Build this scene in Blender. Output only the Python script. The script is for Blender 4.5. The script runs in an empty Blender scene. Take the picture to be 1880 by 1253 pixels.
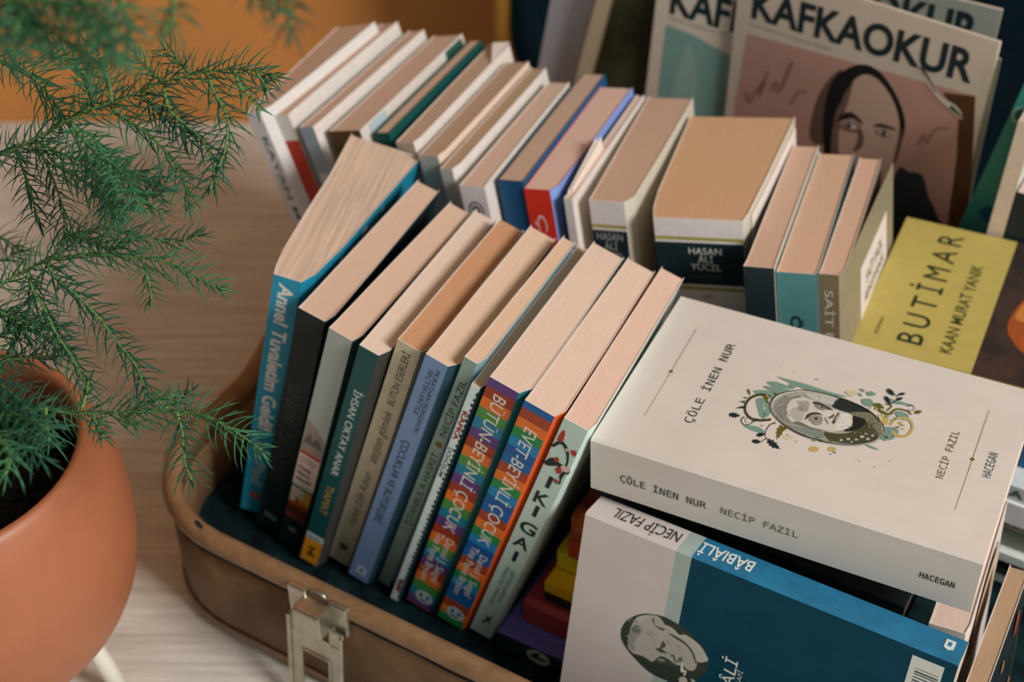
import bpy, bmesh, math, random
from mathutils import Vector, Matrix, Euler
random.seed(7)
SC = bpy.context.scene
COL = SC.collection
R = math.radians
# ------------------------------------------------------------------ camera, light, exposure
cam_d = bpy.data.cameras.new('camera'); cam = bpy.data.objects.new('camera', cam_d); COL.objects.link(cam)
cam_d.sensor_width = 36.0; cam_d.lens = 36.0*2611/1880; cam_d.clip_start = 0.02
cam.location = (0, 0, 0.69); cam.rotation_euler = (R(90-39.6), 0, 0)
cam_d.dof.use_dof = True; cam_d.dof.focus_distance = 0.655; cam_d.dof.aperture_fstop = 6.7; cam_d.dof.aperture_blades = 7
SC.camera = cam
SC.view_settings.view_transform = 'Standard'; SC.view_settings.look = 'None'
SC.view_settings.exposure = 0.0; SC.view_settings.gamma = 1.0; SC.view_settings.use_curve_mapping = False
w = bpy.data.worlds.new('room_daylight'); SC.world = w; w.use_nodes = True
nt = w.node_tree; bg = nt.nodes['Background']; bg.inputs['Strength'].default_value = 1.0
# the room is brighter towards the window side (right front) and dim towards the left and the back
tc = nt.nodes.new('ShaderNodeTexCoord'); dp = nt.nodes.new('ShaderNodeVectorMath'); dp.operation = 'DOT_PRODUCT'; dp.inputs[1].default_value = (0.60, -0.85, 0.05)
nt.links.new(tc.outputs['Generated'], dp.inputs[0])
wr = nt.nodes.new('ShaderNodeMapRange'); wr.inputs['From Min'].default_value = -0.40; wr.inputs['From Max'].default_value = 0.9; wr.inputs['To Min'].default_value = 0.035; wr.inputs['To Max'].default_value = 0.42
nt.links.new(dp.outputs['Value'], wr.inputs['Value'])
wc = nt.nodes.new('ShaderNodeMixRGB'); wc.blend_type = 'MULTIPLY'; wc.inputs['Fac'].default_value = 1.0; wc.inputs['Color1'].default_value = (0.87, 1.0, 0.92, 1)
nt.links.new(wr.outputs['Result'], wc.inputs['Color2']); nt.links.new(wc.outputs['Color'], bg.inputs['Color'])
def area(name, loc, target, size, power, color):
    d = bpy.data.lights.new(name, 'AREA'); d.shape = 'RECTANGLE'; d.size = size[0]; d.size_y = size[1]; d.energy = power; d.color = color
    o = bpy.data.objects.new(name, d); COL.objects.link(o); o.location = loc
    o.rotation_euler = (Vector(target)-Vector(loc)).to_track_quat('-Z', 'Y').to_euler(); return o
area('window_light', (1.69, -0.76, 1.72), (0.0, 0.65, 0.1), (0.75, 0.75), 63, (1.0, 0.96, 0.925))

# ------------------------------------------------------------------ materials
def lin(c): c = c/255.0; return c/12.92 if c <= 0.04045 else ((c+0.055)/1.055)**2.4
_M = {}
def mat(rgb, rough=0.6, var=0.10, scale=90.0, gain=1.0, metal=0.0, bump=0.0, kind='noise', stretch=(1, 1, 1), spec=0.35, c2=None, thr=None):
    key = (tuple(rgb), rough, var, scale, gain, metal, bump, kind, stretch, spec, c2, thr)
    if key in _M: return _M[key]
    m = bpy.data.materials.new('paint_%d_%d_%d_%s' % (*[int(x) for x in rgb], kind)); m.use_nodes = True
    nt = m.node_tree; b = nt.nodes['Principled BSDF']
    c = [min(0.9, lin(x)*gain) for x in rgb]
    b.inputs['Roughness'].default_value = rough; b.inputs['Metallic'].default_value = metal
    b.inputs['Specular IOR Level'].default_value = spec
    tc = nt.nodes.new('ShaderNodeTexCoord'); mp = nt.nodes.new('ShaderNodeMapping'); mp.inputs['Scale'].default_value = stretch
    nt.links.new(tc.outputs['Object'], mp.inputs['Vector'])
    nz = nt.nodes.new('ShaderNodeTexNoise'); nz.inputs['Scale'].default_value = scale; nz.inputs['Detail'].default_value = 4.0
    nz.inputs['Roughness'].default_value = 0.65
    nt.links.new(mp.outputs['Vector'], nz.inputs['Vector'])
    rp = nt.nodes.new('ShaderNodeValToRGB')
    if c2 is not None:
        d = [min(0.9, lin(x)*gain) for x in c2]; lo, hi = thr or (0.4, 0.6)
        rp.color_ramp.elements[0].position = lo; rp.color_ramp.elements[1].position = hi
        rp.color_ramp.elements[0].color = (*d, 1); rp.color_ramp.elements[1].color = (*c, 1)
    else:
        rp.color_ramp.elements[0].position = 0.3; rp.color_ramp.elements[1].position = 0.7
        rp.color_ramp.elements[0].color = (*[x*(1-var) for x in c], 1); rp.color_ramp.elements[1].color = (*[min(0.92, x*(1+var*0.6)) for x in c], 1)
    nt.links.new(nz.outputs['Fac'], rp.inputs['Fac']); nt.links.new(rp.outputs['Color'], b.inputs['Base Color'])
    if bump > 0:
        bp = nt.nodes.new('ShaderNodeBump'); bp.inputs['Strength'].default_value = bump; bp.inputs['Distance'].default_value = 0.001
        nt.links.new(nz.outputs['Fac'], bp.inputs['Height']); nt.links.new(bp.outputs['Normal'], b.inputs['Normal'])
    _M[key] = m; return m
GC = 1.55   # printed covers
def cov(rgb, rough=0.42, gain=None): return mat(rgb, rough, 0.07, 160, gain or GC)
def pages(rgb, gain=1.24): return mat(rgb, 0.85, 0.09, 55, gain, bump=0.25, stretch=(40, 1.2, 1.2), spec=0.1)
INK = lambda rgb, gain=1.25: mat(rgb, 0.5, 0.03, 200, gain)
CARD = mat((205, 192, 182), 0.7, 0.05, 120, 1.35, spec=0.15)

# ------------------------------------------------------------------ mesh helpers
def link(name, me, m=None, parent=None, mw=None):
    o = bpy.data.objects.new(name, me); COL.objects.link(o)
    if m is not None and not me.materials:
        for x in (m if isinstance(m, (list, tuple)) else [m]): me.materials.append(x)
    if parent is not None: o.parent = parent
    if mw is not None: o.matrix_world = mw
    return o
def tag(o, label, cat, group=None, kind=None):
    if label: o['label'] = label
    if cat: o['category'] = cat
    if group: o['group'] = group
    if kind: o['kind'] = kind
    return o
def empty(name, mw, label, cat, group=None):
    o = bpy.data.objects.new(name, None); COL.objects.link(o); o.empty_display_size = 0.02
    o.matrix_world = mw; return tag(o, label, cat, group)
def bm2me(bm, name='part', smooth=False):
    bmesh.ops.recalc_face_normals(bm, faces=bm.faces[:])
    me = bpy.data.meshes.new(name); bm.to_mesh(me); bm.free()
    if smooth:
        for p in me.polygons: p.use_smooth = True
    return me
def prism(bm, loop, d, mi=0):
    """closed loop of points extruded by vector d"""
    a = [bm.verts.new(p) for p in loop]; b = [bm.verts.new(Vector(p)+Vector(d)) for p in loop]; n = len(loop)
    fs = [bm.faces.new(a[::-1]), bm.faces.new(b)]
    for i in range(n): fs.append(bm.faces.new((a[i], a[(i+1) % n], b[(i+1) % n], b[i])))
    for f in fs: f.material_index = mi
    return fs
def box(bm, lo, hi, mi=0, bev=0.0):
    x0, y0, z0 = lo; x1, y1, z1 = hi
    fs = prism(bm, [(x0, y0, z0), (x1, y0, z0), (x1, y1, z0), (x0, y1, z0)], (0, 0, z1-z0), mi)
    if bev > 0:
        es = list({e for f in fs for e in f.edges}); r = bmesh.ops.bevel(bm, geom=es, offset=bev, segments=2, affect='EDGES', profile=0.5)
        for f in r['faces']: f.material_index = mi
def tube(bm, pts, rad, n=8, mi=0, cap=True):
    pts = [Vector(p) for p in pts]; rings = []; up = Vector((0.13, 0.29, 0.95)).normalized()
    for i, p in enumerate(pts):
        t = (pts[min(i+1, len(pts)-1)]-pts[max(i-1, 0)]).normalized()
        a = t.cross(up)
        if a.length < 1e-4: a = t.cross(Vector((1, 0, 0)))
        a.normalize(); b = t.cross(a); r = rad[i] if isinstance(rad, (list, tuple)) else rad
        rings.append([bm.verts.new(p+a*r*math.cos(2*math.pi*k/n)+b*r*math.sin(2*math.pi*k/n)) for k in range(n)])
    for i in range(len(rings)-1):
        for k in range(n): bm.faces.new((rings[i][k], rings[i][(k+1) % n], rings[i+1][(k+1) % n], rings[i+1][k])).material_index = mi
    if cap:
        bm.faces.new(rings[0][::-1]).material_index = mi; bm.faces.new(rings[-1]).material_index = mi
def crom(pts, k=6, closed=False):
    p = [Vector(q) for q in pts]; n = len(p); o = []
    for i in range(n if closed else n-1):
        if closed: a, b, c, d = p[i-1], p[i], p[(i+1) % n], p[(i+2) % n]
        else: a, b, c, d = p[max(i-1, 0)], p[i], p[i+1], p[min(i+2, n-1)]
        for j in range(k):
            t = j/k; o.append(.5*((2*b)+(c-a)*t+(2*a-5*b+4*c-d)*t*t+(3*b-3*c+d-a)*t**3))
    if not closed: o.append(p[-1])
    return o

# suitcase frame: S(t, d, z) -> world, t along the suitcase front to the right, d into depth
YS = R(30.5); YB = R(24.6)
def S(t, d, z): return Vector((t*math.cos(YS)+d*math.sin(YS), -t*math.sin(YS)+d*math.cos(YS), z))
MS = Matrix.Rotation(-YS, 4, 'Z')
def BK(t, d): return Vector((t*math.cos(YB)+d*math.sin(YB), -t*math.sin(YB)+d*math.cos(YB), 0))

# ------------------------------------------------------------------ lettering and flat prints
_tx = {}
try:      # the typewriter face that ships inside Blender; the built-in face stands in if it is absent
    import os
    MONO = bpy.data.fonts.load(os.path.join(bpy.utils.resource_path('LOCAL'), 'datafiles', 'fonts', 'DejaVuSansMono.woff2'))
except Exception:
    MONO = None
def text_mesh(s, bold, shear, sp, mono=False):
    k = (s, bold, shear, sp, mono)
    if k not in _tx:
        c = bpy.data.curves.new('lettering', 'FONT'); c.body = s; c.size = 1.0; c.offset = bold; c.shear = shear; c.space_character = sp
        c.resolution_u = 4
        if mono and MONO is not None: c.font = MONO
        o = bpy.data.objects.new('lettering', c); COL.objects.link(o)
        dg = bpy.context.evaluated_depsgraph_get(); dg.update()
        me = bpy.data.meshes.new_from_object(o.evaluated_get(dg)); bpy.data.objects.remove(o)
        vs = [v.co.copy() for v in me.vertices]; fs = [tuple(p.vertices) for p in me.polygons]
        bpy.data.meshes.remove(me); bpy.data.curves.remove(c)
        _tx[k] = (vs, fs)
    return _tx[k]
_CAP = None
def text(parent, name, s, o, u, v, wid, hgt, m, bold=0.0, shear=0.0, sp=1.0, lift=0.00012, label=None, mono=False):
    """lettering as a thin raised print: starts at o (baseline left), runs along u for wid, capitals hgt tall along v"""
    global _CAP
    if _CAP is None: _CAP = max(p.y for p in text_mesh('H', 0, 0, 1)[0])
    vs, fs = text_mesh(s, bold, shear, sp, mono)
    o = Vector(o); u = Vector(u).normalized(); v = Vector(v).normalized(); n = u.cross(v)
    x0 = min(p.x for p in vs); x1 = max(p.x for p in vs); kx = wid/(x1-x0); ky = hgt/_CAP
    me = bpy.data.meshes.new(name)
    me.from_pydata([o+u*((p.x-x0)*kx)+v*(p.y*ky)+n*lift for p in vs], [], fs)
    ob = link(name, me, m, parent)
    if label: ob['label'] = label
    return ob
def poly_art(parent, name, layers, o, u, v, lift=0.0001, step=0.000025, label=None):
    """printed picture: stacked flat shapes, coordinates in the (u,v) plane through o"""
    bm = bmesh.new(); o = Vector(o); u = Vector(u).normalized(); v = Vector(v).normalized(); n = u.cross(v); ms = []
    for i, (c, pts) in enumerate(layers):
        m = INK(c, 1.22)
        if m not in ms: ms.append(m)
        f = bm.faces.new([bm.verts.new(o+u*x+v*y+n*(lift+step*i)) for x, y in pts]); f.material_index = ms.index(m); f.normal_update()
        if f.normal.dot(n) < 0: f.normal_flip()
    bmesh.ops.triangulate(bm, faces=bm.faces[:])
    me = bpy.data.meshes.new(name); bm.to_mesh(me); bm.free()
    ob = link(name, me, ms, parent)
    if label: ob['label'] = label
    return ob
def pts2(flat): return [(flat[i]/1e5, flat[i+1]/1e5) for i in range(0, len(flat), 2)]
def patch(parent, name, o, u, v, wu, wv, m, lift=0.00006, label=None):
    o = Vector(o); u = Vector(u).normalized(); v = Vector(v).normalized(); n = u.cross(v)
    bm = bmesh.new(); prism(bm, [o, o+u*wu, o+u*wu+v*wv, o+v*wv], n*lift)
    ob = link(name, bm2me(bm), m, parent)
    if label: ob['label'] = label
    return ob
def disc_pts(cx, cy, a, b=None, n=20, r0=0): b = b or a; return [(cx+a*math.cos(r0+2*math.pi*i/n), cy+b*math.sin(r0+2*math.pi*i/n)) for i in range(n)]

# ------------------------------------------------------------------ the paperback builder
AX = {'up': Matrix(((1, 0, 0), (0, 1, 0), (0, 0, 1))),        # standing: thickness x, depth y, height z
      'flat': Matrix(((0, 0, 1), (0, 1, 0), (1, 0, 0)))}       # lying: height x, depth y, thickness z
def interp(ch, y):
    for (xa, ya), (xb, yb) in zip(ch, ch[1:]):
        if ya <= y <= yb: return xa+(xb-xa)*(y-ya)/max(1e-9, yb-ya)
    return ch[-1][0]
def book(mw, label, H, W, Lc, Rc, left, spine, right, page, bands=None, group=None, ax='up', pglow=0.0005, cat='book', name='paperback_book', cth=0.0004, pg_gain=1.42, pw=0.001, card=None, rimm=None):
    """Lc, Rc: (thickness, depth) chains from the spine (y=0) to the fore-edge of the left and right cover"""
    if ax == 'up':      # rest the lower bottom corner on what carries the book
        low = min((mw.to_3x3() @ Vector((x, 0, 0))).z for x in (0.0, max(q[0] for q in Rc))); mw = Matrix.Translation((0, 0, -low)) @ mw
    root = empty(name, mw, label, cat, group); A = AX[ax]
    mats = []
    def mi(m):
        if m not in mats: mats.append(m)
        return mats.index(m)
    outer = [Vector((x, y, 0)) for x, y in Lc[::-1]]+[Vector((x, y, 0)) for x, y in Rc]
    nL = len(Lc)
    # inner line: offset towards the pages
    inner = []
    for i, p in enumerate(outer):
        if i < nL-1: inner.append(p+Vector((cth, 0, 0)))
        elif i == nL-1: inner.append(p+Vector((cth, cth, 0)))
        elif i == nL: inner.append(p+Vector((-cth, cth, 0)))
        else: inner.append(p+Vector((-cth, 0, 0)))
    zs = [0.0]
    bl = [(0.0, H, spine)] if not bands else bands
    zs = sorted({0.0, H, *[b[0] for b in bl], *[b[1] for b in bl]})
    def smat(z):
        for a, b, m in bl:
            if a-1e-9 <= z <= b+1e-9: return m
        return spine
    bm = bmesh.new(); vo = []; vi = []
    for z in zs:
        vo.append([bm.verts.new(A @ (p+Vector((0, 0, z)))) for p in outer]); vi.append([bm.verts.new(A @ (p+Vector((0, 0, z)))) for p in inner])
    n = len(outer); ci = mi(card or CARD)
    for k in range(len(zs)-1):
        sm = smat((zs[k]+zs[k+1])/2)
        for i in range(n-1):
            m = left if i < nL-1 else (sm if i == nL-1 else right)
            bm.faces.new((vo[k][i], vo[k][i+1], vo[k+1][i+1], vo[k+1][i])).material_index = mi(m)
            bm.faces.new((vi[k][i+1], vi[k][i], vi[k+1][i], vi[k+1][i+1])).material_index = ci
        for i in (0, n-1): bm.faces.new((vo[k][i], vi[k][i], vi[k+1][i], vo[k+1][i])).material_index = ci
    for k in (0, len(zs)-1):
        for i in range(n-1): bm.faces.new((vo[k][i], vo[k][i+1], vi[k][i+1], vi[k][i])).material_index = (mi(rimm) if rimm else ci)
    link('cover', bm2me(bm), mats, root)
    # page block
    ys = sorted({y for y in (cth*1.5, 0.004, 0.008, 0.014, 0.03, 0.06, 0.09) if y < W-pw-0.001}|{W-pw})
    loop = [(interp(Lc, y)+cth*1.2, y) for y in ys]+[(interp(Rc, y)-cth*1.2, y) for y in ys[::-1]]
    bm = bmesh.new(); prism(bm, [A @ Vector((x, y, pglow)) for x, y in loop], A @ Vector((0, 0, H-2*pglow)))
    link('page_block', bm2me(bm), page, root)
    return root
def mbook(t, d, lean, dyaw, z=0.0305):
    """pose of a standing book: spine foot at (t,d) in book-row axes, leaning to the right by lean degrees"""
    p = BK(t, d); p.z = z
    return Matrix.Translation(p) @ Matrix.Rotation(-(YB+R(dyaw)), 4, 'Z') @ Matrix.Rotation(R(lean), 4, 'Y')
def chains(T, T2, W, h=0.007, lb=0.0, rb=0.0008):
    return [(0, 0), (0.0002+lb, h), (lb*0.7, W*0.45), (0, W)], [(T, 0), (T+(T2-T)*0.45+rb, h), (T+(T2-T)*0.75+rb*0.7, W*0.45), (T2, W)]
def sp_text(bk, s, z0, z1, x0, x1, m, mode='down', **k):
    """lettering on the spine of a standing book between heights z0<z1 and across x0<x1"""
    y = -0.0; nm = k.pop('name', 'spine_lettering')
    if mode == 'down': return text(bk, nm, s, (x0, y, z1), (0, 0, -1), (1, 0, 0), z1-z0, x1-x0, m, **k)
    if mode == 'up': return text(bk, nm, s, (x1, y, z0), (0, 0, 1), (-1, 0, 0), z1-z0, x1-x0, m, **k)
    return text(bk, nm, s, (x0, y, z0), (1, 0, 0), (0, 0, 1), x1-x0, z1-z0, m, **k)
def sp_art(bk, name, layers, label=None, **k): return poly_art(bk, name, layers, (0, 0, 0), (1, 0, 0), (0, 0, 1), label=label, **k)
# picture outlines printed on covers, and frond centre lines
ART={
'portrait_white':[
((112,142,130),[6880,7970,6840,8000,7000,8010,7260,8020,7610,8030,8060,8040,8480,8040,8820,8010,9140,7980,9460,7960,9890,7970,10330,7980,10530,7970,10360,7900,9960,7790,9540,7710,9170,7660,8780,7640,8360,7650,7820,7740,7250,7870]),
((112,142,130),[6510,7350,6530,7430,6650,7510,6800,7570,6980,7590,7200,7580,7410,7560,7630,7540,7830,7500,7930,7460,7860,7420,7680,7360,7490,7320,7350,7270,7200,7230,7040,7210,6840,7230,6630,7290]),
((112,142,130),[6430,7030,6610,7120,6930,7200,7270,7260,7650,7280,8040,7280,8250,7230,8170,7120,7910,6980,7640,6870,7400,6820,7150,6810,6930,6830,6700,6880,6490,6950]),
((112,142,130),[6120,6510,6230,6600,6420,6700,6640,6780,6940,6810,7260,6810,7430,6770,7330,6670,7070,6520,6830,6410,6630,6360,6440,6350,6290,6360,6180,6390,6110,6450]),
((112,142,130),[6430,5960,6500,6090,6630,6180,6780,6200,6950,6120,7140,5960,7280,5780,7360,5560,7400,5310,7390,5100,7320,4940,7200,4810,7080,4780,6960,4900,6830,5120,6710,5340,6590,5550,6480,5780]),
((112,142,130),[6480,3930,6640,4010,6890,4090,7130,4130,7340,4080,7530,3990,7620,3910,7530,3840,7340,3770,7140,3740,6990,3740,6830,3770,6700,3810,6580,3840,6480,3880]),
((112,142,130),[11210,8090,11310,8180,11480,8260,11630,8270,11750,8160,11850,7970,11870,7830,11770,7750,11590,7710,11430,7720,11320,7820,11230,7960]),
((112,142,130),[12500,6400,12640,6560,12880,6690,13090,6760,13250,6770,13390,6720,13470,6620,13480,6400,13420,6120,13320,5900,13150,5770,12930,5700,12750,5720,12610,5900,12510,6170]),
((112,142,130),[12200,5040,12250,5080,12380,5100,12520,5100,12690,5070,12870,5020,12960,4970,12890,4940,12730,4910,12580,4910,12420,4940,12270,5000]),
((112,142,130),[12160,8690,12290,8710,12530,8710,12800,8700,13110,8710,13430,8710,13610,8700,13540,8640,13310,8570,13080,8510,12890,8460,12690,8430,12520,8440,12350,8510,12200,8610]),
((112,142,130),[10890,8780,10940,8820,11030,8840,11110,8830,11160,8770,11180,8670,11160,8620,11080,8650,10960,8720]),
((112,142,130),[10920,8470,10980,8480,11070,8460,11140,8430,11150,8360,11140,8280,11110,8240,11040,8300,10960,8400]),
((112,142,130),[11290,8630,11310,8710,11380,8800,11470,8850,11580,8840,11700,8790,11770,8720,11720,8630,11610,8530,11510,8480,11420,8500,11330,8560]),
((112,142,130),[12990,7970,13150,8010,13390,8010,13570,7950,13650,7830,13670,7660,13630,7530,13510,7470,13330,7460,13180,7510,13070,7640,12990,7830]),
((112,142,130),[7620,7850,7750,7800,7920,7680,8010,7590,7940,7550,7790,7520,7670,7530,7610,7630,7600,7770]),
((190,184,150),[10310,8330,10420,8440,10610,8540,10770,8590,10850,8540,10900,8430,10910,8320,10850,8210,10740,8100,10630,8060,10500,8110,10360,8220]),
((190,184,150),[8490,3950,8570,4030,8710,4130,8820,4180,8900,4140,8950,4060,8950,3980,8870,3920,8750,3860,8640,3840,8560,3850,8500,3890]),
((190,184,150),[9040,3970,9080,3990,9170,3990,9240,3980,9260,3920,9260,3840,9240,3800,9170,3840,9080,3910]),
((190,184,150),[12240,7360,12310,7380,12470,7330,12610,7250,12740,7120,12850,6960,12890,6840,12820,6800,12680,6810,12540,6870,12410,7020,12290,7220]),
((176,158,96),[10300,3850,10310,3800,10310,3740,10280,3690,10250,3640,10200,3600,10150,3570,10090,3550,10040,3540,9980,3550,9940,3580,9900,3610,9880,3660,9870,3710,9880,3770,9900,3820,9940,3870,9980,3910,10030,3940,10090,3960,10150,3960,10200,3950,10250,3930,10280,3890]),
((176,158,96),[11060,4190,11060,4140,11060,4090,11040,4040,11010,4000,10970,3970,10930,3940,10880,3920,10830,3920,10780,3930,10740,3950,10710,3980,10690,4020,10690,4070,10690,4120,10710,4160,10740,4210,10780,4240,10820,4270,10870,4290,10920,4290,10970,4280,11010,4260,11040,4230]),
((176,158,96),[12810,7160,12830,7080,12830,6990,12820,6920,12810,6850,12780,6800,12740,6780,12700,6770,12650,6780,12610,6820,12560,6880,12530,6940,12500,7020,12480,7110,12480,7190,12480,7270,12500,7340,12530,7380,12570,7410,12610,7420,12660,7410,12700,7370,12740,7310,12780,7240]),
((176,158,96),[13560,7280,13560,7240,13560,7210,13540,7180,13520,7150,13490,7120,13460,7100,13420,7090,13380,7090,13350,7100,13330,7110,13300,7130,13290,7160,13290,7190,13300,7220,13310,7250,13330,7280,13360,7310,13400,7330,13430,7340,13470,7340,13500,7340,13530,7320,13550,7300]),
((176,158,96),[13030,6840,13050,6920,13070,7040,13100,7160,13130,7270,13180,7340,13260,7410,13360,7470,13470,7510,13580,7530,13660,7530,13730,7490,13790,7430,13850,7350,13900,7260,13930,7180,13950,7080,13950,6960,13940,6830,13920,6710,13890,6620,13840,6550,13780,6480,13700,6430,13620,6390,13550,6370,13480,6380,13400,6420,13320,6470,13240,6530,13180,6560,13150,6400,13200,6360,13280,6310,13370,6250,13470,6200,13570,6190,13660,6210,13760,6260,13850,6320,13930,6410,13990,6510,14030,6630,14060,6780,14070,6930,14070,7090,14040,7230,14000,7350,13940,7470,13860,7580,13770,7660,13670,7710,13560,7710,13430,7690,13310,7640,13200,7570,13100,7490,13030,7380,12980,7250,12950,7110,12930,6990,12910,6920]),
((92,88,26),[11790,7900,11860,7850,11940,7780,12050,7690,12160,7610,12260,7560,12350,7510,12450,7480,12540,7460,12640,7460,12730,7490,12800,7580,12850,7710,12890,7840,12930,7960,12990,8030,13070,8080,13160,8110,13270,8120,13370,8130,13460,8130,13530,8110,13590,8080,13640,8040,13690,8000,13730,7980,13740,8040,13710,8060,13660,8110,13610,8160,13540,8200,13460,8220,13370,8230,13260,8230,13150,8220,13040,8200,12940,8140,12860,8050,12810,7920,12760,7790,12720,7690,12670,7630,12610,7620,12540,7620,12460,7650,12370,7690,12290,7730,12200,7790,12100,7870,12000,7950,11910,8030,11850,8090]),
((92,88,26),[12460,7480,12510,7580,12580,7740,12650,7910,12710,8070,12730,8200,12670,8290,12580,8300,12490,8280,12400,8260,12340,8250,12350,8200,12410,8200,12500,8210,12590,8220,12660,8200,12670,8200,12650,8120,12590,7980,12510,7820,12430,7680,12380,7580]),
((92,88,26),[8190,4790,8170,4640,8070,4680,8120,4460,8020,4410,8110,4250,8070,4080,8170,4040,8170,3830,8230,3830,8280,3590,8290,3820,8350,3820,8330,4030,8420,4050,8350,4230,8410,4380,8310,4450,8320,4650,8230,4630]),
((92,88,26),[5780,6530,5810,6460,5770,6430,5840,6360,5820,6300,5890,6270,5910,6180,5950,6200,6000,6120,6020,6140,6090,6060,6040,6170,6060,6190,6000,6270,6030,6320,5960,6360,5950,6450,5900,6430,5860,6530,5830,6480]),
((92,88,26),[6690,6380,6740,6290,6690,6250,6780,6180,6770,6090,6850,6080,6900,5960,6940,6010,7010,5910,7030,5950,7130,5870,7050,5990,7070,6030,6990,6110,7010,6180,6930,6220,6900,6330,6840,6290,6780,6410,6760,6330]),
((92,88,26),[7050,6780,7090,6740,7070,6690,7130,6670,7140,6610,7190,6630,7240,6560,7260,6610,7320,6570,7320,6600,7390,6580,7330,6630,7330,6670,7270,6700,7270,6760,7210,6750,7180,6820,7150,6770,7090,6830,7090,6770]),
((92,88,26),[13810,8180,13860,8190,13880,8110,13940,8190,13980,8140,14010,8230,14080,8230,14070,8300,14130,8350,14120,8390,14180,8470,14100,8430,14080,8480,14020,8420,13980,8480,13950,8390,13880,8410,13890,8320,13810,8300,13850,8230]),
((92,88,26),[11900,8070,11970,8020,11950,7930,12050,7930,12070,7820,12140,7870,12220,7770,12250,7860,12340,7820,12350,7880,12460,7860,12350,7940,12360,7990,12260,8020,12250,8120,12160,8090,12100,8190,12060,8100,11970,8170,11970,8070]),
((92,88,26),[8240,4370,8300,4400,8330,4340,8370,4420,8420,4380,8430,4480,8500,4500,8470,4570,8530,4630,8510,4660,8560,4760,8490,4700,8460,4740,8410,4660,8360,4710,8340,4620,8270,4620,8290,4540,8230,4490,8270,4440]),
((60,62,24),[7090,6490,7010,6490,6900,6500,6760,6510,6630,6500,6500,6460,6400,6400,6300,6310,6220,6210,6140,6090,6080,5980,6040,5850,6020,5700,6010,5560,6010,5420,6020,5290,6050,5170,6080,5060,6130,4960,6180,4860,6240,4770,6310,4690,6390,4610,6470,4550,6560,4490,6650,4460,6750,4440,6850,4440,6950,4460,7040,4480,7140,4510,7250,4560,7360,4620,7460,4690,7550,4750,7610,4790,7540,4950,7480,4910,7390,4850,7290,4790,7180,4730,7090,4680,7000,4660,6910,4630,6820,4620,6730,4620,6650,4630,6580,4660,6510,4700,6440,4760,6380,4820,6320,4890,6270,4960,6230,5040,6200,5120,6170,5200,6150,5290,6140,5400,6140,5520,6150,5640,6170,5760,6200,5860,6250,5960,6320,6060,6390,6150,6480,6230,6560,6280,6670,6310,6790,6320,6920,6310,7030,6310,7110,6300]),
((16,38,44),[5950,5780,5750,5820,5990,5920]),
((16,38,44),[6000,5460,5700,5440,5950,5630]),
((16,38,44),[6130,5080,5680,4900,5920,5170,6130,5250]),
((16,38,44),[6890,4650,6830,4310,7080,4600]),
((16,38,44),[6300,4550,6290,4510,6260,4440,6230,4370,6220,4280,6230,4200,6270,4130,6320,4060,6390,4000,6460,3960,6530,3950,6590,3970,6660,4010,6730,4070,6780,4140,6810,4210,6820,4280,6810,4360,6780,4440,6740,4510,6700,4560,6660,4580,6600,4580,6550,4570,6500,4550,6460,4520,6440,4470,6420,4410,6420,4340,6420,4270,6440,4220,6470,4190,6510,4170,6560,4170,6600,4160,6620,4160,6620,4180,6590,4190,6550,4190,6510,4200,6470,4210,6450,4230,6450,4270,6440,4330,6450,4400,6460,4450,6480,4490,6510,4520,6560,4530,6610,4540,6660,4540,6690,4520,6720,4480,6750,4420,6770,4360,6780,4290,6780,4240,6750,4180,6700,4120,6640,4060,6570,4020,6520,4000,6470,4020,6400,4060,6340,4110,6300,4170,6270,4220,6270,4270,6280,4330,6310,4400,6330,4470,6350,4510]),
((16,38,44),[7820,4780,7790,4740,7740,4680,7690,4610,7640,4530,7600,4430,7590,4310,7580,4170,7590,4030,7600,3900,7620,3780,7660,3680,7710,3590,7770,3520,7820,3460,7850,3420,7860,3430,7830,3480,7780,3540,7730,3610,7680,3700,7650,3790,7630,3900,7620,4030,7620,4160,7630,4290,7650,4400,7680,4480,7720,4560,7780,4620,7830,4670,7860,4710]),
((16,38,44),[7680,3250,7700,3290,7720,3340,7750,3410,7790,3460,7820,3490,7860,3500,7920,3490,7980,3470,8030,3450,8070,3440,8070,3460,8030,3470,7980,3500,7920,3520,7860,3540,7810,3530,7760,3500,7720,3440,7690,3380,7660,3320,7640,3290]),
((16,38,44),[12540,8190,12580,8260,12640,8360,12710,8470,12780,8590,12810,8690,12830,8780,12820,8860,12810,8930,12780,9000,12740,9060,12690,9100,12620,9140,12540,9160,12480,9180,12430,9200,12430,9180,12480,9160,12540,9140,12620,9110,12680,9070,12730,9030,12760,8980,12780,8920,12790,8860,12790,8790,12780,8710,12740,8620,12680,8510,12610,8400,12550,8300,12510,8240]),
((16,38,44),[12760,8970,12790,9020,12830,9080,12880,9150,12920,9220,12940,9260,12930,9280,12900,9240,12860,9190,12810,9120,12760,9070,12730,9030]),
((16,38,44),[13380,8470,13420,8500,13470,8540,13530,8590,13580,8620,13620,8630,13660,8620,13690,8580,13720,8530,13740,8490,13750,8450,13740,8410,13720,8360,13680,8320,13650,8280,13610,8260,13580,8260,13530,8280,13490,8300,13450,8330,13420,8340,13420,8330,13440,8310,13480,8280,13530,8250,13570,8230,13620,8230,13660,8250,13700,8290,13740,8340,13760,8390,13780,8440,13770,8500,13740,8560,13710,8610,13670,8660,13620,8680,13570,8670,13510,8640,13450,8590,13400,8550,13360,8530]),
((16,38,44),[5530,4330,5620,4320,5640,4210,5740,4290,5800,4190,5860,4300,5970,4250,5960,4360,6070,4390,6050,4450,6170,4520,6030,4520,6010,4580,5900,4540,5860,4640,5780,4550,5680,4610,5680,4490,5560,4490,5600,4390]),
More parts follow.
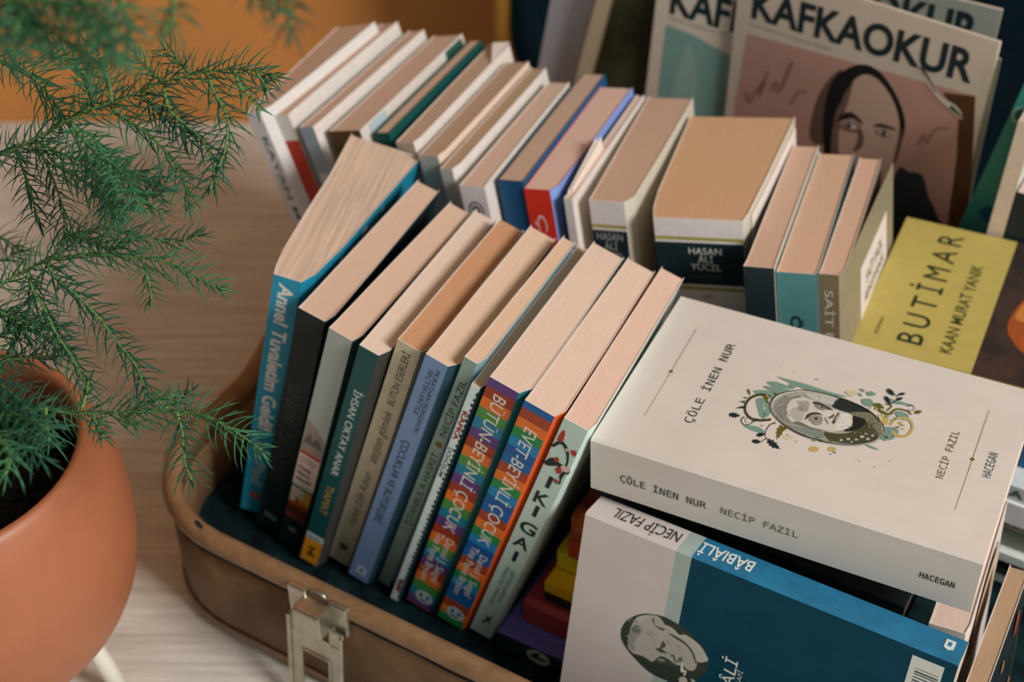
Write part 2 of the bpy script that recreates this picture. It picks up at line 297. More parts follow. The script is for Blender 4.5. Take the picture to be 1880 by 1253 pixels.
((16,38,44),[7260,3490,7320,3510,7350,3430,7410,3520,7470,3450,7500,3560,7590,3560,7560,3640,7640,3700,7620,3750,7700,3840,7600,3790,7570,3840,7500,3780,7450,3840,7410,3740,7320,3760,7340,3660,7250,3630,7300,3560]),
((16,38,44),[7180,3040,7260,3030,7270,2940,7350,3000,7400,2920,7450,3010,7550,2970,7530,3070,7630,3090,7610,3140,7710,3200,7600,3200,7580,3250,7490,3210,7450,3300,7390,3220,7310,3260,7300,3170,7200,3170,7240,3090]),
((16,38,44),[7830,3440,7930,3350,7900,3230,8050,3220,8080,3070,8190,3120,8310,2980,8350,3100,8490,3030,8500,3100,8670,3070,8510,3190,8520,3260,8370,3320,8360,3450,8230,3420,8130,3570,8080,3460,7930,3570,7940,3430]),
((16,38,44),[12130,9340,12190,9270,12160,9180,12260,9150,12270,9040,12360,9070,12430,8950,12470,9030,12560,8960,12580,9020,12690,8970,12590,9080,12600,9130,12500,9190,12500,9290,12410,9290,12350,9410,12300,9330,12210,9430,12200,9330]),
((16,38,44),[12780,9140,12820,9160,12840,9090,12890,9160,12930,9110,12950,9190,13010,9190,13000,9250,13060,9290,13040,9330,13100,9400,13030,9370,13010,9400,12960,9350,12930,9410,12890,9330,12830,9350,12840,9270,12780,9250,12810,9200]),
((16,38,44),[12190,8810,12230,8720,12180,8670,12270,8590,12260,8490,12340,8480,12380,8350,12430,8400,12500,8290,12530,8330,12620,8240,12550,8380,12570,8420,12490,8510,12520,8590,12430,8630,12400,8760,12340,8720,12280,8840,12250,8760]),
((16,38,44),[12780,8710,12830,8730,12850,8670,12890,8750,12940,8710,12950,8800,13010,8810,12990,8870,13040,8930,13020,8960,13070,9050,13000,9000,12980,9030,12940,8970,12900,9010,12880,8920,12820,8920,12830,8850,12770,8810,12810,8770]),
((205,196,186),[7070,5520,7070,5480,7050,5440,7020,5430,6990,5440,6960,5470,6960,5520,6980,5550,7010,5560,7050,5550]),
((205,196,186),[6950,5720,6950,5690,6940,5670,6920,5660,6890,5670,6880,5690,6870,5720,6890,5750,6910,5760,6930,5750]),
((205,196,186),[12550,7770,12550,7720,12520,7680,12470,7660,12430,7670,12410,7700,12410,7750,12440,7790,12480,7810,12530,7800]),
((205,196,186),[11920,7760,11920,7710,11890,7670,11830,7640,11790,7650,11760,7690,11760,7740,11800,7780,11850,7800,11900,7800]),
((205,196,186),[13640,7310,13630,7260,13580,7200,13510,7170,13450,7170,13420,7210,13420,7270,13470,7320,13540,7350,13610,7350]),
((110,112,104),[6760,8690,6760,8660,6750,8640,6730,8640,6710,8660,6710,8690,6730,8710,6750,8710]),
((110,112,104),[7550,8670,7540,8650,7520,8630,7500,8630,7480,8650,7480,8670,7500,8690,7530,8690]),
((110,112,104),[8830,8640,8810,8600,8760,8560,8710,8550,8680,8570,8690,8610,8740,8650,8800,8660]),
((110,112,104),[12320,3860,12320,3840,12300,3820,12270,3810,12250,3830,12260,3860,12280,3880,12310,3880]),
((110,112,104),[13640,4450,13630,4430,13610,4410,13590,4410,13580,4430,13580,4450,13600,4470,13620,4470]),
((110,112,104),[13080,3780,13080,3760,13060,3740,13040,3740,13030,3760,13030,3780,13050,3800,13070,3800]),
((110,112,104),[10990,3770,10980,3740,10940,3710,10890,3700,10870,3720,10880,3750,10920,3770,10960,3780]),
((110,112,104),[11150,3970,11140,3920,11090,3880,11020,3870,10990,3900,11000,3950,11050,3990,11110,4000]),
((60,62,44),[7170,5760,7130,6000,7130,6270,7190,6530,7350,6790,7570,7030,7830,7250,8100,7420,8400,7560,8750,7660,9190,7720,9680,7750,10140,7750,10550,7730,10940,7670,11280,7600,11590,7510,11860,7400,12100,7260,12340,7080,12550,6870,12710,6660,12800,6470,12840,6280,12840,6080,12810,5860,12740,5620,12620,5400,12430,5190,12180,4990,11910,4810,11630,4670,11330,4560,11010,4470,10670,4410,10320,4360,9980,4350,9640,4350,9310,4380,8990,4440,8660,4540,8350,4670,8080,4810,7850,4950,7660,5100,7500,5250,7360,5410,7250,5570]),
((214,208,190),[7210,5760,7170,6000,7170,6270,7230,6520,7390,6770,7610,7020,7860,7230,8130,7400,8420,7540,8770,7640,9200,7700,9690,7730,10140,7730,10550,7700,10920,7650,11260,7570,11560,7490,11830,7380,12070,7240,12300,7060,12520,6850,12670,6650,12760,6460,12800,6280,12800,6080,12770,5860,12710,5630,12580,5410,12390,5200,12150,5000,11880,4830,11600,4690,11310,4580,10990,4490,10660,4430,10320,4390,9980,4370,9650,4380,9320,4410,9000,4470,8680,4560,8380,4690,8100,4830,7880,4970,7690,5110,7540,5260,7400,5410,7290,5580]),
((150,152,146),[7330,5770,7290,6000,7280,6250,7350,6500,7490,6740,7700,6980,7950,7180,8200,7340,8490,7470,8820,7570,9240,7630,9700,7660,10140,7660,10530,7630,10890,7580,11220,7510,11500,7430,11760,7320,11990,7190,12210,7020,12420,6820,12570,6620,12660,6440,12690,6270,12690,6080,12670,5870,12600,5640,12490,5430,12300,5230,12070,5040,11810,4870,11540,4740,11260,4630,10960,4550,10640,4490,10310,4450,9980,4430,9660,4440,9350,4470,9040,4530,8740,4620,8440,4740,8180,4880,7970,5010,7790,5140,7630,5290,7500,5440,7400,5590]),
((178,178,170),[8610,7440,8860,7510,9230,7580,9560,7630,9830,7680,10060,7710,10200,7680,10230,7540,10170,7320,10060,7160,9920,7080,9720,7050,9510,7050,9250,7070,8960,7110,8750,7170,8620,7250,8550,7350]),
((118,130,122),[8330,4800,8420,4840,8680,4880,8990,4920,9360,4990,9770,5060,10120,5070,10400,4980,10620,4840,10690,4710,10540,4640,10240,4580,9930,4550,9650,4550,9370,4570,9090,4610,8780,4670,8470,4740]),
((34,42,42),[10040,7150,10040,7330,10070,7550,10200,7700,10490,7720,10880,7680,11230,7610,11560,7520,11860,7400,11970,7280,11740,7130,11320,6980,10920,6870,10590,6850,10290,6870,10080,6920,10000,6970,10010,7040]),
((128,128,122),[7410,5840,7420,6070,7460,6330,7570,6550,7740,6720,7980,6850,8220,6960,8470,7040,8730,7100,8910,7060,8940,6860,8890,6560,8800,6270,8650,6050,8460,5830,8350,5620,8420,5380,8560,5140,8620,4980,8520,4920,8330,4930,8140,4990,7970,5090,7800,5240,7650,5400,7540,5530,7450,5670]),
((192,188,178),[8010,6470,8110,6700,8260,6890,8440,7020,8630,7060,8840,7050,9040,7020,9210,6980,9380,6920,9560,6870,9760,6850,9970,6850,10160,6840,10320,6820,10460,6800,10590,6780,10740,6790,10880,6810,11000,6790,11100,6710,11170,6590,11230,6450,11260,6300,11270,6140,11240,5970,11150,5800,11010,5630,10860,5480,10710,5350,10540,5240,10380,5170,10230,5140,10080,5150,9920,5140,9730,5100,9530,5050,9310,5020,9070,5010,8810,5030,8580,5090,8400,5220,8240,5390,8120,5610,8040,5880,8000,6200]),
((104,104,94),[8600,5050,8600,5130,8720,5220,8880,5270,9050,5250,9250,5190,9450,5140,9630,5140,9810,5150,9970,5160,10140,5180,10300,5200,10370,5200,10290,5160,10130,5110,9940,5060,9770,5030,9590,5010,9380,5000,9090,5010,8790,5020]),
((168,164,154),[8250,5940,8310,6100,8420,6260,8540,6340,8640,6330,8750,6240,8850,6110,8920,5910,8980,5660,9000,5460,8950,5350,8870,5280,8760,5260,8650,5290,8510,5360,8400,5460,8320,5600,8260,5770]),
((58,56,48),[9040,6880,9090,6930,9210,6970,9340,6990,9510,6970,9700,6910,9860,6860,9990,6820,10090,6790,10140,6760,10120,6730,10060,6690,9980,6670,9870,6670,9740,6680,9620,6690,9490,6700,9360,6710,9250,6730,9150,6770,9060,6820]),
((128,124,112),[9150,6750,9210,6790,9330,6800,9460,6800,9610,6780,9760,6740,9850,6700,9850,6640,9780,6570,9700,6510,9610,6490,9510,6480,9410,6500,9300,6570,9190,6670]),
((58,56,48),[9090,5500,9070,5580,9060,5720,9060,5850,9090,5950,9140,6030,9200,6110,9300,6180,9410,6240,9510,6270,9620,6250,9730,6210,9790,6170,9750,6160,9650,6140,9560,6120,9460,6080,9370,6030,9290,5970,9240,5870,9210,5770,9180,5670,9140,5590,9110,5510]),
((134,130,118),[9200,5730,9220,5820,9280,5920,9360,6000,9460,6050,9580,6080,9680,6090,9760,6060,9820,6000,9860,5930,9890,5870,9900,5800,9890,5720,9840,5630,9760,5540,9670,5470,9560,5450,9440,5450,9350,5480,9270,5540,9220,5630]),
((168,164,152),[9390,5740,9390,5790,9420,5860,9460,5910,9510,5940,9570,5960,9620,5960,9660,5940,9690,5910,9710,5870,9690,5810,9650,5750,9600,5710,9530,5700,9440,5710]),
((40,40,36),[9450,5840,9480,5880,9530,5920,9580,5930,9620,5910,9650,5860,9660,5810,9640,5770,9590,5730,9540,5710,9500,5740,9470,5790]),
((164,160,148),[9430,6670,9440,6710,9480,6750,9530,6770,9600,6760,9680,6730,9730,6700,9720,6660,9670,6620,9620,6590,9550,6600,9480,6630]),
((26,26,24),[9500,6720,9530,6740,9570,6750,9610,6750,9640,6720,9660,6690,9660,6660,9640,6640,9600,6620,9570,6620,9540,6640,9510,6680]),
((120,116,104),[9420,5470,9480,5460,9600,5430,9710,5440,9790,5520,9870,5630,9910,5690,9920,5650,9910,5570,9870,5490,9800,5420,9710,5360,9630,5330,9540,5360,9450,5420]),
((204,199,188),[9730,6330,9760,6390,9830,6460,9910,6510,9980,6540,10050,6550,10110,6540,10160,6500,10190,6430,10210,6360,10210,6310,10200,6250,10160,6210,10100,6190,10030,6180,9950,6190,9860,6220,9770,6270]),
((76,74,64),[10070,6120,10090,6160,10120,6210,10160,6270,10190,6340,10220,6420,10250,6470,10280,6460,10310,6410,10320,6360,10310,6300,10280,6230,10240,6180,10220,6130,10190,6090,10160,6070,10130,6070,10090,6090]),
((104,102,90),[9890,6080,9930,6060,10000,6000,10060,5930,10130,5850,10190,5760,10230,5700,10230,5670,10200,5670,10160,5690,10110,5740,10050,5810,9990,5890,9950,5960,9900,6040]),
((56,56,50),[10370,5820,10350,5910,10350,6050,10360,6200,10370,6360,10400,6540,10420,6650,10450,6700,10470,6680,10490,6630,10510,6530,10520,6390,10520,6250,10510,6100,10500,5960,10480,5850,10450,5800,10400,5790]),
((150,146,136),[10420,6100,10420,6210,10430,6360,10450,6470,10480,6530,10520,6560,10540,6550,10560,6480,10570,6360,10570,6250,10570,6140,10550,6030,10530,5970,10490,5970,10450,6020]),
((206,202,192),[10680,5500,10620,5610,10570,5790,10540,5970,10540,6160,10550,6370,10610,6540,10710,6670,10840,6770,10960,6810,11070,6740,11170,6610,11240,6460,11270,6310,11270,6130,11240,5970,11170,5810,11060,5660,10960,5550,10860,5490,10760,5470]),
((26,32,32),[11020,5540,11080,5660,11220,5840,11300,6040,11260,6290,11170,6550,11160,6740,11340,6810,11610,6790,11810,6710,11860,6550,11840,6330,11770,6120,11670,5930,11540,5760,11400,5630,11250,5550,11100,5510]),
((112,110,90),[10910,6880,11170,7040,11580,7220,11930,7290,12190,7170,12390,6940,12550,6690,12650,6420,12710,6140,12710,5970,12620,5970,12480,6090,12320,6230,12170,6400,12010,6590,11830,6730,11600,6770,11350,6760,11150,6760,10990,6790,10880,6820]),
((66,68,50),[10210,5070,10390,5170,10690,5250,10960,5340,11130,5440,11260,5540,11390,5660,11540,5820,11700,6000,11810,6180,11850,6380,11850,6580,11910,6670,12060,6580,12270,6380,12440,6200,12550,6080,12620,5970,12650,5860,12650,5720,12600,5570,12490,5420,12300,5230,12050,5040,11790,4880,11500,4770,11200,4690,10940,4640,10770,4610,10650,4600,10540,4650,10380,4760,10230,4920]),
((150,152,140),[10330,5120,10460,5130,10730,5190,10980,5280,11180,5410,11360,5560,11450,5650,11390,5640,11230,5560,11040,5470,10780,5350,10480,5210]),
((184,181,172),[10820,5670,10830,5680,10840,5690,10860,5700,10870,5720,10890,5730,10900,5730,10910,5740,10920,5740,10930,5750,10940,5750,10930,5760,10930,5760,10920,5760,10900,5760,10890,5760,10880,5750,10860,5740,10850,5730,10830,5720,10810,5710,10800,5710]),
((157,154,145),[11030,5870,11030,5870,11050,5880,11060,5880,11070,5890,11080,5890,11090,5890,11100,5890,11110,5890,11110,5890,11120,5890,11120,5900,11120,5910,11110,5910,11100,5910,11090,5920,11080,5920,11060,5920,11050,5920,11040,5910,11030,5910,11020,5910]),
((220,217,208),[10690,5750,10700,5750,10710,5760,10720,5760,10730,5770,10740,5770,10750,5780,10760,5780,10760,5780,10770,5780,10780,5780,10780,5790,10770,5790,10760,5790,10760,5800,10750,5800,10740,5800,10720,5800,10710,5800,10700,5790,10690,5790,10680,5790]),
((193,190,181),[10730,6100,10730,6100,10750,6110,10760,6120,10780,6130,10790,6140,10800,6140,10810,6150,10820,6150,10830,6150,10830,6150,10830,6170,10820,6170,10820,6170,10800,6170,10790,6170,10780,6160,10770,6160,10750,6150,10740,6140,10720,6140,10710,6130]),
((170,167,158),[10890,6320,10890,6330,10900,6330,10910,6340,10930,6350,10930,6360,10940,6360,10950,6360,10960,6360,10970,6370,10970,6370,10970,6380,10960,6380,10960,6380,10950,6380,10940,6380,10930,6380,10920,6380,10900,6370,10890,6370,10880,6360,10870,6360]),
((157,154,145),[10570,6280,10580,6280,10600,6280,10620,6280,10640,6270,10660,6270,10670,6260,10690,6260,10700,6250,10710,6250,10720,6240,10720,6260,10710,6260,10700,6270,10690,6280,10670,6290,10660,6290,10640,6300,10620,6310,10600,6320,10580,6320,10570,6330]),
((142,139,130),[10510,6220,10520,6220,10540,6220,10550,6220,10570,6220,10590,6230,10600,6230,10610,6220,10630,6220,10640,6220,10640,6220,10640,6230,10640,6230,10630,6240,10610,6240,10600,6250,10590,6250,10570,6250,10550,6260,10530,6260,10520,6260,10510,6260]),
((230,227,218),[10800,6550,10810,6560,10820,6560,10840,6570,10850,6580,10870,6580,10880,6580,10890,6580,10900,6580,10910,6580,10920,6580,10920,6600,10910,6600,10900,6600,10890,6600,10880,6610,10860,6610,10850,6610,10830,6600,10820,6600,10800,6600,10790,6600]),
((140,137,128),[10820,5740,10830,5740,10840,5740,10860,5740,10880,5740,10900,5730,10910,5730,10930,5730,10940,5720,10950,5720,10960,5720,10960,5730,10950,5730,10940,5740,10930,5750,10920,5750,10900,5760,10880,5760,10860,5770,10840,5770,10830,5780,10810,5780]),
((190,187,178),[11000,5640,11010,5640,11020,5650,11040,5660,11050,5670,11070,5670,11080,5680,11090,5680,11100,5680,11110,5680,11120,5690,11120,5700,11110,5700,11100,5700,11090,5700,11080,5700,11060,5700,11050,5700,11030,5690,11010,5690,11000,5680,10990,5680]),
((150,147,138),[11050,6170,11060,6180,11070,6190,11070,6200,11080,6210,11090,6220,11090,6220,11100,6220,11110,6230,11110,6230,11120,6230,11110,6240,11110,6240,11100,6240,11100,6240,11090,6240,11080,6240,11070,6230,11060,6230,11050,6220,11040,6210,11040,6210]),
((192,189,180),[10860,5590,10870,5590,10880,5600,10900,5600,10920,5610,10930,5610,10950,5610,10960,5610,10970,5610,10980,5610,10990,5610,10990,5620,10980,5620,10970,5620,10960,5630,10950,5630,10930,5630,10910,5640,10900,5630,10880,5630,10860,5630,10850,5630]),
((215,212,203),[11050,5840,11060,5830,11080,5830,11100,5830,11120,5830,11130,5820,11150,5820,11160,5810,11170,5810,11180,5800,11190,5800,11190,5810,11190,5820,11180,5830,11160,5830,11150,5840,11130,5850,11120,5860,11100,5860,11080,5870,11060,5870,11050,5880]),
((213,210,201),[10600,6100,10610,6110,10620,6120,10630,6130,10640,6150,10650,6160,10660,6160,10670,6170,10680,6170,10680,6180,10690,6180,10690,6190,10680,6190,10670,6190,10660,6190,10650,6180,10640,6180,10630,6170,10620,6160,10600,6150,10590,6140,10580,6130]),
((213,210,201),[10530,6240,10530,6240,10540,6250,10550,6260,10570,6260,10580,6270,10580,6270,10590,6270,10600,6270,10610,6280,10610,6280,10610,6290,10610,6290,10600,6290,10590,6290,10580,6300,10570,6300,10560,6290,10540,6290,10530,6280,10520,6280,10510,6280]),
((226,223,214),[10830,5910,10840,5920,10860,5920,10870,5930,10880,5940,10900,5940,10910,5940,10920,5940,10930,5940,10940,5940,10940,5940,10940,5960,10940,5960,10930,5960,10920,5960,10910,5970,10890,5970,10880,5960,10860,5960,10850,5960,10830,5950,10820,5950]),
((149,146,137),[11050,6560,11060,6560,11070,6560,11090,6560,11100,6560,11110,6550,11120,6550,11130,6550,11140,6550,11150,6540,11160,6540,11160,6550,11150,6560,11150,6560,11140,6570,11130,6580,11110,6580,11100,6580,11090,6590,11070,6590,11060,6590,11050,6600]),
((141,138,129),[10810,6040,10820,6040,10830,6040,10850,6030,10860,6030,10870,6030,10880,6030,10900,6020,10910,6020,10910,6010,10920,6010,10920,6020,10920,6030,10910,6030,10900,6040,10890,6050,10880,6050,10860,6060,10850,6070,10830,6070,10820,6070,10810,6080]),
((187,184,175),[11000,6530,11010,6540,11030,6540,11050,6550,11060,6560,11080,6560,11090,6570,11100,6570,11120,6570,11130,6570,11130,6570,11130,6580,11130,6580,11120,6590,11100,6590,11090,6590,11070,6590,11060,6590,11040,6580,11020,6580,11010,6580,10990,6570]),
((177,174,165),[10940,5800,10950,5810,10960,5820,10970,5830,10980,5850,10990,5860,11000,5860,11010,5870,11010,5880,11020,5880,11030,5880,11020,5900,11020,5890,11010,5890,11000,5890,10990,5890,10980,5880,10970,5870,10950,5860,10940,5850,10930,5840,10920,5830]),
((181,178,169),[11270,5940,11280,5950,11280,5960,11290,5970,11300,5980,11310,5990,11310,6000,11320,6000,11330,6000,11330,6010,11340,6010,11340,6020,11330,6020,11320,6020,11320,6020,11310,6020,11300,6010,11290,6010,11280,6000,11270,5990,11260,5980,11250,5980]),
((227,224,215),[10970,6290,10980,6300,10990,6300,11010,6310,11030,6320,11040,6330,11050,6340,11070,6340,11080,6340,11090,6340,11100,6350,11090,6360,11090,6360,11080,6360,11060,6360,11050,6360,11040,6360,11020,6350,11000,6350,10980,6340,10970,6330,10960,6330]),
((188,185,176),[10940,5700,10940,5700,10950,5710,10960,5710,10970,5720,10980,5720,10990,5730,10990,5730,11000,5730,11010,5730,11010,5730,11010,5740,11010,5750,11000,5750,10990,5750,10980,5750,10970,5750,10960,5750,10950,5740,10940,5740,10930,5740,10930,5730]),
((209,206,197),[11090,5770,11100,5770,11110,5770,11130,5760,11150,5760,11160,5760,11180,5750,11190,5750,11200,5740,11210,5740,11220,5730,11220,5740,11210,5750,11200,5760,11190,5770,11180,5770,11170,5780,11150,5790,11130,5790,11110,5800,11100,5810,11090,5810]),
((174,171,162),[11070,5960,11080,5960,11100,5960,11120,5960,11140,5960,11150,5960,11170,5960,11180,5950,11190,5950,11200,5950,11210,5950,11210,5960,11210,5960,11190,5970,11180,5970,11170,5980,11150,5980,11130,5990,11110,5990,11090,5990,11080,5990,11060,6000]),
((214,211,202),[10560,6200,10570,6210,10580,6220,10590,6230,10600,6240,10610,6240,10620,6250,10630,6250,10640,6250,10640,6260,10650,6260,10650,6270,10640,6270,10630,6270,10620,6270,10610,6270,10600,6270,10590,6260,10580,6260,10570,6250,10550,6240,10550,6240]),
((145,142,133),[10600,6000,10610,6000,10620,6010,10630,6010,10640,6010,10650,6010,10660,6000,10670,6000,10680,6000,10690,5990,10700,5990,10700,6000,10690,6010,10690,6010,10680,6020,10670,6030,10660,6030,10640,6040,10630,6040,10620,6040,10600,6040,10600,6040]),
((157,154,145),[10610,6390,10620,6390,10630,6390,10640,6390,10650,6390,10660,6390,10670,6390,10680,6380,10690,6380,10700,6380,10700,6380,10710,6390,10700,6390,10690,6400,10690,6400,10680,6410,10660,6410,10650,6420,10640,6420,10630,6420,10620,6420,10610,6430]),
((145,142,133),[11160,5890,11170,5890,11190,5890,11210,5900,11230,5900,11240,5910,11250,5910,11270,5910,11280,5910,11290,5910,11300,5910,11300,5920,11290,5920,11280,5930,11270,5930,11250,5930,11240,5930,11220,5930,11200,5930,11180,5930,11170,5930,11150,5930]),
((200,197,188),[11190,6140,11200,6150,11220,6160,11230,6170,11250,6180,11260,6190,11270,6200,11290,6200,11300,6200,11310,6210,11310,6210,11310,6220,11300,6220,11290,6220,11280,6220,11270,6220,11260,6220,11240,6210,11220,6200,11210,6190,11190,6190,11180,6180]),
((200,197,188),[11080,6570,11090,6570,11100,6580,11120,6580,11130,6590,11140,6590,11150,6590,11160,6590,11170,6590,11180,6590,11190,6590,11190,6600,11180,6600,11170,6610,11160,6610,11150,6610,11140,6620,11130,6620,11110,6620,11100,6610,11080,6610,11070,6610]),
((222,219,210),[10600,6430,10610,6440,10620,6440,10630,6450,10650,6450,10660,6450,10670,6460,10680,6460,10690,6460,10690,6460,10700,6460,10700,6470,10690,6470,10690,6470,10680,6480,10660,6480,10650,6480,10640,6480,10630,6480,10610,6480,10600,6480,10590,6480]),
((228,225,216),[10840,6140,10850,6140,10860,6150,10880,6150,10890,6150,10900,6160,10910,6160,10930,6160,10940,6150,10940,6150,10950,6150,10950,6170,10950,6170,10940,6170,10930,6180,10910,6180,10900,6180,10890,6180,10870,6180,10850,6180,10840,6180,10830,6180]),
((208,205,196),[11070,6160,11070,6170,11090,6180,11100,6190,11110,6200,11120,6210,11130,6220,11140,6220,11150,6230,11160,6230,11170,6230,11160,6240,11160,6240,11150,6240,11140,6240,11130,6240,11120,6240,11100,6230,11090,6220,11070,6210,11060,6210,11050,6200]),
((135,133,127),[8340,5200,8340,5190,8330,5180,8320,5160,8310,5150,8300,5130,8300,5110,8290,5080,8290,5060,8280,5040,8280,5020,8290,5010,8290,5030,8300,5050,8300,5070,8310,5100,8320,5110,8330,5130,8340,5140,8350,5150,8360,5160,8360,5160]),
((120,118,112),[7740,5920,7730,5910,7720,5900,7700,5880,7690,5870,7680,5850,7670,5820,7660,5790,7650,5770,7640,5740,7640,5720,7650,5720,7650,5730,7660,5750,7670,5780,7680,5810,7690,5830,7710,5840,7720,5860,7740,5870,7750,5880,7760,5890]),
((159,157,151),[7570,5950,7570,5940,7560,5930,7550,5920,7550,5900,7540,5880,7540,5860,7530,5840,7530,5810,7530,5790,7530,5770,7540,5770,7540,5780,7540,5800,7550,5830,7550,5850,7560,5870,7570,5880,7570,5890,7580,5900,7590,5910,7590,5920]),
((156,154,148),[8230,5140,8220,5130,8210,5120,8200,5100,8180,5080,8170,5060,8160,5040,8150,5010,8140,4980,8130,4950,8130,4930,8130,4930,8140,4940,8150,4970,8160,4990,8170,5020,8190,5040,8200,5060,8210,5070,8230,5090,8240,5100,8250,5110]),
((128,126,120),[8150,5710,8140,5700,8130,5690,8110,5670,8100,5650,8080,5630,8070,5610,8060,5580,8050,5550,8040,5520,8030,5510,8040,5500,8050,5510,8060,5540,8070,5560,8080,5590,8100,5610,8110,5630,8130,5640,8150,5650,8160,5670,8170,5670]),
((101,99,93),[8180,5740,8180,5730,8170,5710,8160,5690,8160,5670,8150,5650,8150,5630,8140,5600,8140,5570,8140,5540,8140,5520,8150,5520,8150,5540,8150,5560,8160,5590,8160,5620,8170,5640,8180,5660,8180,5670,8190,5690,8200,5700,8210,5710]),
((121,119,113),[7590,6420,7590,6410,7590,6400,7580,6380,7580,6360,7580,6340,7580,6320,7580,6290,7580,6260,7580,6240,7580,6220,7590,6220,7590,6230,7590,6260,7590,6290,7600,6310,7600,6330,7600,6350,7610,6370,7610,6380,7620,6390,7620,6400]),
((110,108,102),[7860,5620,7850,5610,7840,5590,7820,5570,7800,5550,7790,5530,7770,5500,7760,5470,7740,5440,7730,5420,7720,5400,7730,5390,7740,5410,7750,5430,7770,5460,7790,5490,7800,5510,7820,5530,7840,5550,7850,5560,7870,5570,7880,5580]),
((143,141,135),[8330,5610,8320,5600,8300,5580,8290,5570,8270,5550,8260,5540,8250,5510,8230,5490,8220,5460,8210,5440,8210,5420,8220,5410,8220,5430,8230,5450,8250,5470,8260,5500,8270,5520,8290,5530,8300,5540,8320,5550,8330,5560,8340,5570]),
((112,110,104),[7760,5490,7740,5480,7720,5470,7700,5450,7680,5430,7660,5410,7640,5390,7620,5360,7600,5330,7580,5300,7570,5280,7580,5270,7590,5290,7610,5310,7630,5340,7650,5370,7670,5390,7690,5410,7710,5420,7740,5440,7760,5450,7770,5450]),
((133,131,125),[7810,5240,7810,5230,7810,5220,7800,5200,7800,5190,7790,5170,7790,5140,7790,5110,7790,5090,7790,5060,7790,5040,7800,5040,7800,5060,7800,5080,7810,5110,7810,5130,7810,5160,7820,5170,7820,5190,7830,5200,7830,5210,7840,5220]),
((142,140,134),[8170,5740,8170,5720,8150,5700,8140,5670,8130,5640,8110,5610,8100,5580,8090,5540,8080,5500,8080,5460,8070,5440,8080,5430,8090,5450,8100,5490,8110,5530,8120,5560,8130,5600,8140,5620,8160,5650,8170,5680,8190,5700,8200,5710]),
((103,101,95),[7930,5410,7920,5400,7910,5400,7890,5390,7880,5380,7860,5370,7850,5350,7840,5330,7830,5310,7820,5290,7810,5280,7820,5270,7830,5280,7840,5300,7850,5320,7860,5330,7870,5340,7890,5350,7900,5360,7920,5360,7930,5370,7940,5370]),
((174,172,166),[7710,5790,7710,5780,7700,5770,7700,5760,7690,5740,7690,5720,7680,5700,7680,5670,7680,5650,7680,5620,7680,5610,7690,5600,7690,5620,7690,5640,7700,5670,7700,5690,7700,5710,7710,5720,7720,5740,7720,5750,7730,5760,7730,5760]),
((155,153,147),[7710,6150,7700,6130,7680,6120,7670,6090,7650,6070,7630,6050,7620,6020,7600,5980,7590,5950,7580,5920,7570,5900,7580,5890,7590,5910,7600,5940,7620,5970,7630,6000,7650,6030,7660,6050,7680,6070,7700,6090,7720,6100,7730,6110]),
((147,145,139),[8310,5620,8310,5610,8310,5590,8300,5570,8300,5550,8300,5530,8300,5500,8300,5470,8300,5440,8310,5420,8310,5400,8320,5400,8320,5410,8320,5440,8320,5470,8320,5500,8320,5520,8320,5540,8330,5560,8330,5580,8330,5590,8340,5600]),
((184,182,176),[8230,5440,8220,5440,8210,5430,8200,5420,8180,5410,8170,5390,8160,5370,8150,5350,8150,5330,8140,5310,8140,5300,8140,5290,8150,5300,8160,5320,8170,5340,8180,5360,8190,5370,8200,5380,8210,5390,8220,5390,8230,5400,8240,5400]),
((189,187,181),[7660,6010,7650,6000,7640,5990,7630,5970,7610,5950,7600,5930,7590,5910,7580,5890,7570,5860,7560,5830,7560,5820,7570,5810,7570,5830,7580,5850,7590,5870,7610,5900,7620,5920,7630,5930,7640,5940,7660,5950,7670,5960,7680,5970]),
((124,122,116),[8170,5290,8170,5270,8150,5260,8140,5240,8130,5210,8110,5190,8100,5160,8090,5130,8080,5100,8080,5070,8070,5050,8080,5040,8090,5060,8100,5090,8110,5120,8120,5150,8130,5170,8140,5190,8160,5210,8170,5230,8190,5240,8190,5250]),
((115,113,107),[7950,5360,7950,5350,7940,5340,7940,5320,7930,5300,7930,5280,7930,5260,7930,5230,7930,5200,7930,5180,7930,5160,7940,5160,7940,5170,7940,5200,7940,5220,7940,5250,7950,5270,7950,5290,7960,5300,7960,5310,7970,5330,7970,5330]),
((102,100,94),[8000,6030,7990,6020,7980,6010,7980,5990,7970,5980,7960,5960,7960,5930,7950,5910,7950,5880,7950,5860,7950,5840,7950,5830,7960,5850,7960,5870,7970,5900,7970,5920,7980,5940,7990,5960,8000,5970,8000,5980,8010,5990,8020,6000]),
((97,95,89),[8030,5340,8020,5330,8010,5320,8000,5300,7990,5280,7980,5260,7970,5240,7960,5210,7960,5180,7950,5150,7950,5130,7950,5130,7960,5140,7970,5170,7980,5200,7990,5220,8000,5240,8010,5260,8020,5280,8030,5290,8040,5300,8050,5310]),
((162,160,154),[7580,6320,7570,6320,7560,6320,7550,6310,7530,6310,7520,6300,7510,6280,7500,6270,7490,6250,7480,6240,7480,6230,7490,6220,7490,6230,7500,6240,7510,6250,7520,6260,7530,6270,7540,6280,7550,6280,7570,6280,7580,6280,7590,6280]),
((136,134,128),[8010,6420,8000,6420,7980,6410,7970,6410,7950,6400,7930,6390,7920,6370,7900,6350,7890,6340,7880,6320,7870,6310,7880,6300,7890,6310,7900,6320,7910,6340,7930,6350,7940,6360,7960,6370,7980,6370,7990,6380,8010,6380,8020,6380]),
((97,95,89),[7760,5910,7760,5900,7750,5890,7750,5870,7740,5850,7730,5820,7730,5800,7730,5770,7720,5740,7720,5710,7720,5690,7730,5690,7730,5700,7740,5730,7740,5760,7750,5790,7750,5810,7760,5830,7770,5850,7770,5870,7780,5880,7790,5890]),
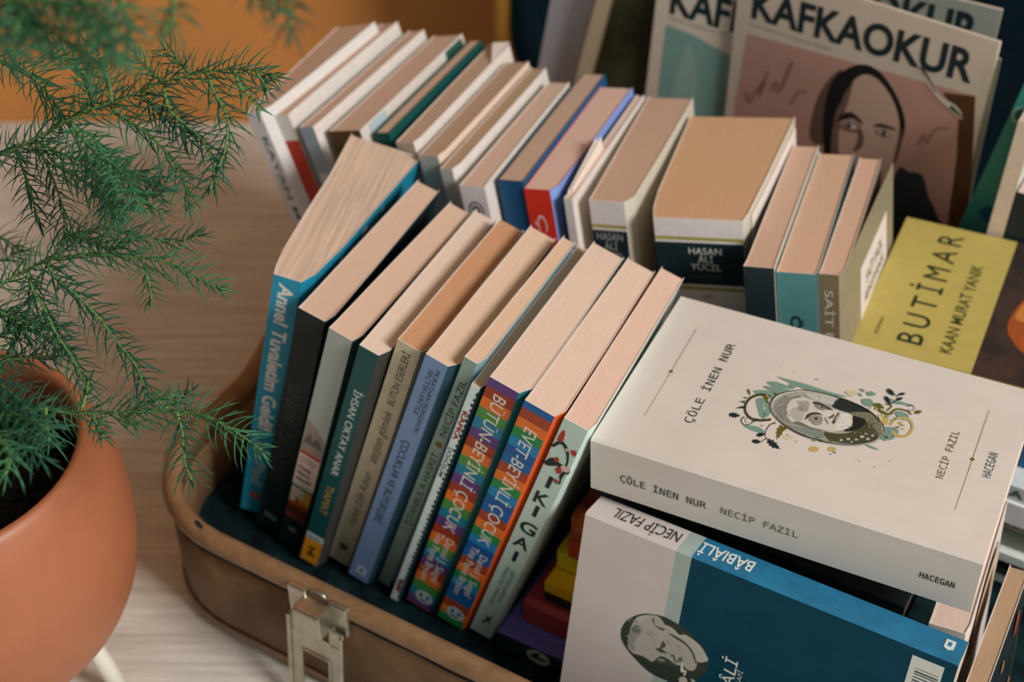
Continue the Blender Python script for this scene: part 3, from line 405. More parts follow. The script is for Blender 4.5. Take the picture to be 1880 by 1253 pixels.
((146,144,138),[8330,5190,8330,5180,8310,5180,8300,5180,8290,5170,8280,5160,8270,5150,8260,5130,8250,5120,8240,5100,8240,5090,8240,5080,8250,5090,8260,5100,8270,5120,8280,5130,8290,5140,8300,5140,8310,5140,8320,5140,8330,5140,8340,5140]),
((140,140,119),[12430,6560,12410,6550,12370,6560,12350,6600,12370,6610,12410,6600]),
((140,140,119),[12100,5480,12080,5470,12060,5500,12050,5530,12070,5540,12100,5520]),
((140,140,119),[11610,5560,11580,5550,11540,5550,11510,5570,11540,5580,11580,5580]),
((140,140,119),[11500,5630,11480,5620,11450,5640,11440,5660,11460,5670,11490,5660]),
((88,88,74),[11730,5410,11710,5400,11670,5440,11650,5480,11680,5480,11720,5450]),
((168,168,142),[12200,5740,12180,5730,12140,5740,12120,5770,12140,5780,12180,5770]),
((88,88,74),[12530,5700,12510,5690,12470,5720,12460,5760,12490,5760,12520,5730]),
((168,168,142),[12140,6260,12120,6240,12070,6260,12050,6290,12080,6300,12120,6290]),
((88,88,74),[12410,5790,12400,5780,12380,5800,12370,5820,12390,5830,12410,5810]),
((168,168,142),[12390,6460,12370,6440,12340,6450,12320,6480,12340,6500,12380,6490]),
((88,88,74),[12330,5640,12310,5640,12280,5650,12270,5670,12280,5680,12320,5660]),
((168,168,142),[12530,5970,12500,5950,12450,5970,12430,6000,12450,6010,12500,5990]),
((60,60,51),[12310,5760,12290,5760,12270,5790,12260,5810,12280,5820,12310,5790]),
((168,168,142),[12300,6690,12280,6700,12240,6730,12230,6770,12260,6770,12290,6730]),
((60,60,51),[11980,6380,11950,6380,11910,6410,11890,6440,11920,6440,11960,6410]),
((60,60,51),[12400,6510,12390,6510,12360,6530,12350,6550,12370,6560,12390,6540]),
((60,60,51),[12120,6850,12110,6820,12060,6800,12030,6820,12050,6850,12090,6870]),
((60,60,51),[12400,5850,12390,5820,12370,5810,12350,5820,12360,5850,12380,5860]),
((88,88,74),[12240,6570,12220,6550,12170,6570,12160,6610,12180,6620,12220,6600]),
((168,168,142),[12020,6500,11990,6510,11950,6550,11940,6590,11960,6580,12000,6540]),
((140,140,119),[12130,5700,12110,5690,12080,5720,12070,5740,12090,5750,12120,5730]),
((168,168,142),[12290,6270,12270,6260,12250,6280,12250,6310,12270,6320,12290,6300]),
((60,60,51),[11580,5670,11570,5640,11550,5640,11530,5670,11540,5700,11570,5690]),
((60,60,51),[12120,5450,12100,5450,12050,5480,12040,5510,12060,5510,12100,5480]),
((168,168,142),[11610,5580,11590,5580,11570,5610,11570,5640,11590,5650,11610,5620]),
((140,140,119),[12630,6070,12610,6060,12580,6080,12570,6110,12590,6120,12620,6100]),
((168,168,142),[11840,5710,11820,5700,11780,5720,11770,5750,11790,5750,11820,5730]),
((140,140,119),[12110,6410,12090,6390,12050,6370,12020,6380,12040,6400,12080,6420]),
((88,88,74),[12090,6310,12060,6300,12030,6330,12020,6370,12040,6380,12080,6350]),
((140,140,119),[12080,6410,12060,6410,12010,6440,12000,6480,12030,6490,12070,6450]),
((88,88,74),[12230,6480,12200,6480,12160,6520,12140,6560,12170,6560,12220,6530]),
((60,60,51),[12020,6650,12000,6640,11960,6640,11950,6660,11960,6670,12000,6670]),
((88,88,74),[11610,5670,11590,5680,11560,5710,11560,5740,11580,5740,11610,5700]),
((60,60,51),[12320,6630,12310,6600,12280,6610,12260,6630,12280,6660,12310,6650]),
((140,140,119),[12200,6110,12190,6110,12170,6130,12160,6160,12180,6160,12200,6130]),
((176,158,96),[13710,6800,13700,6760,13650,6740,13610,6760,13610,6810,13640,6840,13690,6840]),
((112,142,130),[10130,7680,10100,7650,10020,7660,9960,7700,9960,7740,10020,7740,10100,7720]),
((140,160,146),[9730,4410,9720,4360,9680,4360,9650,4390,9650,4440,9670,4470,9710,4450]),
((190,184,150),[10390,4710,10370,4680,10320,4650,10270,4640,10260,4660,10300,4700,10360,4720]),
((176,158,96),[6950,6340,6920,6290,6840,6290,6780,6340,6780,6390,6840,6420,6910,6390]),
((190,184,150),[12580,7380,12550,7340,12470,7320,12400,7340,12390,7380,12450,7420,12540,7420]),
((176,158,96),[8750,4130,8730,4110,8670,4110,8610,4130,8610,4160,8660,4170,8720,4160]),
((140,160,146),[9540,4560,9530,4500,9490,4480,9440,4510,9430,4560,9460,4600,9510,4600]),
((190,184,150),[12040,7740,12030,7710,11990,7710,11960,7730,11960,7770,11990,7780,12030,7770]),
((140,160,146),[13230,7340,13190,7320,13110,7360,13060,7430,13070,7480,13140,7470,13210,7410]),
((112,142,130),[7400,4210,7370,4190,7320,4220,7290,4270,7300,4300,7350,4290,7390,4250]),
((92,88,26),[11140,4900,11110,4850,11050,4840,10990,4880,10990,4940,11040,4970,11110,4950]),
((92,88,26),[8430,6950,8400,6920,8320,6920,8260,6950,8250,6990,8320,7000,8400,6990]),
((176,158,96),[13330,6650,13310,6600,13270,6600,13250,6650,13260,6710,13290,6730,13320,6710]),
((176,158,96),[10130,7470,10120,7440,10080,7420,10040,7430,10040,7460,10070,7490,10110,7490]),
((92,88,26),[13440,6800,13410,6760,13350,6770,13300,6820,13310,6880,13360,6900,13420,6860]),
((92,88,26),[10770,4580,10740,4550,10650,4550,10580,4590,10580,4640,10650,4650,10730,4630]),
((140,160,146),[12760,7260,12720,7260,12640,7310,12590,7380,12600,7410,12670,7390,12740,7320]),
((140,160,146),[11800,7480,11770,7440,11680,7420,11610,7450,11600,7500,11670,7530,11760,7530]),
((140,160,146),[12880,7420,12870,7370,12850,7360,12820,7380,12810,7430,12830,7460,12860,7460]),
((92,88,26),[10120,4540,10090,4510,10020,4500,9970,4520,9960,4560,10010,4590,10090,4580]),
((112,142,130),[7360,4770,7350,4720,7310,4690,7260,4700,7240,4740,7280,4780,7330,4800]),
((176,158,96),[13110,5700,13090,5650,13050,5650,13010,5680,13010,5730,13040,5760,13090,5740]),
((176,158,96),[7950,4660,7940,4630,7910,4620,7880,4620,7880,4650,7900,4670,7930,4670]),
((190,184,150),[10780,7670,10760,7620,10710,7600,10660,7640,10650,7690,10690,7730,10750,7720]),
((140,160,146),[7340,4840,7310,4820,7250,4840,7200,4880,7200,4910,7250,4910,7320,4880]),
((92,88,26),[10330,4340,10280,4330,10200,4380,10140,4460,10150,4500,10230,4480,10310,4410]),
((112,142,130),[10070,4440,10040,4430,9990,4450,9960,4490,9970,4530,10010,4520,10050,4490]),
((176,158,96),[13650,7070,13630,7020,13570,6990,13510,7010,13500,7060,13550,7100,13610,7100]),
((176,158,96),[8760,7090,8730,7080,8660,7120,8610,7170,8620,7210,8680,7200,8740,7140]),
((92,88,26),[8280,6830,8270,6800,8230,6790,8200,6820,8200,6860,8230,6890,8260,6870]),
((190,184,150),[9030,7100,9000,7070,8930,7060,8870,7090,8860,7130,8920,7160,9000,7140]),
((112,142,130),[9320,7370,9300,7340,9260,7350,9230,7380,9230,7410,9260,7420,9300,7400]),
((112,142,130),[13160,6360,13150,6320,13120,6320,13090,6340,13090,6390,13110,6410,13140,6400]),
((190,184,150),[12130,7670,12120,7620,12080,7590,12050,7610,12030,7660,12060,7710,12100,7710]),
((190,184,150),[13690,6870,13670,6850,13650,6860,13630,6880,13630,6900,13650,6910,13680,6890]),
((140,160,146),[13110,7240,13080,7210,13000,7200,12940,7220,12940,7250,13000,7270,13070,7270]),
((112,142,130),[13000,7660,12970,7630,12910,7630,12850,7660,12850,7700,12900,7720,12970,7700]),
((112,142,130),[7330,5010,7280,5000,7190,5040,7120,5100,7120,5140,7200,5120,7290,5070]),
((140,160,146),[12650,7600,12640,7550,12600,7540,12570,7560,12570,7610,12590,7640,12630,7630]),
((92,88,26),[10030,4240,9990,4230,9910,4230,9850,4260,9850,4290,9910,4290,9990,4270]),
((92,88,26),[13150,5890,13110,5860,13030,5880,12980,5940,12990,6000,13050,6000,13120,5960]),
((176,158,96),[13450,6180,13430,6130,13370,6110,13320,6140,13310,6200,13360,6240,13420,6230]),
((112,142,130),[7100,6320,7090,6260,7030,6230,6970,6250,6950,6310,6990,6360,7060,6370]),
((176,158,96),[8220,7160,8180,7170,8120,7210,8080,7270,8080,7290,8140,7260,8190,7200]),
((92,88,26),[7760,6710,7740,6680,7690,6650,7640,6650,7630,6680,7670,6710,7720,6730]),
((120,118,108),[8350,6610,8380,6580,8430,6530,8490,6470,8540,6410,8580,6350,8600,6290,8610,6220,8620,6140,8620,6070,8620,6020,8650,6020,8650,6070,8650,6140,8640,6220,8630,6300,8600,6370,8560,6440,8500,6500,8450,6560,8400,6610,8360,6640]),
((120,118,108),[8460,6660,8490,6630,8540,6580,8590,6520,8640,6460,8670,6400,8690,6330,8700,6240,8710,6160,8710,6080,8720,6030,8750,6030,8740,6080,8740,6150,8730,6240,8720,6330,8700,6410,8660,6480,8610,6550,8550,6610,8510,6660,8480,6690]),
((120,118,108),[8580,6720,8610,6680,8650,6630,8690,6570,8730,6510,8760,6440,8780,6360,8790,6270,8800,6180,8810,6090,8810,6030,8840,6030,8840,6090,8830,6170,8820,6270,8810,6370,8790,6450,8760,6530,8710,6600,8660,6660,8620,6710,8590,6740]),
((120,118,108),[8690,6770,8720,6730,8750,6680,8790,6620,8830,6550,8860,6480,8870,6400,8890,6300,8890,6190,8900,6100,8910,6040,8930,6040,8930,6100,8920,6190,8920,6300,8900,6400,8880,6490,8850,6570,8810,6640,8770,6710,8730,6760,8710,6790]),
((120,118,108),[8800,6820,8830,6780,8860,6730,8890,6670,8930,6600,8950,6530,8970,6440,8980,6330,8990,6210,8990,6110,9000,6040,9030,6040,9020,6110,9020,6210,9010,6320,9000,6440,8980,6540,8950,6620,8920,6690,8880,6750,8850,6810,8830,6840]),
((168,170,156),[11200,4860,11190,4800,11150,4750,11100,4740,11050,4760,11030,4810,11060,4860,11110,4900,11170,4890]),
((168,170,156),[11490,5070,11490,5010,11440,4960,11380,4940,11320,4970,11310,5020,11330,5080,11390,5120,11450,5120]),
((168,170,156),[11850,5190,11840,5130,11800,5090,11740,5070,11700,5090,11680,5140,11710,5200,11760,5230,11810,5230]),
((168,170,156),[12070,5500,12060,5430,12010,5380,11940,5360,11880,5380,11860,5450,11890,5520,11960,5560,12020,5550]),
((168,170,156),[12350,5460,12350,5400,12300,5340,12240,5330,12180,5350,12170,5410,12200,5470,12250,5510,12320,5500]),
((168,170,156),[12480,5780,12470,5720,12430,5670,12380,5660,12330,5680,12320,5730,12340,5790,12390,5820,12450,5820]),
((168,170,156),[11670,4940,11670,4890,11630,4860,11590,4850,11560,4860,11550,4900,11560,4940,11600,4970,11640,4960]),
((168,170,156),[12120,5750,12120,5710,12090,5670,12040,5660,12010,5680,12000,5710,12020,5760,12060,5780,12100,5780]),
((44,48,36),[7280,5770,7270,5870,7250,6010,7240,6180,7250,6350,7290,6500,7370,6640,7480,6790,7610,6930,7750,7070,7910,7180,8060,7290,8220,7380,8390,7460,8590,7530,8800,7580,9040,7620,9310,7650,9600,7670,9880,7670,10140,7670,10380,7660,10620,7640,10840,7600,11050,7570,11250,7520,11430,7470,11590,7420,11750,7350,11890,7280,12030,7200,12170,7100,12310,6980,12430,6860,12540,6740,12620,6620,12680,6510,12720,6410,12740,6310,12750,6200,12740,6090,12730,5960,12700,5830,12670,5690,12610,5560,12530,5440,12430,5320,12300,5200,12160,5080,12000,4970,11850,4870,11690,4790,11520,4710,11340,4650,11160,4590,10970,4540,10780,4500,10580,4470,10380,4440,10170,4430,9980,4420,9780,4420,9580,4430,9390,4450,9200,4480,9020,4520,8830,4570,8640,4640,8460,4710,8290,4790,8140,4870,8000,4950,7880,5030,7770,5120,7670,5200,7580,5290,7500,5390,7430,5510,7360,5620,7310,5710,7270,5780,7240,5750,7280,5680,7330,5590,7400,5470,7480,5360,7560,5250,7660,5160,7760,5070,7870,4980,7990,4900,8130,4820,8280,4740,8460,4660,8640,4580,8830,4510,9020,4460,9200,4420,9390,4390,9590,4380,9780,4370,9980,4370,10180,4370,10390,4390,10590,4410,10790,4450,10990,4490,11170,4540,11350,4590,11530,4660,11700,4730,11860,4820,12020,4920,12180,5030,12320,5150,12450,5270,12560,5400,12640,5530,12700,5660,12740,5810,12770,5940,12780,6070,12790,6200,12780,6310,12750,6430,12710,6540,12650,6660,12560,6780,12450,6910,12320,7030,12190,7150,12050,7250,11900,7340,11760,7410,11600,7470,11430,7530,11250,7580,11050,7620,10840,7660,10610,7700,10380,7720,10140,7730,9870,7730,9590,7730,9310,7710,9030,7680,8780,7640,8570,7590,8380,7520,8200,7440,8040,7340,7880,7240,7730,7120,7580,6980,7450,6840,7340,6690,7260,6530,7210,6370,7200,6190,7210,6020,7230,5870,7230,5770]),
],
'portrait_blue':[
((44,54,46),[2920,6310,2920,6570,2970,6840,3050,7090,3180,7330,3340,7550,3520,7750,3700,7920,3900,8060,4130,8190,4400,8290,4690,8380,5010,8430,5380,8410,5770,8350,6140,8260,6480,8140,6790,7980,7070,7800,7300,7590,7480,7360,7620,7130,7700,6890,7730,6640,7720,6390,7650,6110,7520,5810,7370,5540,7180,5300,6960,5080,6710,4900,6420,4770,6100,4690,5780,4640,5450,4620,5110,4630,4790,4690,4470,4810,4160,4980,3870,5150,3610,5320,3380,5510,3190,5700,3050,5890,2970,6090]),
((176,170,160),[5180,7960,5250,8000,5440,7990,5620,7960,5750,7890,5870,7800,5990,7750,6070,7790,6160,7870,6290,7910,6530,7870,6830,7790,7090,7670,7310,7500,7490,7300,7620,7130,7680,7030,7690,6970,7640,6900,7520,6780,7340,6640,7180,6610,7060,6740,6960,6970,6850,7180,6710,7320,6570,7430,6410,7520,6230,7540,6030,7530,5830,7560,5580,7680,5320,7850]),
((168,162,152),[3400,5810,3360,6110,3370,6490,3390,6840,3430,7130,3490,7410,3590,7640,3740,7840,3940,7990,4150,8120,4350,8220,4560,8290,4740,8300,4890,8230,5030,8100,5180,7960,5400,7830,5640,7690,5870,7580,6070,7540,6260,7540,6430,7500,6590,7420,6740,7310,6870,7160,6990,6970,7100,6740,7160,6520,7170,6320,7130,6130,7070,5990,6980,5910,6850,5870,6740,5860,6660,5890,6610,5950,6520,5990,6410,5950,6270,5890,6110,5860,5930,5900,5730,5980,5550,6020,5400,6020,5270,5980,5160,5900,5060,5750,4980,5550,4870,5410,4720,5400,4550,5450,4360,5490,4150,5470,3920,5420,3730,5430,3580,5490,3470,5610]),
((136,138,128),[3440,5830,3400,6130,3390,6520,3410,6850,3480,7050,3590,7190,3690,7270,3800,7290,3920,7260,4000,7200,4030,7110,4030,7000,4000,6860,3930,6690,3820,6480,3750,6270,3760,6020,3800,5770,3800,5610,3700,5590,3550,5660]),
((100,104,96),[3460,6870,3510,6990,3610,7130,3700,7220,3780,7220,3860,7170,3910,7100,3930,7000,3910,6880,3860,6790,3780,6740,3670,6710,3580,6700,3520,6730,3470,6790]),
((178,174,164),[3590,7640,3740,7810,3970,8000,4150,8120,4200,8100,4180,8010,4130,7890,4030,7730,3890,7540,3770,7420,3660,7440,3580,7530]),
((80,84,78),[4440,7930,4450,8010,4490,8080,4540,8090,4560,8000,4580,7860,4640,7750,4760,7710,4910,7710,5030,7720,5120,7730,5190,7760,5220,7760,5200,7700,5140,7610,5060,7560,4950,7570,4820,7610,4700,7670,4600,7750,4500,7840]),
((70,76,70),[5170,6880,5190,6940,5220,6950,5260,6930,5320,6880,5380,6810,5410,6720,5360,6630,5280,6540,5240,6460,5310,6420,5430,6400,5490,6370,5450,6310,5340,6240,5230,6200,5130,6200,5030,6230,4950,6260,4910,6290,4900,6320,4910,6350,4960,6370,5030,6390,5090,6450,5130,6580,5150,6750]),
((58,64,58),[5010,5480,5000,5560,5030,5680,5080,5780,5170,5860,5290,5940,5410,5980,5540,5980,5670,5940,5810,5900,6010,5850,6220,5790,6330,5740,6260,5700,6080,5670,5910,5630,5750,5600,5580,5560,5440,5530,5340,5500,5270,5480,5200,5470,5120,5450,5050,5450]),
((128,128,118),[5100,5670,5120,5730,5200,5800,5290,5860,5380,5870,5480,5870,5530,5840,5510,5790,5440,5720,5370,5670,5270,5650,5160,5650]),
((96,96,88),[5720,6200,5730,6260,5780,6360,5820,6420,5880,6430,5930,6400,5980,6330,6030,6210,6080,6040,6100,5940,6080,5930,6030,5980,5980,6050,5940,6120,5900,6210,5850,6270,5800,6250,5740,6210]),
((104,104,94),[6130,6010,6140,6110,6170,6270,6210,6400,6250,6460,6300,6490,6350,6470,6410,6360,6480,6200,6510,6090,6460,6090,6380,6130,6300,6160,6230,6100,6170,6030]),
((56,60,54),[5440,7590,5520,7600,5690,7600,5870,7580,6050,7540,6240,7490,6420,7410,6590,7320,6740,7200,6860,7070,6960,6920,7030,6750,7080,6620,7120,6570,7140,6550,7150,6540,7140,6510,7120,6470,7080,6510,7000,6650,6900,6850,6780,7030,6640,7160,6500,7260,6340,7340,6180,7390,6010,7420,5840,7450,5670,7500,5510,7550]),
((206,200,188),[6360,6180,6380,6250,6420,6260,6460,6210,6480,6100,6500,5940,6530,5820,6600,5780,6680,5780,6730,5750,6730,5650,6700,5520,6670,5430,6630,5420,6600,5450,6580,5500,6610,5570,6660,5650,6670,5690,6610,5640,6510,5560,6430,5560,6380,5740,6360,5990]),
((176,170,158),[6390,5080,6420,5160,6480,5240,6540,5310,6600,5340,6670,5360,6730,5350,6800,5290,6860,5200,6890,5110,6850,5040,6780,4980,6700,4930,6630,4900,6550,4890,6490,4900,6440,4940,6400,5010]),
((170,164,152),[7010,5390,7040,5420,7090,5440,7140,5450,7200,5440,7250,5410,7280,5380,7240,5330,7170,5280,7100,5260,7060,5290,7020,5340]),
((149,146,139),[3770,7490,3760,7500,3750,7520,3740,7530,3720,7550,3710,7560,3700,7580,3690,7590,3680,7590,3670,7600,3660,7610,3660,7590,3660,7590,3670,7580,3680,7570,3690,7560,3700,7540,3700,7530,3710,7510,3720,7490,3730,7480,3740,7460]),
((193,190,183),[3430,7450,3420,7460,3410,7470,3390,7480,3380,7490,3360,7500,3350,7510,3330,7510,3320,7510,3310,7510,3300,7510,3300,7500,3300,7500,3310,7490,3330,7490,3340,7480,3350,7480,3360,7470,3370,7450,3390,7440,3400,7430,3410,7420]),
((199,196,189),[3820,6120,3800,6120,3780,6120,3760,6120,3730,6110,3700,6110,3680,6100,3650,6090,3630,6080,3610,6070,3600,6060,3600,6050,3610,6050,3630,6060,3660,6070,3680,6080,3700,6080,3730,6080,3750,6080,3780,6080,3800,6080,3810,6080]),
((191,188,181),[3470,6390,3460,6380,3430,6370,3400,6370,3370,6360,3340,6350,3310,6330,3280,6320,3260,6300,3230,6280,3220,6270,3220,6260,3240,6270,3260,6280,3290,6300,3320,6310,3340,6320,3370,6330,3400,6340,3430,6340,3450,6340,3470,6350]),
((142,139,132),[3700,5610,3680,5600,3650,5600,3620,5590,3590,5580,3550,5570,3520,5560,3490,5540,3460,5530,3440,5510,3420,5500,3420,5490,3440,5500,3460,5510,3490,5520,3530,5530,3550,5540,3580,5550,3620,5560,3650,5560,3670,5560,3690,5570]),
((113,110,103),[3560,6010,3540,6010,3510,6010,3480,6010,3440,6020,3410,6020,3380,6010,3340,6010,3310,6000,3280,6000,3260,5990,3260,5980,3280,5980,3310,5990,3340,5990,3370,5990,3400,5990,3440,5990,3470,5980,3500,5980,3530,5970,3550,5970]),
((185,182,175),[3690,7660,3690,7670,3680,7680,3670,7700,3660,7720,3650,7730,3640,7750,3630,7760,3630,7770,3620,7770,3610,7780,3610,7770,3610,7760,3620,7750,3620,7740,3630,7730,3630,7720,3640,7700,3650,7680,3650,7660,3660,7640,3670,7630]),
((176,173,166),[3340,7270,3330,7280,3310,7290,3290,7310,3270,7320,3250,7340,3230,7340,3210,7350,3190,7360,3180,7360,3170,7370,3160,7360,3170,7350,3190,7340,3200,7330,3220,7320,3240,7310,3250,7300,3270,7280,3290,7260,3310,7250,3320,7240]),
((157,154,147),[3630,7270,3620,7280,3610,7290,3590,7300,3570,7320,3550,7330,3530,7340,3510,7350,3490,7350,3480,7360,3470,7360,3460,7350,3470,7340,3490,7340,3500,7330,3520,7320,3530,7310,3550,7290,3570,7280,3590,7260,3600,7240,3610,7230]),
((179,176,169),[3690,7260,3680,7260,3670,7280,3660,7290,3640,7310,3630,7320,3620,7330,3600,7340,3590,7350,3580,7350,3570,7350,3570,7340,3570,7340,3580,7330,3590,7320,3600,7310,3610,7300,3620,7290,3640,7270,3650,7250,3660,7240,3660,7220]),
((168,165,158),[3820,5410,3810,5420,3800,5430,3790,5450,3780,5460,3760,5470,3750,5480,3740,5480,3730,5490,3720,5490,3710,5500,3710,5480,3710,5480,3720,5470,3730,5470,3740,5460,3750,5450,3760,5440,3770,5420,3780,5400,3790,5390,3790,5380]),
((137,134,127),[3780,7380,3770,7390,3760,7410,3740,7430,3730,7460,3710,7480,3700,7490,3690,7510,3670,7530,3660,7540,3650,7550,3640,7540,3650,7530,3660,7510,3670,7500,3680,7480,3700,7460,3710,7440,3720,7410,3730,7390,3740,7360,3750,7350]),
((157,154,147),[3380,6410,3370,6420,3360,6420,3340,6420,3330,6420,3310,6420,3300,6420,3280,6420,3270,6410,3250,6400,3250,6400,3250,6390,3260,6390,3270,6390,3280,6400,3290,6400,3310,6400,3320,6390,3330,6390,3350,6380,3360,6380,3370,6380]),
((119,116,109),[3460,5690,3450,5690,3430,5690,3410,5690,3390,5690,3370,5690,3350,5680,3330,5670,3310,5670,3290,5660,3280,5650,3280,5640,3290,5640,3310,5650,3330,5650,3350,5660,3370,5660,3380,5660,3410,5660,3430,5660,3440,5660,3450,5650]),
((134,131,124),[3280,7320,3270,7310,3250,7310,3220,7310,3190,7300,3160,7300,3140,7290,3110,7280,3080,7270,3060,7260,3050,7250,3050,7240,3060,7240,3090,7250,3110,7260,3140,7270,3160,7270,3190,7280,3210,7280,3240,7280,3260,7280,3280,7280]),
((201,198,191),[3920,7130,3910,7130,3890,7130,3860,7130,3830,7130,3810,7120,3780,7120,3760,7110,3730,7100,3710,7090,3700,7080,3700,7070,3710,7070,3730,7080,3760,7090,3780,7090,3810,7100,3830,7100,3850,7100,3880,7100,3900,7090,3920,7090]),
((116,113,106),[3590,6440,3570,6440,3540,6460,3520,6470,3490,6480,3460,6490,3430,6500,3400,6500,3380,6500,3350,6510,3340,6510,3330,6500,3350,6490,3370,6490,3400,6480,3420,6470,3450,6460,3470,6450,3500,6440,3530,6420,3550,6410,3570,6400]),
((194,191,184),[3770,6010,3750,6010,3730,6010,3700,6010,3670,6010,3640,6010,3610,6010,3580,6010,3550,6000,3530,5990,3510,5990,3510,5980,3530,5980,3550,5980,3580,5980,3610,5990,3630,5990,3660,5980,3690,5980,3720,5970,3740,5970,3760,5970]),
((160,157,150),[3770,5750,3760,5760,3740,5780,3720,5800,3700,5820,3680,5840,3660,5860,3640,5870,3620,5890,3600,5900,3590,5910,3580,5890,3590,5880,3610,5870,3630,5860,3640,5840,3660,5820,3680,5800,3700,5780,3720,5750,3730,5730,3740,5710]),
((186,183,176),[3620,7320,3610,7320,3600,7320,3580,7310,3560,7310,3540,7300,3530,7290,3510,7280,3490,7270,3480,7260,3470,7250,3470,7240,3480,7250,3500,7250,3510,7260,3530,7270,3550,7280,3560,7280,3580,7280,3590,7280,3610,7280,3620,7280]),
((118,118,108),[4310,7000,4350,6990,4400,6980,4460,6960,4520,6940,4570,6910,4620,6880,4680,6830,4730,6770,4770,6730,4810,6700,4810,6700,4780,6740,4740,6790,4690,6840,4640,6890,4580,6930,4530,6960,4470,6990,4410,7010,4360,7020,4330,7040]),
((118,118,108),[4430,7180,4480,7170,4530,7160,4600,7150,4670,7130,4740,7110,4800,7080,4860,7030,4920,6980,4980,6940,5010,6920,5020,6920,4980,6950,4930,7000,4870,7050,4810,7090,4750,7130,4680,7160,4610,7180,4540,7190,4480,7200,4440,7210]),
((118,118,108),[5410,7110,5440,7090,5490,7060,5540,7030,5590,6990,5630,6950,5670,6890,5710,6820,5740,6740,5770,6680,5790,6630,5790,6640,5770,6680,5750,6750,5720,6830,5680,6900,5650,6960,5600,7010,5550,7050,5500,7090,5460,7120,5430,7140]),
((118,118,108),[5890,7130,5940,7110,6000,7080,6070,7040,6150,7000,6210,6960,6260,6900,6300,6830,6350,6770,6380,6710,6400,6660,6410,6670,6390,6720,6360,6780,6320,6850,6270,6920,6220,6970,6160,7020,6090,7070,6010,7100,5950,7140,5900,7160]),
((118,118,108),[5480,6230,5500,6260,5530,6310,5560,6350,5600,6400,5630,6430,5670,6440,5710,6440,5760,6430,5800,6420,5820,6420,5830,6430,5800,6430,5760,6440,5720,6450,5670,6460,5630,6450,5590,6420,5550,6370,5510,6320,5480,6280,5460,6250]),
],
'magazine':[
((190,146,134),[1070,20790,17480,21810,18450,16260,19150,9840,1140,1540,770,14750]),
((84,54,32),[15350,21320,17460,21780,18450,16260,19180,10010,17880,9410,17550,12950,17190,17180,16730,19920]),
((48,52,58),[13370,14490,13610,15120,13960,15050,14310,14940,14640,15050,14960,15110,15250,15030,15470,14700,15680,14230,15910,13750,16170,13380,16460,13020,16840,12490,17580,11660,18400,10650,18500,9700,17190,8550,15080,7440,13480,7390,13020,9370,13140,12340]),
((104,80,70),[6830,14680,6710,15360,6740,16340,6830,17270,6980,18030,7190,18730,7440,19340,7770,19910,8130,20390,8360,20570,8340,20310,8180,19750,8040,19130,7950,18540,7870,17900,7850,17200,7970,16360,8150,15460,8150,14810,7790,14500,7240,14430]),
((26,28,30),[7890,14640,7710,15490,7590,16460,7530,17380,7560,18180,7660,18920,7830,19550,8080,20040,8400,20420,8750,20750,9100,21050,9470,21290,9860,21430,10270,21460,10690,21380,11110,21210,11550,20900,12000,20490,12400,20050,12740,19600,13040,19110,13270,18630,13390,18170,13430,17720,13420,17350,13390,17150,13310,17040,13150,16740,12980,16080,12720,15220,12200,14460,11140,13830,9790,13290,8720,13070,8220,13330,8030,13910]),
((200,166,150),[8590,17470,8650,17960,8730,18410,8850,18860,9020,19350,9220,19850,9450,20260,9690,20530,9950,20720,10240,20810,10550,20810,10890,20710,11230,20540,11600,20270,11970,19920,12290,19530,12560,19120,12780,18680,12950,18240,13050,17800,13100,17360,13130,16880,13170,16340,13190,15750,13110,15130,12900,14380,12580,13590,12190,12960,11710,12560,11160,12330,10590,12300,9960,12490,9310,12890,8810,13410,8570,14100,8480,14910,8450,15670,8450,16320,8510,16920]),
((120,92,82),[8410,16830,8440,17310,8510,17650,8630,18060,8850,18800,9110,19600,9290,19990,9310,19670,9240,18940,9160,18260,9090,17830,9000,17460,8940,17030,8910,16490,8900,15890,8950,15270,9110,14540,9330,13790,9400,13340,9190,13360,8820,13690,8540,14210,8430,15010,8400,16000]),
((46,40,40),[8550,16660,8590,16840,8720,17120,8890,17370,9070,17540,9290,17680,9530,17750,9790,17700,10060,17580,10280,17450,10410,17310,10480,17160,10450,17080,10280,17140,10010,17270,9740,17320,9470,17220,9200,17040,8970,16890,8770,16760,8620,16660]),
((50,44,42),[11220,17300,11240,17390,11410,17550,11620,17660,11870,17720,12170,17730,12430,17730,12640,17690,12820,17620,12860,17560,12690,17530,12380,17510,12060,17480,11740,17400,11410,17320]),
((126,102,94),[8920,16290,8960,16510,9140,16820,9360,17040,9640,17110,9960,17100,10210,17040,10360,16900,10450,16710,10430,16540,10290,16430,10040,16350,9770,16290,9460,16240,9120,16220]),
((214,196,186),[9220,16660,9270,16780,9410,16920,9580,17000,9800,16980,10050,16890,10180,16790,10090,16690,9870,16580,9660,16510,9480,16520,9300,16580]),
((130,106,98),[11460,17030,11610,17170,11840,17330,12080,17410,12310,17340,12540,17200,12660,17060,12580,16950,12390,16840,12190,16780,12000,16760,11800,16770,11640,16810,11520,16860,11440,16940]),
((206,190,180),[11590,17040,11690,17140,11900,17260,12090,17310,12280,17260,12450,17150,12520,17050,12430,16980,12230,16920,12030,16890,11850,16910,11670,16970]),
((110,84,76),[10250,16790,10360,16820,10520,16700,10650,16510,10720,16210,10760,15840,10720,15510,10550,15230,10310,14990,10150,14920,10170,15100,10270,15450,10350,15810,10320,16180,10260,16550]),
((90,70,64),[13130,16880,13110,17310,13090,17680,13100,17870,13190,17840,13320,17630,13390,17270,13380,16610,13310,15770,13240,15180,13180,14990,13130,15040,13090,15260,13090,15710,13110,16330]),
((60,66,64),[9700,16790,9700,16680,9650,16580,9560,16520,9470,16510,9400,16560,9360,16660,9360,16770,9410,16870,9500,16930,9590,16930,9660,16880]),
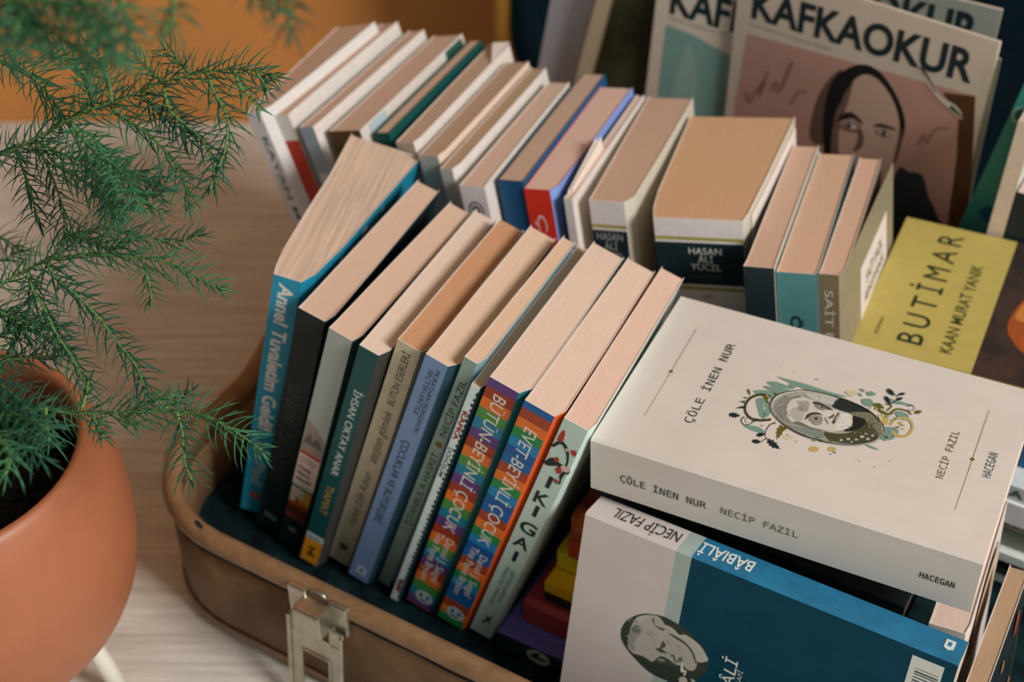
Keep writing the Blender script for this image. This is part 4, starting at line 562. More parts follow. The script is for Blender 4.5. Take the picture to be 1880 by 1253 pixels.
((60,66,64),[12220,17150,12220,17040,12170,16940,12090,16880,12000,16880,11930,16930,11890,17020,11890,17130,11940,17230,12020,17290,12100,17290,12180,17240]),
((150,110,102),[1450,16490,1510,16360,1580,16160,1680,15950,1770,15780,1900,15700,2030,15810,2100,15990,2170,16200,2240,16420,2320,16630,2440,16870,2590,17160,2740,17440,2850,17640,2820,17700,2800,17580,2720,17240,2630,16840,2550,16540,2650,16470,2700,16720,2810,17210,2930,17790,3040,18320,3110,18670,2990,18670,2910,18320,2800,17790,2680,17210,2580,16720,2520,16460,2670,16530,2750,16840,2850,17240,2930,17590,2930,17790,2750,17700,2630,17490,2470,17200,2320,16910,2200,16660,2110,16440,2040,16210,1980,16000,1930,15870,1920,15840,1880,15880,1800,16040,1710,16240,1630,16440,1580,16570]),
((150,110,102),[3600,17250,3620,17380,3650,17590,3690,17800,3730,17960,3700,17980,3730,17900,3790,17660,3870,17390,3980,17200,4180,17290,4320,17700,4490,18380,4650,19110,4780,19700,4840,19980,4670,19820,4550,19350,4390,18740,4240,18160,4140,17780,4270,17770,4370,18150,4510,18740,4670,19340,4790,19810,4710,19970,4660,19710,4530,19110,4360,18380,4200,17720,4070,17330,4060,17320,3990,17460,3920,17720,3850,17970,3750,18110,3610,17980,3560,17800,3520,17580,3490,17380,3470,17240]),
((150,110,102),[14610,17140,14640,17290,14680,17520,14730,17760,14780,17960,14790,18020,14770,17990,14810,17840,14860,17640,14920,17470,15040,17410,15140,17550,15210,17760,15280,18010,15340,18240,15410,18420,15460,18530,15510,18610,15560,18670,15620,18730,15690,18780,15800,18840,15930,18890,16070,18940,16190,18980,16280,19000,16260,19120,16170,19090,16050,19050,15910,19010,15760,18950,15650,18890,15560,18820,15490,18760,15430,18680,15370,18580,15310,18460,15240,18270,15170,18030,15100,17780,15040,17590,15010,17520,15020,17550,14970,17700,14920,17890,14870,18060,14750,18130,14670,17990,14620,17780,14570,17530,14530,17300,14500,17150]),
((150,110,102),[5140,16760,5220,16950,5320,17220,5450,17520,5570,17780,5680,17960,5770,18020,5880,18040,6000,18020,6110,18000,6190,17990,6230,18120,6150,18130,6040,18150,5900,18170,5750,18140,5600,18030,5460,17830,5330,17550,5210,17250,5100,16980,5020,16790]),
((206,196,186),[14180,21710,14230,21770,14370,21780,14560,21710,14780,21520,15050,21260,15340,21040,15700,20930,16090,20860,16420,20760,16670,20590,16870,20390,16980,20220,17020,20090,16970,19990,16850,19970,16610,20060,16300,20230,15990,20400,15710,20530,15440,20660,15200,20790,15000,20920,14830,21060,14670,21210,14470,21390,14270,21570]),
((60,60,58),[13560,22430,13650,22370,13770,22290,13910,22180,14060,22070,14200,21950,14350,21790,14510,21610,14670,21420,14810,21260,14910,21140,14950,21190,14870,21310,14740,21490,14590,21690,14430,21880,14290,22050,14160,22190,14020,22320,13880,22440,13770,22530,13690,22600]),
((50,52,52),[16010,20430,16170,20380,16380,20290,16620,20190,16840,20110,16990,20050,17030,20130,16900,20230,16700,20350,16480,20490,16280,20610,16150,20700]),
],
}
FRONDS=[
(14,[-2427,5628,3348,-2337,5608,3387,-2187,5615,3459,-2015,5636,3547,-1909,5631,3604,-1757,5626,3660,-1591,5631,3729,-1426,5625,3784,-1263,5603,3821,-1123,5564,3837,-1026,5512,3836]),
(13,[-1804,5602,3632,-1705,5524,3600,-1610,5452,3576,-1494,5344,3508,-1439,5252,3459,-1399,5150,3399]),
(13,[-1544,5572,3752,-1503,5469,3690,-1379,5370,3634,-1318,5288,3596,-1286,5196,3549,-1294,5115,3513]),
(12,[-1340,5566,3823,-1303,5487,3775,-1245,5402,3719,-1232,5323,3671,-1240,5240,3618,-1262,5171,3581]),
(9,[-1211,5529,3856,-1182,5469,3810,-1134,5425,3784,-1086,5373,3747]),
(7,[-1116,5526,3853,-1083,5476,3832,-1051,5427,3812]),
(10,[-1444,5696,3745,-1495,5730,3787,-1569,5770,3834]),
(9,[-1569,5673,3717,-1642,5715,3768,-1691,5746,3805]),
(11,[-1667,5645,3683,-1581,5546,3642,-1472,5456,3612,-1408,5372,3588]),
(14,[-2560,6285,3515,-2460,6218,3513,-2357,6151,3511,-2282,6070,3491,-2206,5982,3464,-2141,5897,3439,-2130,5814,3417]),
(11,[-1946,5773,3524,-1912,5695,3665,-1906,5618,3807,-1931,5522,3926,-1969,5405,4020]),
(11,[-1689,5270,3857,-1682,5262,3952,-1696,5260,4055,-1733,5243,4138]),
(14,[-2250,5673,3403,-2181,5632,3354,-2141,5581,3292,-2101,5513,3210,-2075,5450,3134,-2075,5392,3064]),
(13,[-1928,5389,3688,-1817,5248,3643,-1703,5135,3632,-1637,5040,3642,-1576,4935,3640,-1522,4825,3633]),
(11,[-1574,5013,3547,-1486,4958,3598,-1412,4931,3683]),
(12,[-1852,5309,3591,-1797,5170,3527,-1719,5054,3492,-1666,4955,3477]),
(14,[-2414,5233,2871,-2366,5230,2911,-2234,5252,2980,-2122,5260,3033,-2041,5248,3060,-1911,5232,3084,-1748,5204,3093,-1642,5175,3101,-1547,5142,3104,-1463,5099,3094,-1372,5047,3075,-1279,5001,3062]),
(12,[-2252,5661,2761,-2149,5705,2845,-1965,5714,2888,-1813,5677,2875,-1627,5639,2860,-1506,5648,2902]),
(11,[-1982,5664,2922,-1880,5696,3012,-1780,5690,3057,-1667,5632,3040]),
(10,[-1766,5486,2864,-1742,5430,2795,-1727,5390,2747,-1724,5350,2699]),
(14,[-2128,5241,3038,-2091,5177,3020,-2033,5118,3006,-1942,5046,2978,-1831,4948,2919,-1748,4857,2868,-1673,4778,2831,-1624,4700,2796,-1596,4633,2773]),
(13,[-2216,5209,2999,-2181,5141,2939,-2129,5082,2890,-2082,5011,2827,-2031,4953,2779,-1980,4899,2737,-1943,4840,2687,-1912,4785,2644]),
(13,[-2199,5273,2920,-2251,5224,2798,-2303,5182,2684,-2363,5164,2600,-2423,5140,2508,-2474,5134,2438]),
(12,[-2399,5104,2559,-2298,5085,2589,-2185,5065,2616,-2078,5044,2643]),
(11,[-2438,5271,2761,-2343,5191,2743,-2262,5109,2721]),
(14,[-2223,4778,2557,-2098,4748,2575,-1972,4709,2584,-1813,4684,2607,-1670,4662,2637,-1528,4637,2660,-1400,4606,2678,-1314,4568,2688,-1222,4512,2675,-1137,4454,2659,-1070,4400,2649]),
(13,[-1460,4578,2707,-1444,4533,2684,-1427,4488,2662,-1418,4429,2621,-1406,4377,2590,-1374,4320,2552]),
(9,[-1906,4661,2651,-1887,4703,2701,-1877,4741,2748]),
(9,[-1702,4694,2612,-1659,4717,2640,-1581,4725,2649,-1508,4740,2668]),
(9,[-1593,4809,2516,-1530,4873,2515,-1479,4943,2521]),
(8,[-1858,4646,2632,-1819,4574,2624,-1776,4509,2623]),
(8,[-1751,4686,2602,-1684,4644,2591,-1636,4610,2590]),
(13,[-2110,4337,3043,-2044,4250,3056,-1956,4144,3046,-1890,4036,3033,-1820,3951,3048]),
(12,[-2000,4519,2793,-1979,4429,2762,-1951,4351,2747]),
(12,[-2048,4091,3060,-1992,4021,3080,-1928,3929,3073,-1923,3837,3067]),
(12,[-2133,4379,3094,-2042,4298,3101,-1964,4216,3106,-1887,4132,3110]),
(12,[-2074,4192,3025,-1974,4157,3087,-1876,4087,3108,-1791,4018,3129]),
(12,[-1618,4074,4922,-1522,4027,4917,-1427,4002,4939,-1337,3954,4934,-1244,3901,4921,-1193,3827,4884,-1149,3764,4861]),
(11,[-1350,3992,4979,-1275,3935,4963,-1200,3878,4947,-1166,3807,4913]),
(11,[-1048,4079,4928,-1039,4022,4911,-1036,3961,4890,-1061,3902,4870]),
(11,[-1550,4079,4928,-1514,4011,4898,-1510,3938,4862,-1507,3855,4814]),
(10,[-704,4085,4935,-692,4032,4924,-680,3974,4906,-674,3916,4888]),
(9,[-843,4090,4941,-783,4026,4942,-725,3971,4954]),
(11,[-1655,4117,4817,-1534,4066,4834,-1416,3997,4828,-1316,3916,4809,-1252,3840,4795]),
(11,[-1550,4276,4852,-1464,4191,4828,-1362,4112,4810,-1287,4028,4788,-1222,3945,4766]),
(10,[-1655,4156,4864,-1545,4067,4861,-1455,3968,4847,-1408,3871,4834]),
(10,[-1304,4270,4845,-1251,4206,4820,-1224,4137,4788,-1206,4062,4751]),
(10,[-1581,3908,4878,-1514,3847,4883,-1464,3766,4863]),
(13,[-2224,5684,3417,-2057,5593,3385,-1892,5526,3383,-1729,5456,3376,-1606,5395,3380]),
(13,[-2104,5534,3393,-1936,5395,3380,-1810,5272,3389,-1698,5128,3372]),
(13,[-2348,5754,3344,-2285,5636,3253,-2236,5535,3184,-2199,5434,3115]),
(12,[-1900,5527,3541,-1807,5400,3492,-1764,5275,3445,-1781,5143,3390]),
(12,[-2401,5176,2803,-2264,5121,2789,-2139,5079,2790,-2041,5044,2800]),
(12,[-2438,5173,2642,-2298,5172,2693,-2172,5122,2684,-2060,5060,2663]),
(12,[-2075,5402,3076,-1952,5331,3095,-1833,5253,3105,-1691,5223,3173]),
(13,[-2780,6220,2496,-2707,6202,2474,-2649,6174,2440,-2576,6146,2407]),
(12,[-2743,6047,2444,-2689,6097,2425,-2620,6161,2425]),
]
# ------------------------------------------------------------------ the room
def floor_mat():
    m = bpy.data.materials.new('pale_wood_floor'); m.use_nodes = True; nt = m.node_tree; b = nt.nodes['Principled BSDF']
    tc = nt.nodes.new('ShaderNodeTexCoord'); mp = nt.nodes.new('ShaderNodeMapping'); mp.inputs['Scale'].default_value = (3.0, 60.0, 1)
    mp.inputs['Rotation'].default_value = (0, 0, R(4))
    nt.links.new(tc.outputs['Object'], mp.inputs['Vector'])
    n1 = nt.nodes.new('ShaderNodeTexNoise'); n1.inputs['Scale'].default_value = 3.2; n1.inputs['Detail'].default_value = 6; n1.inputs['Roughness'].default_value = 0.7
    nt.links.new(mp.outputs['Vector'], n1.inputs['Vector'])
    rp = nt.nodes.new('ShaderNodeValToRGB'); e = rp.color_ramp.elements
    e[0].position = 0.30; e[1].position = 0.62
    e[0].color = (lin(184)*1.02, lin(176)*1.02, lin(164)*1.02, 1); e[1].color = (lin(226)*1.08, lin(220)*1.08, lin(211)*1.08, 1)
    nt.links.new(n1.outputs['Fac'], rp.inputs['Fac'])
    # plank joints every 12 cm
    sx = nt.nodes.new('ShaderNodeSeparateXYZ'); nt.links.new(tc.outputs['Object'], sx.inputs[0])
    mo = nt.nodes.new('ShaderNodeMath'); mo.operation = 'MODULO'; mo.inputs[1].default_value = 0.19; nt.links.new(sx.outputs['Y'], mo.inputs[0])
    gt = nt.nodes.new('ShaderNodeMath'); gt.operation = 'GREATER_THAN'; gt.inputs[1].default_value = -1.0; nt.links.new(mo.outputs[0], gt.inputs[0])
    mx = nt.nodes.new('ShaderNodeMixRGB'); mx.inputs['Color1'].default_value = (0.16, 0.12, 0.09, 1)
    nt.links.new(gt.outputs[0], mx.inputs['Fac']); nt.links.new(rp.outputs['Color'], mx.inputs['Color2'])
    nt.links.new(mx.outputs['Color'], b.inputs['Base Color']); b.inputs['Roughness'].default_value = 0.5
    bp = nt.nodes.new('ShaderNodeBump'); bp.inputs['Strength'].default_value = 0.12; bp.inputs['Distance'].default_value = 0.001
    nt.links.new(n1.outputs['Fac'], bp.inputs['Height']); nt.links.new(bp.outputs['Normal'], b.inputs['Normal'])
    return m
bm = bmesh.new(); box(bm, (-2.2, -1.2, -0.03), (2.6, 1.155, 0.0)); tag(link('floor', bm2me(bm), floor_mat()), None, None, kind='structure')
bm = bmesh.new(); box(bm, (-2.2, 1.155, -0.03), (2.6, 1.255, 2.4)); tag(link('wall_back', bm2me(bm), mat((178, 116, 60), 0.7, 0.06, 6, 1.4, bump=0.05)), None, None, kind='structure')

# ------------------------------------------------------------------ suitcase
SX0, SX1, SY0, SY1 = -0.502, 0.13, 0.388, 0.862
def rrect(x0, x1, y0, y1, r, n=9):
    o = []
    for cx, cy, a0 in ((x1-r, y0+r, -90), (x1-r, y1-r, 0), (x0+r, y1-r, 90), (x0+r, y0+r, 180)):
        for i in range(n+1):
            a = R(a0+90*i/n); o.append((cx+r*math.cos(a), cy+r*math.sin(a)))
        if a0 == 90 and n > 5:
            ya, yb = y1-r, y0+r; o += [(x0, ya+(yb-ya)*j/14) for j in range(1, 14)]
    return o
def bulge(x, y):      # the old leather has spread outwards at the left side
    k = min(1.0, max(0.0, (y-0.50)/0.08)); k = k*k*(3-2*k)
    j = min(1.0, max(0.0, (y-0.62)/0.1)); j = j*j*(3-2*j)
    return x-0.019*k-0.012*j if x < -0.3 else x
def ring_profile(bm, prof, mi=0, closed=False, rad=0.075, x=(SX0, SX1), y=(SY0, SY1), tf=None):
    """sweep a profile of (inward offset, height) around the rounded rectangle"""
    rings = []
    for off, z in prof:
        rr = rrect(x[0]+off, x[1]-off, y[0]+off, y[1]-off, max(0.004, rad-off))
        rings.append([bm.verts.new(tf(px, py, z) if tf else (bulge(px, py), py, z)) for px, py in rr])
    n = len(rings[0]); m = len(rings)
    for k in range(m if closed else m-1):
        a, b = rings[k], rings[(k+1) % m]
        for i in range(n): bm.faces.new((a[i], a[(i+1) % n], b[(i+1) % n], b[i])).material_index = mi
    return rings
case = empty('suitcase', MS, 'old open tan leather suitcase filled with books on the pale floor', 'suitcase')
LEATH = mat((126, 96, 66), 0.5, 0.3, 26, 0.74, bump=0.18, spec=0.3)
LEATH2 = mat((156, 120, 86), 0.42, 0.28, 80, 0.82, bump=0.15, spec=0.35)
THREAD = mat((34, 30, 26), 0.8, 0.1, 50)
LINING = mat((19, 44, 48), 0.85, 0.5, 60, 0.9, bump=0.2, c2=(9, 22, 27), thr=(0.42, 0.62), spec=0.1)
bm = bmesh.new(); ring_profile(bm, [(0.004, 0.0), (0.0008, 0.004), (0.0, 0.012), (0.0, 0.078), (0.0066, 0.078), (0.0066, 0.016)])
rb = rrect(SX0+0.004, SX1-0.004, SY0+0.004, SY1-0.004, 0.071); bm.faces.new([bm.verts.new((p[0], p[1], 0.0005)) for p in rb])
link('base_shell', bm2me(bm, smooth=True), LEATH, case)
bm = bmesh.new(); ring_profile(bm, [(0.0030+0.0062*math.cos(R(a))*1.0, 0.0825+0.0066*math.sin(R(a))) for a in range(0, 360, 30)], closed=True)
link('rim', bm2me(bm, smooth=True), LEATH2, case)
bm = bmesh.new(); ring_profile(bm, [(0.0070, 0.070), (0.0088, 0.072), (0.0098, 0.070), (0.0098, 0.034), (0.0070, 0.032)]); link('inner_lip', bm2me(bm, smooth=True), LEATH2, case)
# seam under the rim, slightly wavy like hand stitching; groove and bead near the foot
def loop_tube(bm, off, z, r, amp=0.0, seg=10):
    rr = rrect(SX0+off, SX1-off, SY0+off, SY1-off, 0.075-off, 12); pts = []
    for i in range(len(rr)):
        a = Vector((*rr[i], 0)); b = Vector((*rr[(i+1) % len(rr)], 0)); k = max(1, int((b-a).length/0.006))
        for j in range(k): q = a.lerp(b, j/k); q.x = bulge(q.x, q.y); pts.append(q)
    for i, p in enumerate(pts): p.z = z+amp*math.sin(i*0.9)+amp*0.6*math.sin(i*0.37)
    pts.append(pts[0].copy()); tube(bm, pts, r, 6)
bm = bmesh.new(); loop_tube(bm, -0.0003, 0.0748, 0.0009, 0.0006); link('seam', bm2me(bm, smooth=True), THREAD, case)
bm = bmesh.new(); loop_tube(bm, 0.0004, 0.0085, 0.0022); link('piping', bm2me(bm, smooth=True), LEATH2, case)
bm = bmesh.new(); loop_tube(bm, 0.0002, 0.0125, 0.0009); link('seam', bm2me(bm, smooth=True), THREAD, case)
bm = bmesh.new(); ring_profile(bm, [(0.007, 0.05), (0.0085, 0.05), (0.0085, 0.031), (0.03, 0.0295)])
rb = rrect(SX0+0.03, SX1-0.03, SY0+0.03, SY1-0.03, 0.045); bm.faces.new([bm.verts.new((p[0], p[1], 0.0295)) for p in rb])
link('lining', bm2me(bm, smooth=True), LINING, case, None)
bm = bmesh.new(); prism(bm, [(-0.4398+0.0042*math.cos(a*0.5236)*0.94-0.0014*math.sin(a*0.5236)*0.34, 0.3925-0.0042*math.cos(a*0.5236)*0.34-0.0014*math.sin(a*0.5236)*0.94, 0.0888) for a in range(12)], (0, 0, 0.0004)); link('scuff_hole', bm2me(bm), mat((20, 30, 38), 0.8), case)
# lid standing open behind
def lidtf(px, py, z): return (px, SY1+0.010+z, py)
LX = (SX0-0.025, SX1); LZ = (0.092, 0.56)
bm = bmesh.new(); rs = ring_profile(bm, [(0.0066, 0.001), (0.0, 0.001), (0.0, 0.055), (0.004, 0.066)], x=LX, y=LZ, tf=lidtf)
bm.faces.new(rs[-1]); ring_profile(bm, [(0.0066, 0.001), (0.0066, 0.06)], x=LX, y=LZ, tf=lidtf); lid = link('lid', bm2me(bm, smooth=False), LEATH, case)
bm = bmesh.new(); ring_profile(bm, [(0.0035+0.0072*math.cos(R(a)), 0.002+0.0055*math.sin(R(a))) for a in range(0, 360, 30)], closed=True, x=LX, y=LZ, tf=lidtf)
link('lid_rim', bm2me(bm, smooth=True), mat((176, 124, 50), 0.45, 0.15, 40, 1.5), lid)
bm = bmesh.new(); rs = ring_profile(bm, [(0.0072, 0.004), (0.0072, 0.052), (0.014, 0.056)], x=LX, y=LZ, tf=lidtf); bm.faces.new(rs[-1])
link('lid_lining', bm2me(bm), mat((17, 36, 46), 0.9, 0.25, 30, 1.2, spec=0.1), lid)
# steel catch on the front wall
METAL = mat((186, 180, 164), 0.27, 0.28, 60, 1.0, metal=0.9, bump=0.06)
HX = -0.350
lt = link('latch_plate', (lambda b: (box(b, (HX-0.020, SY0-0.0050, 0.0660), (HX-0.0075, SY0-0.0004, 0.0880), bev=0.0012), box(b, (HX+0.0075, SY0-0.0050, 0.0660), (HX+0.020, SY0-0.0004, 0.0880), bev=0.0012), box(b, (HX-0.018, SY0-0.0016, 0.062), (HX+0.018, SY0-0.0002, 0.084), bev=0.0005), bm2me(b))[-1])(bmesh.new()), METAL, case)
bm = bmesh.new(); box(bm, (HX-0.0090, SY0-0.0155, 0.0665), (HX+0.0090, SY0-0.0030, 0.0850), bev=0.0012); link('latch_catch', bm2me(bm), METAL, lt)
bm = bmesh.new(); tube(bm, [(HX-0.0055+0.0006*0, SY0-0.0022, 0.0865), (HX-0.0035, SY0-0.0022, 0.0892), (HX, SY0-0.0022, 0.0903), (HX+0.0035, SY0-0.0022, 0.0892), (HX+0.0055, SY0-0.0022, 0.0865)], 0.0013, 8); link('latch_tongue', bm2me(bm, smooth=True), METAL, lt)
# hanging hasp: an open frame with a window and a notch, tilted out from the wall
hm = bmesh.new()
def hframe(bm, loops, t):
    outer, inner = loops; n = len(outer)
    f = [[bm.verts.new((x, y, z)) for x, z in outer] for y in (0, -t)]; g = [[bm.verts.new((x, y, z)) for x, z in inner] for y in (0, -t)]
    for i in range(n):
        j = (i+1) % n
        bm.faces.new((f[0][i], f[0][j], g[0][j], g[0][i])); bm.faces.new((f[1][j], f[1][i], g[1][i], g[1][j]))
        bm.faces.new((f[0][j], f[0][i], f[1][i], f[1][j])); bm.faces.new((g[0][i], g[0][j], g[1][j], g[1][i]))
def rr2(x0, x1, z0, z1, r, n=4): return rrect(x0, x1, z0, z1, r, n)
hframe(hm, (rr2(-0.0185, 0.0185, -0.068, -0.006, 0.004), rr2(-0.0095, 0.0095, -0.060, -0.0205, 0.002)), 0.0014)
for sx in (-1, 1): box(hm, (sx*0.0138-0.0047, -0.0014, -0.008), (sx*0.0138+0.0047, 0.0, 0.0045), bev=0.0006)
for sx in (-1, 1): tube(hm, [(sx*0.0180, -0.0018, 0.003), (sx*0.0180, -0.0018, -0.066)], 0.0014, 8)
tube(hm, [(x, -0.0016, z) for x, z in rr2(-0.0098, 0.0098, -0.0605, -0.0200, 0.002)+[(0.0098-0.002, -0.0605)]], 0.0008, 6)
tube(hm, [(-0.0175, -0.0005, 0.0035), (0.0175, -0.0005, 0.0035)], 0.0011, 8)
hp = link('hasp', bm2me(hm), METAL, lt); hp.location = (HX, SY0-0.0072, 0.0655); hp.rotation_euler = (R(-6), 0, 0)
# ------------------------------------------------------------------ front row of the suitcase
FR = 'paperbacks in the front row'
PG = (200, 172, 152)
BLK = (22, 34, 36)
# thick blue book, fanned open
T, T2, W, H = 0.0155, 0.0455, 0.1470, 0.1945
Lc = [(0, 0), (-0.0012, 0.008), (-0.0020, 0.022), (-0.0012, 0.06), (0.0005, 0.1), (0, W)]
Rc = [(T, 0), (T+0.0050, 0.010), (T+0.0120, 0.04), (T+0.0195, 0.085), (T2-0.0003, W-0.004), (T2, W)]
BLUE = cov((28, 122, 150))
b = book(mbook(-0.4135, 0.4938, 12.8, -13.0), 'thick fanned-open blue paperback with big white letters at the left end of the front row', H, W, Lc, Rc, cov((200, 200, 192)), BLUE, BLUE, mat((203, 178, 158), 0.85, 0.3, 30, 1.15, bump=0.6, stretch=(26, 0.6, 0.6), spec=0.1), group=FR, pglow=0.0008)
WH = INK((212, 206, 200))
sp_text(b, 'Anne! Tuvaletim Geldi!', 0.0740, 0.1900, 0.0040, 0.0118, WH, bold=0.03, shear=0.15)
sp_text(b, 'Jan Paul', 0.0250, 0.0660, 0.0045, 0.0110, INK((150, 170, 172)), shear=0.15, bold=0.02)
sp_art(b, 'publisher_mark', [((150, 66, 60), disc_pts(0.008, 0.0155, 0.0035, 0.003)), ((196, 120, 100), disc_pts(0.0078, 0.0158, 0.0016, 0.0014))])
d = (Vector((T2, W, 0))-Vector((T+0.0050, 0.010, 0))).normalized()
text(b, 'cover_lettering', 'Jan Paul', Vector((T+0.0098, 0.028, H-0.0125)), Vector((0.0100, 0.062, 0)), (0, 0, 1), 0.064, 0.0085, WH, shear=0.25, lift=0.0016)
# black, fine grey lettering
L, Rr = chains(0.0165, 0.0144, 0.1355, rb=0.0028)
b = book(mbook(-0.4006, 0.4911, 15.3, 0.4), 'thick black paperback with faint grey lettering right of the fanned-open blue book', 0.1954, 0.1355, L, Rr, cov((20, 36, 37)), cov((18, 36, 37)), cov((20, 36, 37)), pages((196, 166, 146)), group=FR)
sp_text(b, 'ELİF ŞAFAK', 0.1050, 0.1370, 0.0040, 0.0105, INK((70, 74, 72)))
sp_text(b, 'İSKENDER', 0.0500, 0.0980, 0.0035, 0.0110, INK((52, 56, 54)), shear=0.2)
sp_art(b, 'publisher_mark', [((120, 132, 130), [(0.004, 0.012), (0.013, 0.010), (0.0125, 0.015), (0.0045, 0.017)])])
# grey spine with picture panels
L, Rr = chains(0.0144, 0.0140, 0.1309, rb=0.0022)
b = book(mbook(-0.3805, 0.4843, 16.3, 2.4), 'paperback with grey spine, red and white label and small photograph near its foot', 0.1974, 0.1309, L, Rr, cov((80, 96, 96)), cov((128, 142, 142)), cov((40, 58, 58)), pages((199, 168, 147)), group=FR,
         bands=[(0, 0.0605, cov((20, 32, 36))), (0.0605, 0.1974, cov((148, 156, 152)))])
LB = INK((206, 186, 178))
patch(b, 'spine_panel', (0.0004, 0, 0.0910), (1, 0, 0), (0, 0, 1), 0.0136, 0.0100, INK((176, 50, 34)))
patch(b, 'spine_panel', (0.0004, 0, 0.0640), (1, 0, 0), (0, 0, 1), 0.0136, 0.0270, LB)
for i, s in enumerate(('Hata', 'Nere-', 'deydi?')): text(b, 'spine_lettering', s, (0.0016, 0, 0.0770-i*0.0052), (1, 0, 0), (0, 0, 1), 0.0085+0.001*i, 0.0036, INK((30, 36, 36)), bold=0.02, lift=0.0002)
for i in range(2): text(b, 'spine_lettering', 'SON YENİLGİ', (0.0016, 0, 0.0868-i*0.0030), (1, 0, 0), (0, 0, 1), 0.0105, 0.0018, INK((90, 76, 74)), lift=0.0002)
text(b, 'spine_lettering', 'TARİH', (0.0020, 0, 0.0955), (1, 0, 0), (0, 0, 1), 0.0085, 0.0026, INK((206, 140, 126)), lift=0.0002)
sp_art(b, 'photo_panel', [((150, 140, 128), [(0.0005, 0.0935), (0.0140, 0.0935), (0.0140, 0.110), (0.010, 0.113), (0.006, 0.118), (0.0005, 0.121)]), ((104, 98, 100), [(0.0005, 0.101), (0.004, 0.112), (0.0065, 0.105), (0.009, 0.110), (0.0140, 0.102), (0.0140, 0.1015), (0.0005, 0.1012)])])
sp_art(b, 'photo_panel', [((170, 160, 140), [(0.0005, 0.0405), (0.0140, 0.0405), (0.0140, 0.0590), (0.0005, 0.0590)]), ((176, 132, 60), [(0.007, 0.0405), (0.0140, 0.0405), (0.0140, 0.0590), (0.0095, 0.0590)]),
     ((150, 70, 34), [(0.0005, 0.0405), (0.0140, 0.0405), (0.0140, 0.0460), (0.008, 0.0470), (0.0055, 0.0520), (0.004, 0.0450), (0.0005, 0.0450)]), ((84, 42, 30), [(0.0005, 0.0290), (0.0140, 0.0290), (0.0140, 0.0420), (0.0005, 0.0420)]), ((118, 62, 36), [(0.0005, 0.0290), (0.0140, 0.0290), (0.0140, 0.0315), (0.0005, 0.0325)])])
sp_art(b, 'publisher_mark', [((120, 136, 146), disc_pts(0.0075, 0.0180, 0.0030, 0.0022))])
# dark green
L, Rr = chains(0.0116, 0.0134, 0.1357, rb=0.0022)
GR = cov((18, 66, 66))
b = book(mbook(-0.3612, 0.4774, 16.7, 0.4), 'dark green paperback with white and gold lettering and an orange label at its foot', 0.1975, 0.1357, L, Rr, GR, GR, cov((50, 50, 48)), pages((205, 184, 168)), group=FR)
sp_text(b, 'İHSAN OKTAY ANAR', 0.0900, 0.1650, 0.0042, 0.0086, INK((200, 204, 198)))
sp_text(b, 'TIAMAT', 0.0520, 0.0800, 0.0040, 0.0088, INK((176, 140, 62)))
patch(b, 'spine_panel', (0.0001, 0, 0.0015), (1, 0, 0), (0, 0, 1), 0.0116, 0.0225, INK((214, 142, 26)))
patch(b, 'spine_panel', (0.0001, 0, 0.0240), (1, 0, 0), (0, 0, 1), 0.0116, 0.0055, INK((190, 200, 198)))
sp_text(b, 'iletişim', 0.0250, 0.0285, 0.0015, 0.0102, INK((90, 110, 116)), 'flat', lift=0.0002)
sp_art(b, 'publisher_mark', [((60, 44, 20), [(0.0035, 0.008), (0.0050, 0.008), (0.0085, 0.018), (0.0070, 0.018)]), ((60, 44, 20), [(0.0050, 0.013), (0.0088, 0.010), (0.0080, 0.008), (0.0060, 0.009)]), ((60, 44, 20), [(0.0032, 0.0165), (0.0060, 0.0180), (0.0055, 0.0150)])], lift=0.0002)
# beige with tobacco-brown page edges
L, Rr = chains(0.0138, 0.0152, 0.1204, rb=0.0026)
BG = cov((176, 162, 140))
b = book(mbook(-0.3454, 0.4860, 17.1, 1.0), 'beige paperback with dark olive script lettering and brown-stained page edges', 0.2014, 0.1204, L, Rr, BG, BG, cov((130, 126, 112)), pages((182, 136, 102)), group=FR)
DK = INK((52, 52, 44))
sp_text(b, 'BÜTÜN ESERLERİ', 0.1530, 0.1960, 0.0050, 0.0092, DK, 'up')
sp_text(b, 'ateşten gömlek', 0.1020, 0.1480, 0.0046, 0.0098, DK, 'up', shear=0.2)
sp_text(b, 'Halide Edib Adıvar', 0.0400, 0.0930, 0.0048, 0.0098, INK((74, 74, 62)), 'up', shear=0.3)
sp_art(b, 'publisher_mark', [((66, 68, 54), disc_pts(0.0070, 0.0165, 0.0030, 0.0036, 9)), ((110, 108, 92), disc_pts(0.0068, 0.0172, 0.0010, 0.0012))])
# slate blue
L, Rr = chains(0.0131, 0.0160, 0.1246, rb=0.0034)
SB = cov((102, 124, 158))
b = book(mbook(-0.3276, 0.4786, 17.5, 1.1), 'slate blue paperback with black lettering and a white emblem at its foot', 0.2047, 0.1246, L, Rr, SB, SB, cov((36, 62, 76)), pages((203, 174, 151)), group=FR)
K = INK((38, 46, 60))
sp_text(b, "MURATHAN MUNGAN'IN", 0.1470, 0.1980, 0.0078, 0.0104, K); sp_text(b, 'SEÇTİKLERİYLE', 0.1600, 0.1960, 0.0045, 0.0070, K)
sp_text(b, 'ÇOCUKLAR VE BÜYÜKLERİ', 0.0600, 0.1370, 0.0040, 0.0084, K, bold=0.005)
sp_art(b, 'publisher_mark', [((186, 196, 200), [(0.0040, 0.0060), (0.0100, 0.0060), (0.0105, 0.0120), (0.0070, 0.0140), (0.0038, 0.0120)]), ((70, 100, 140), disc_pts(0.0072, 0.0096, 0.0016, 0.0018))])
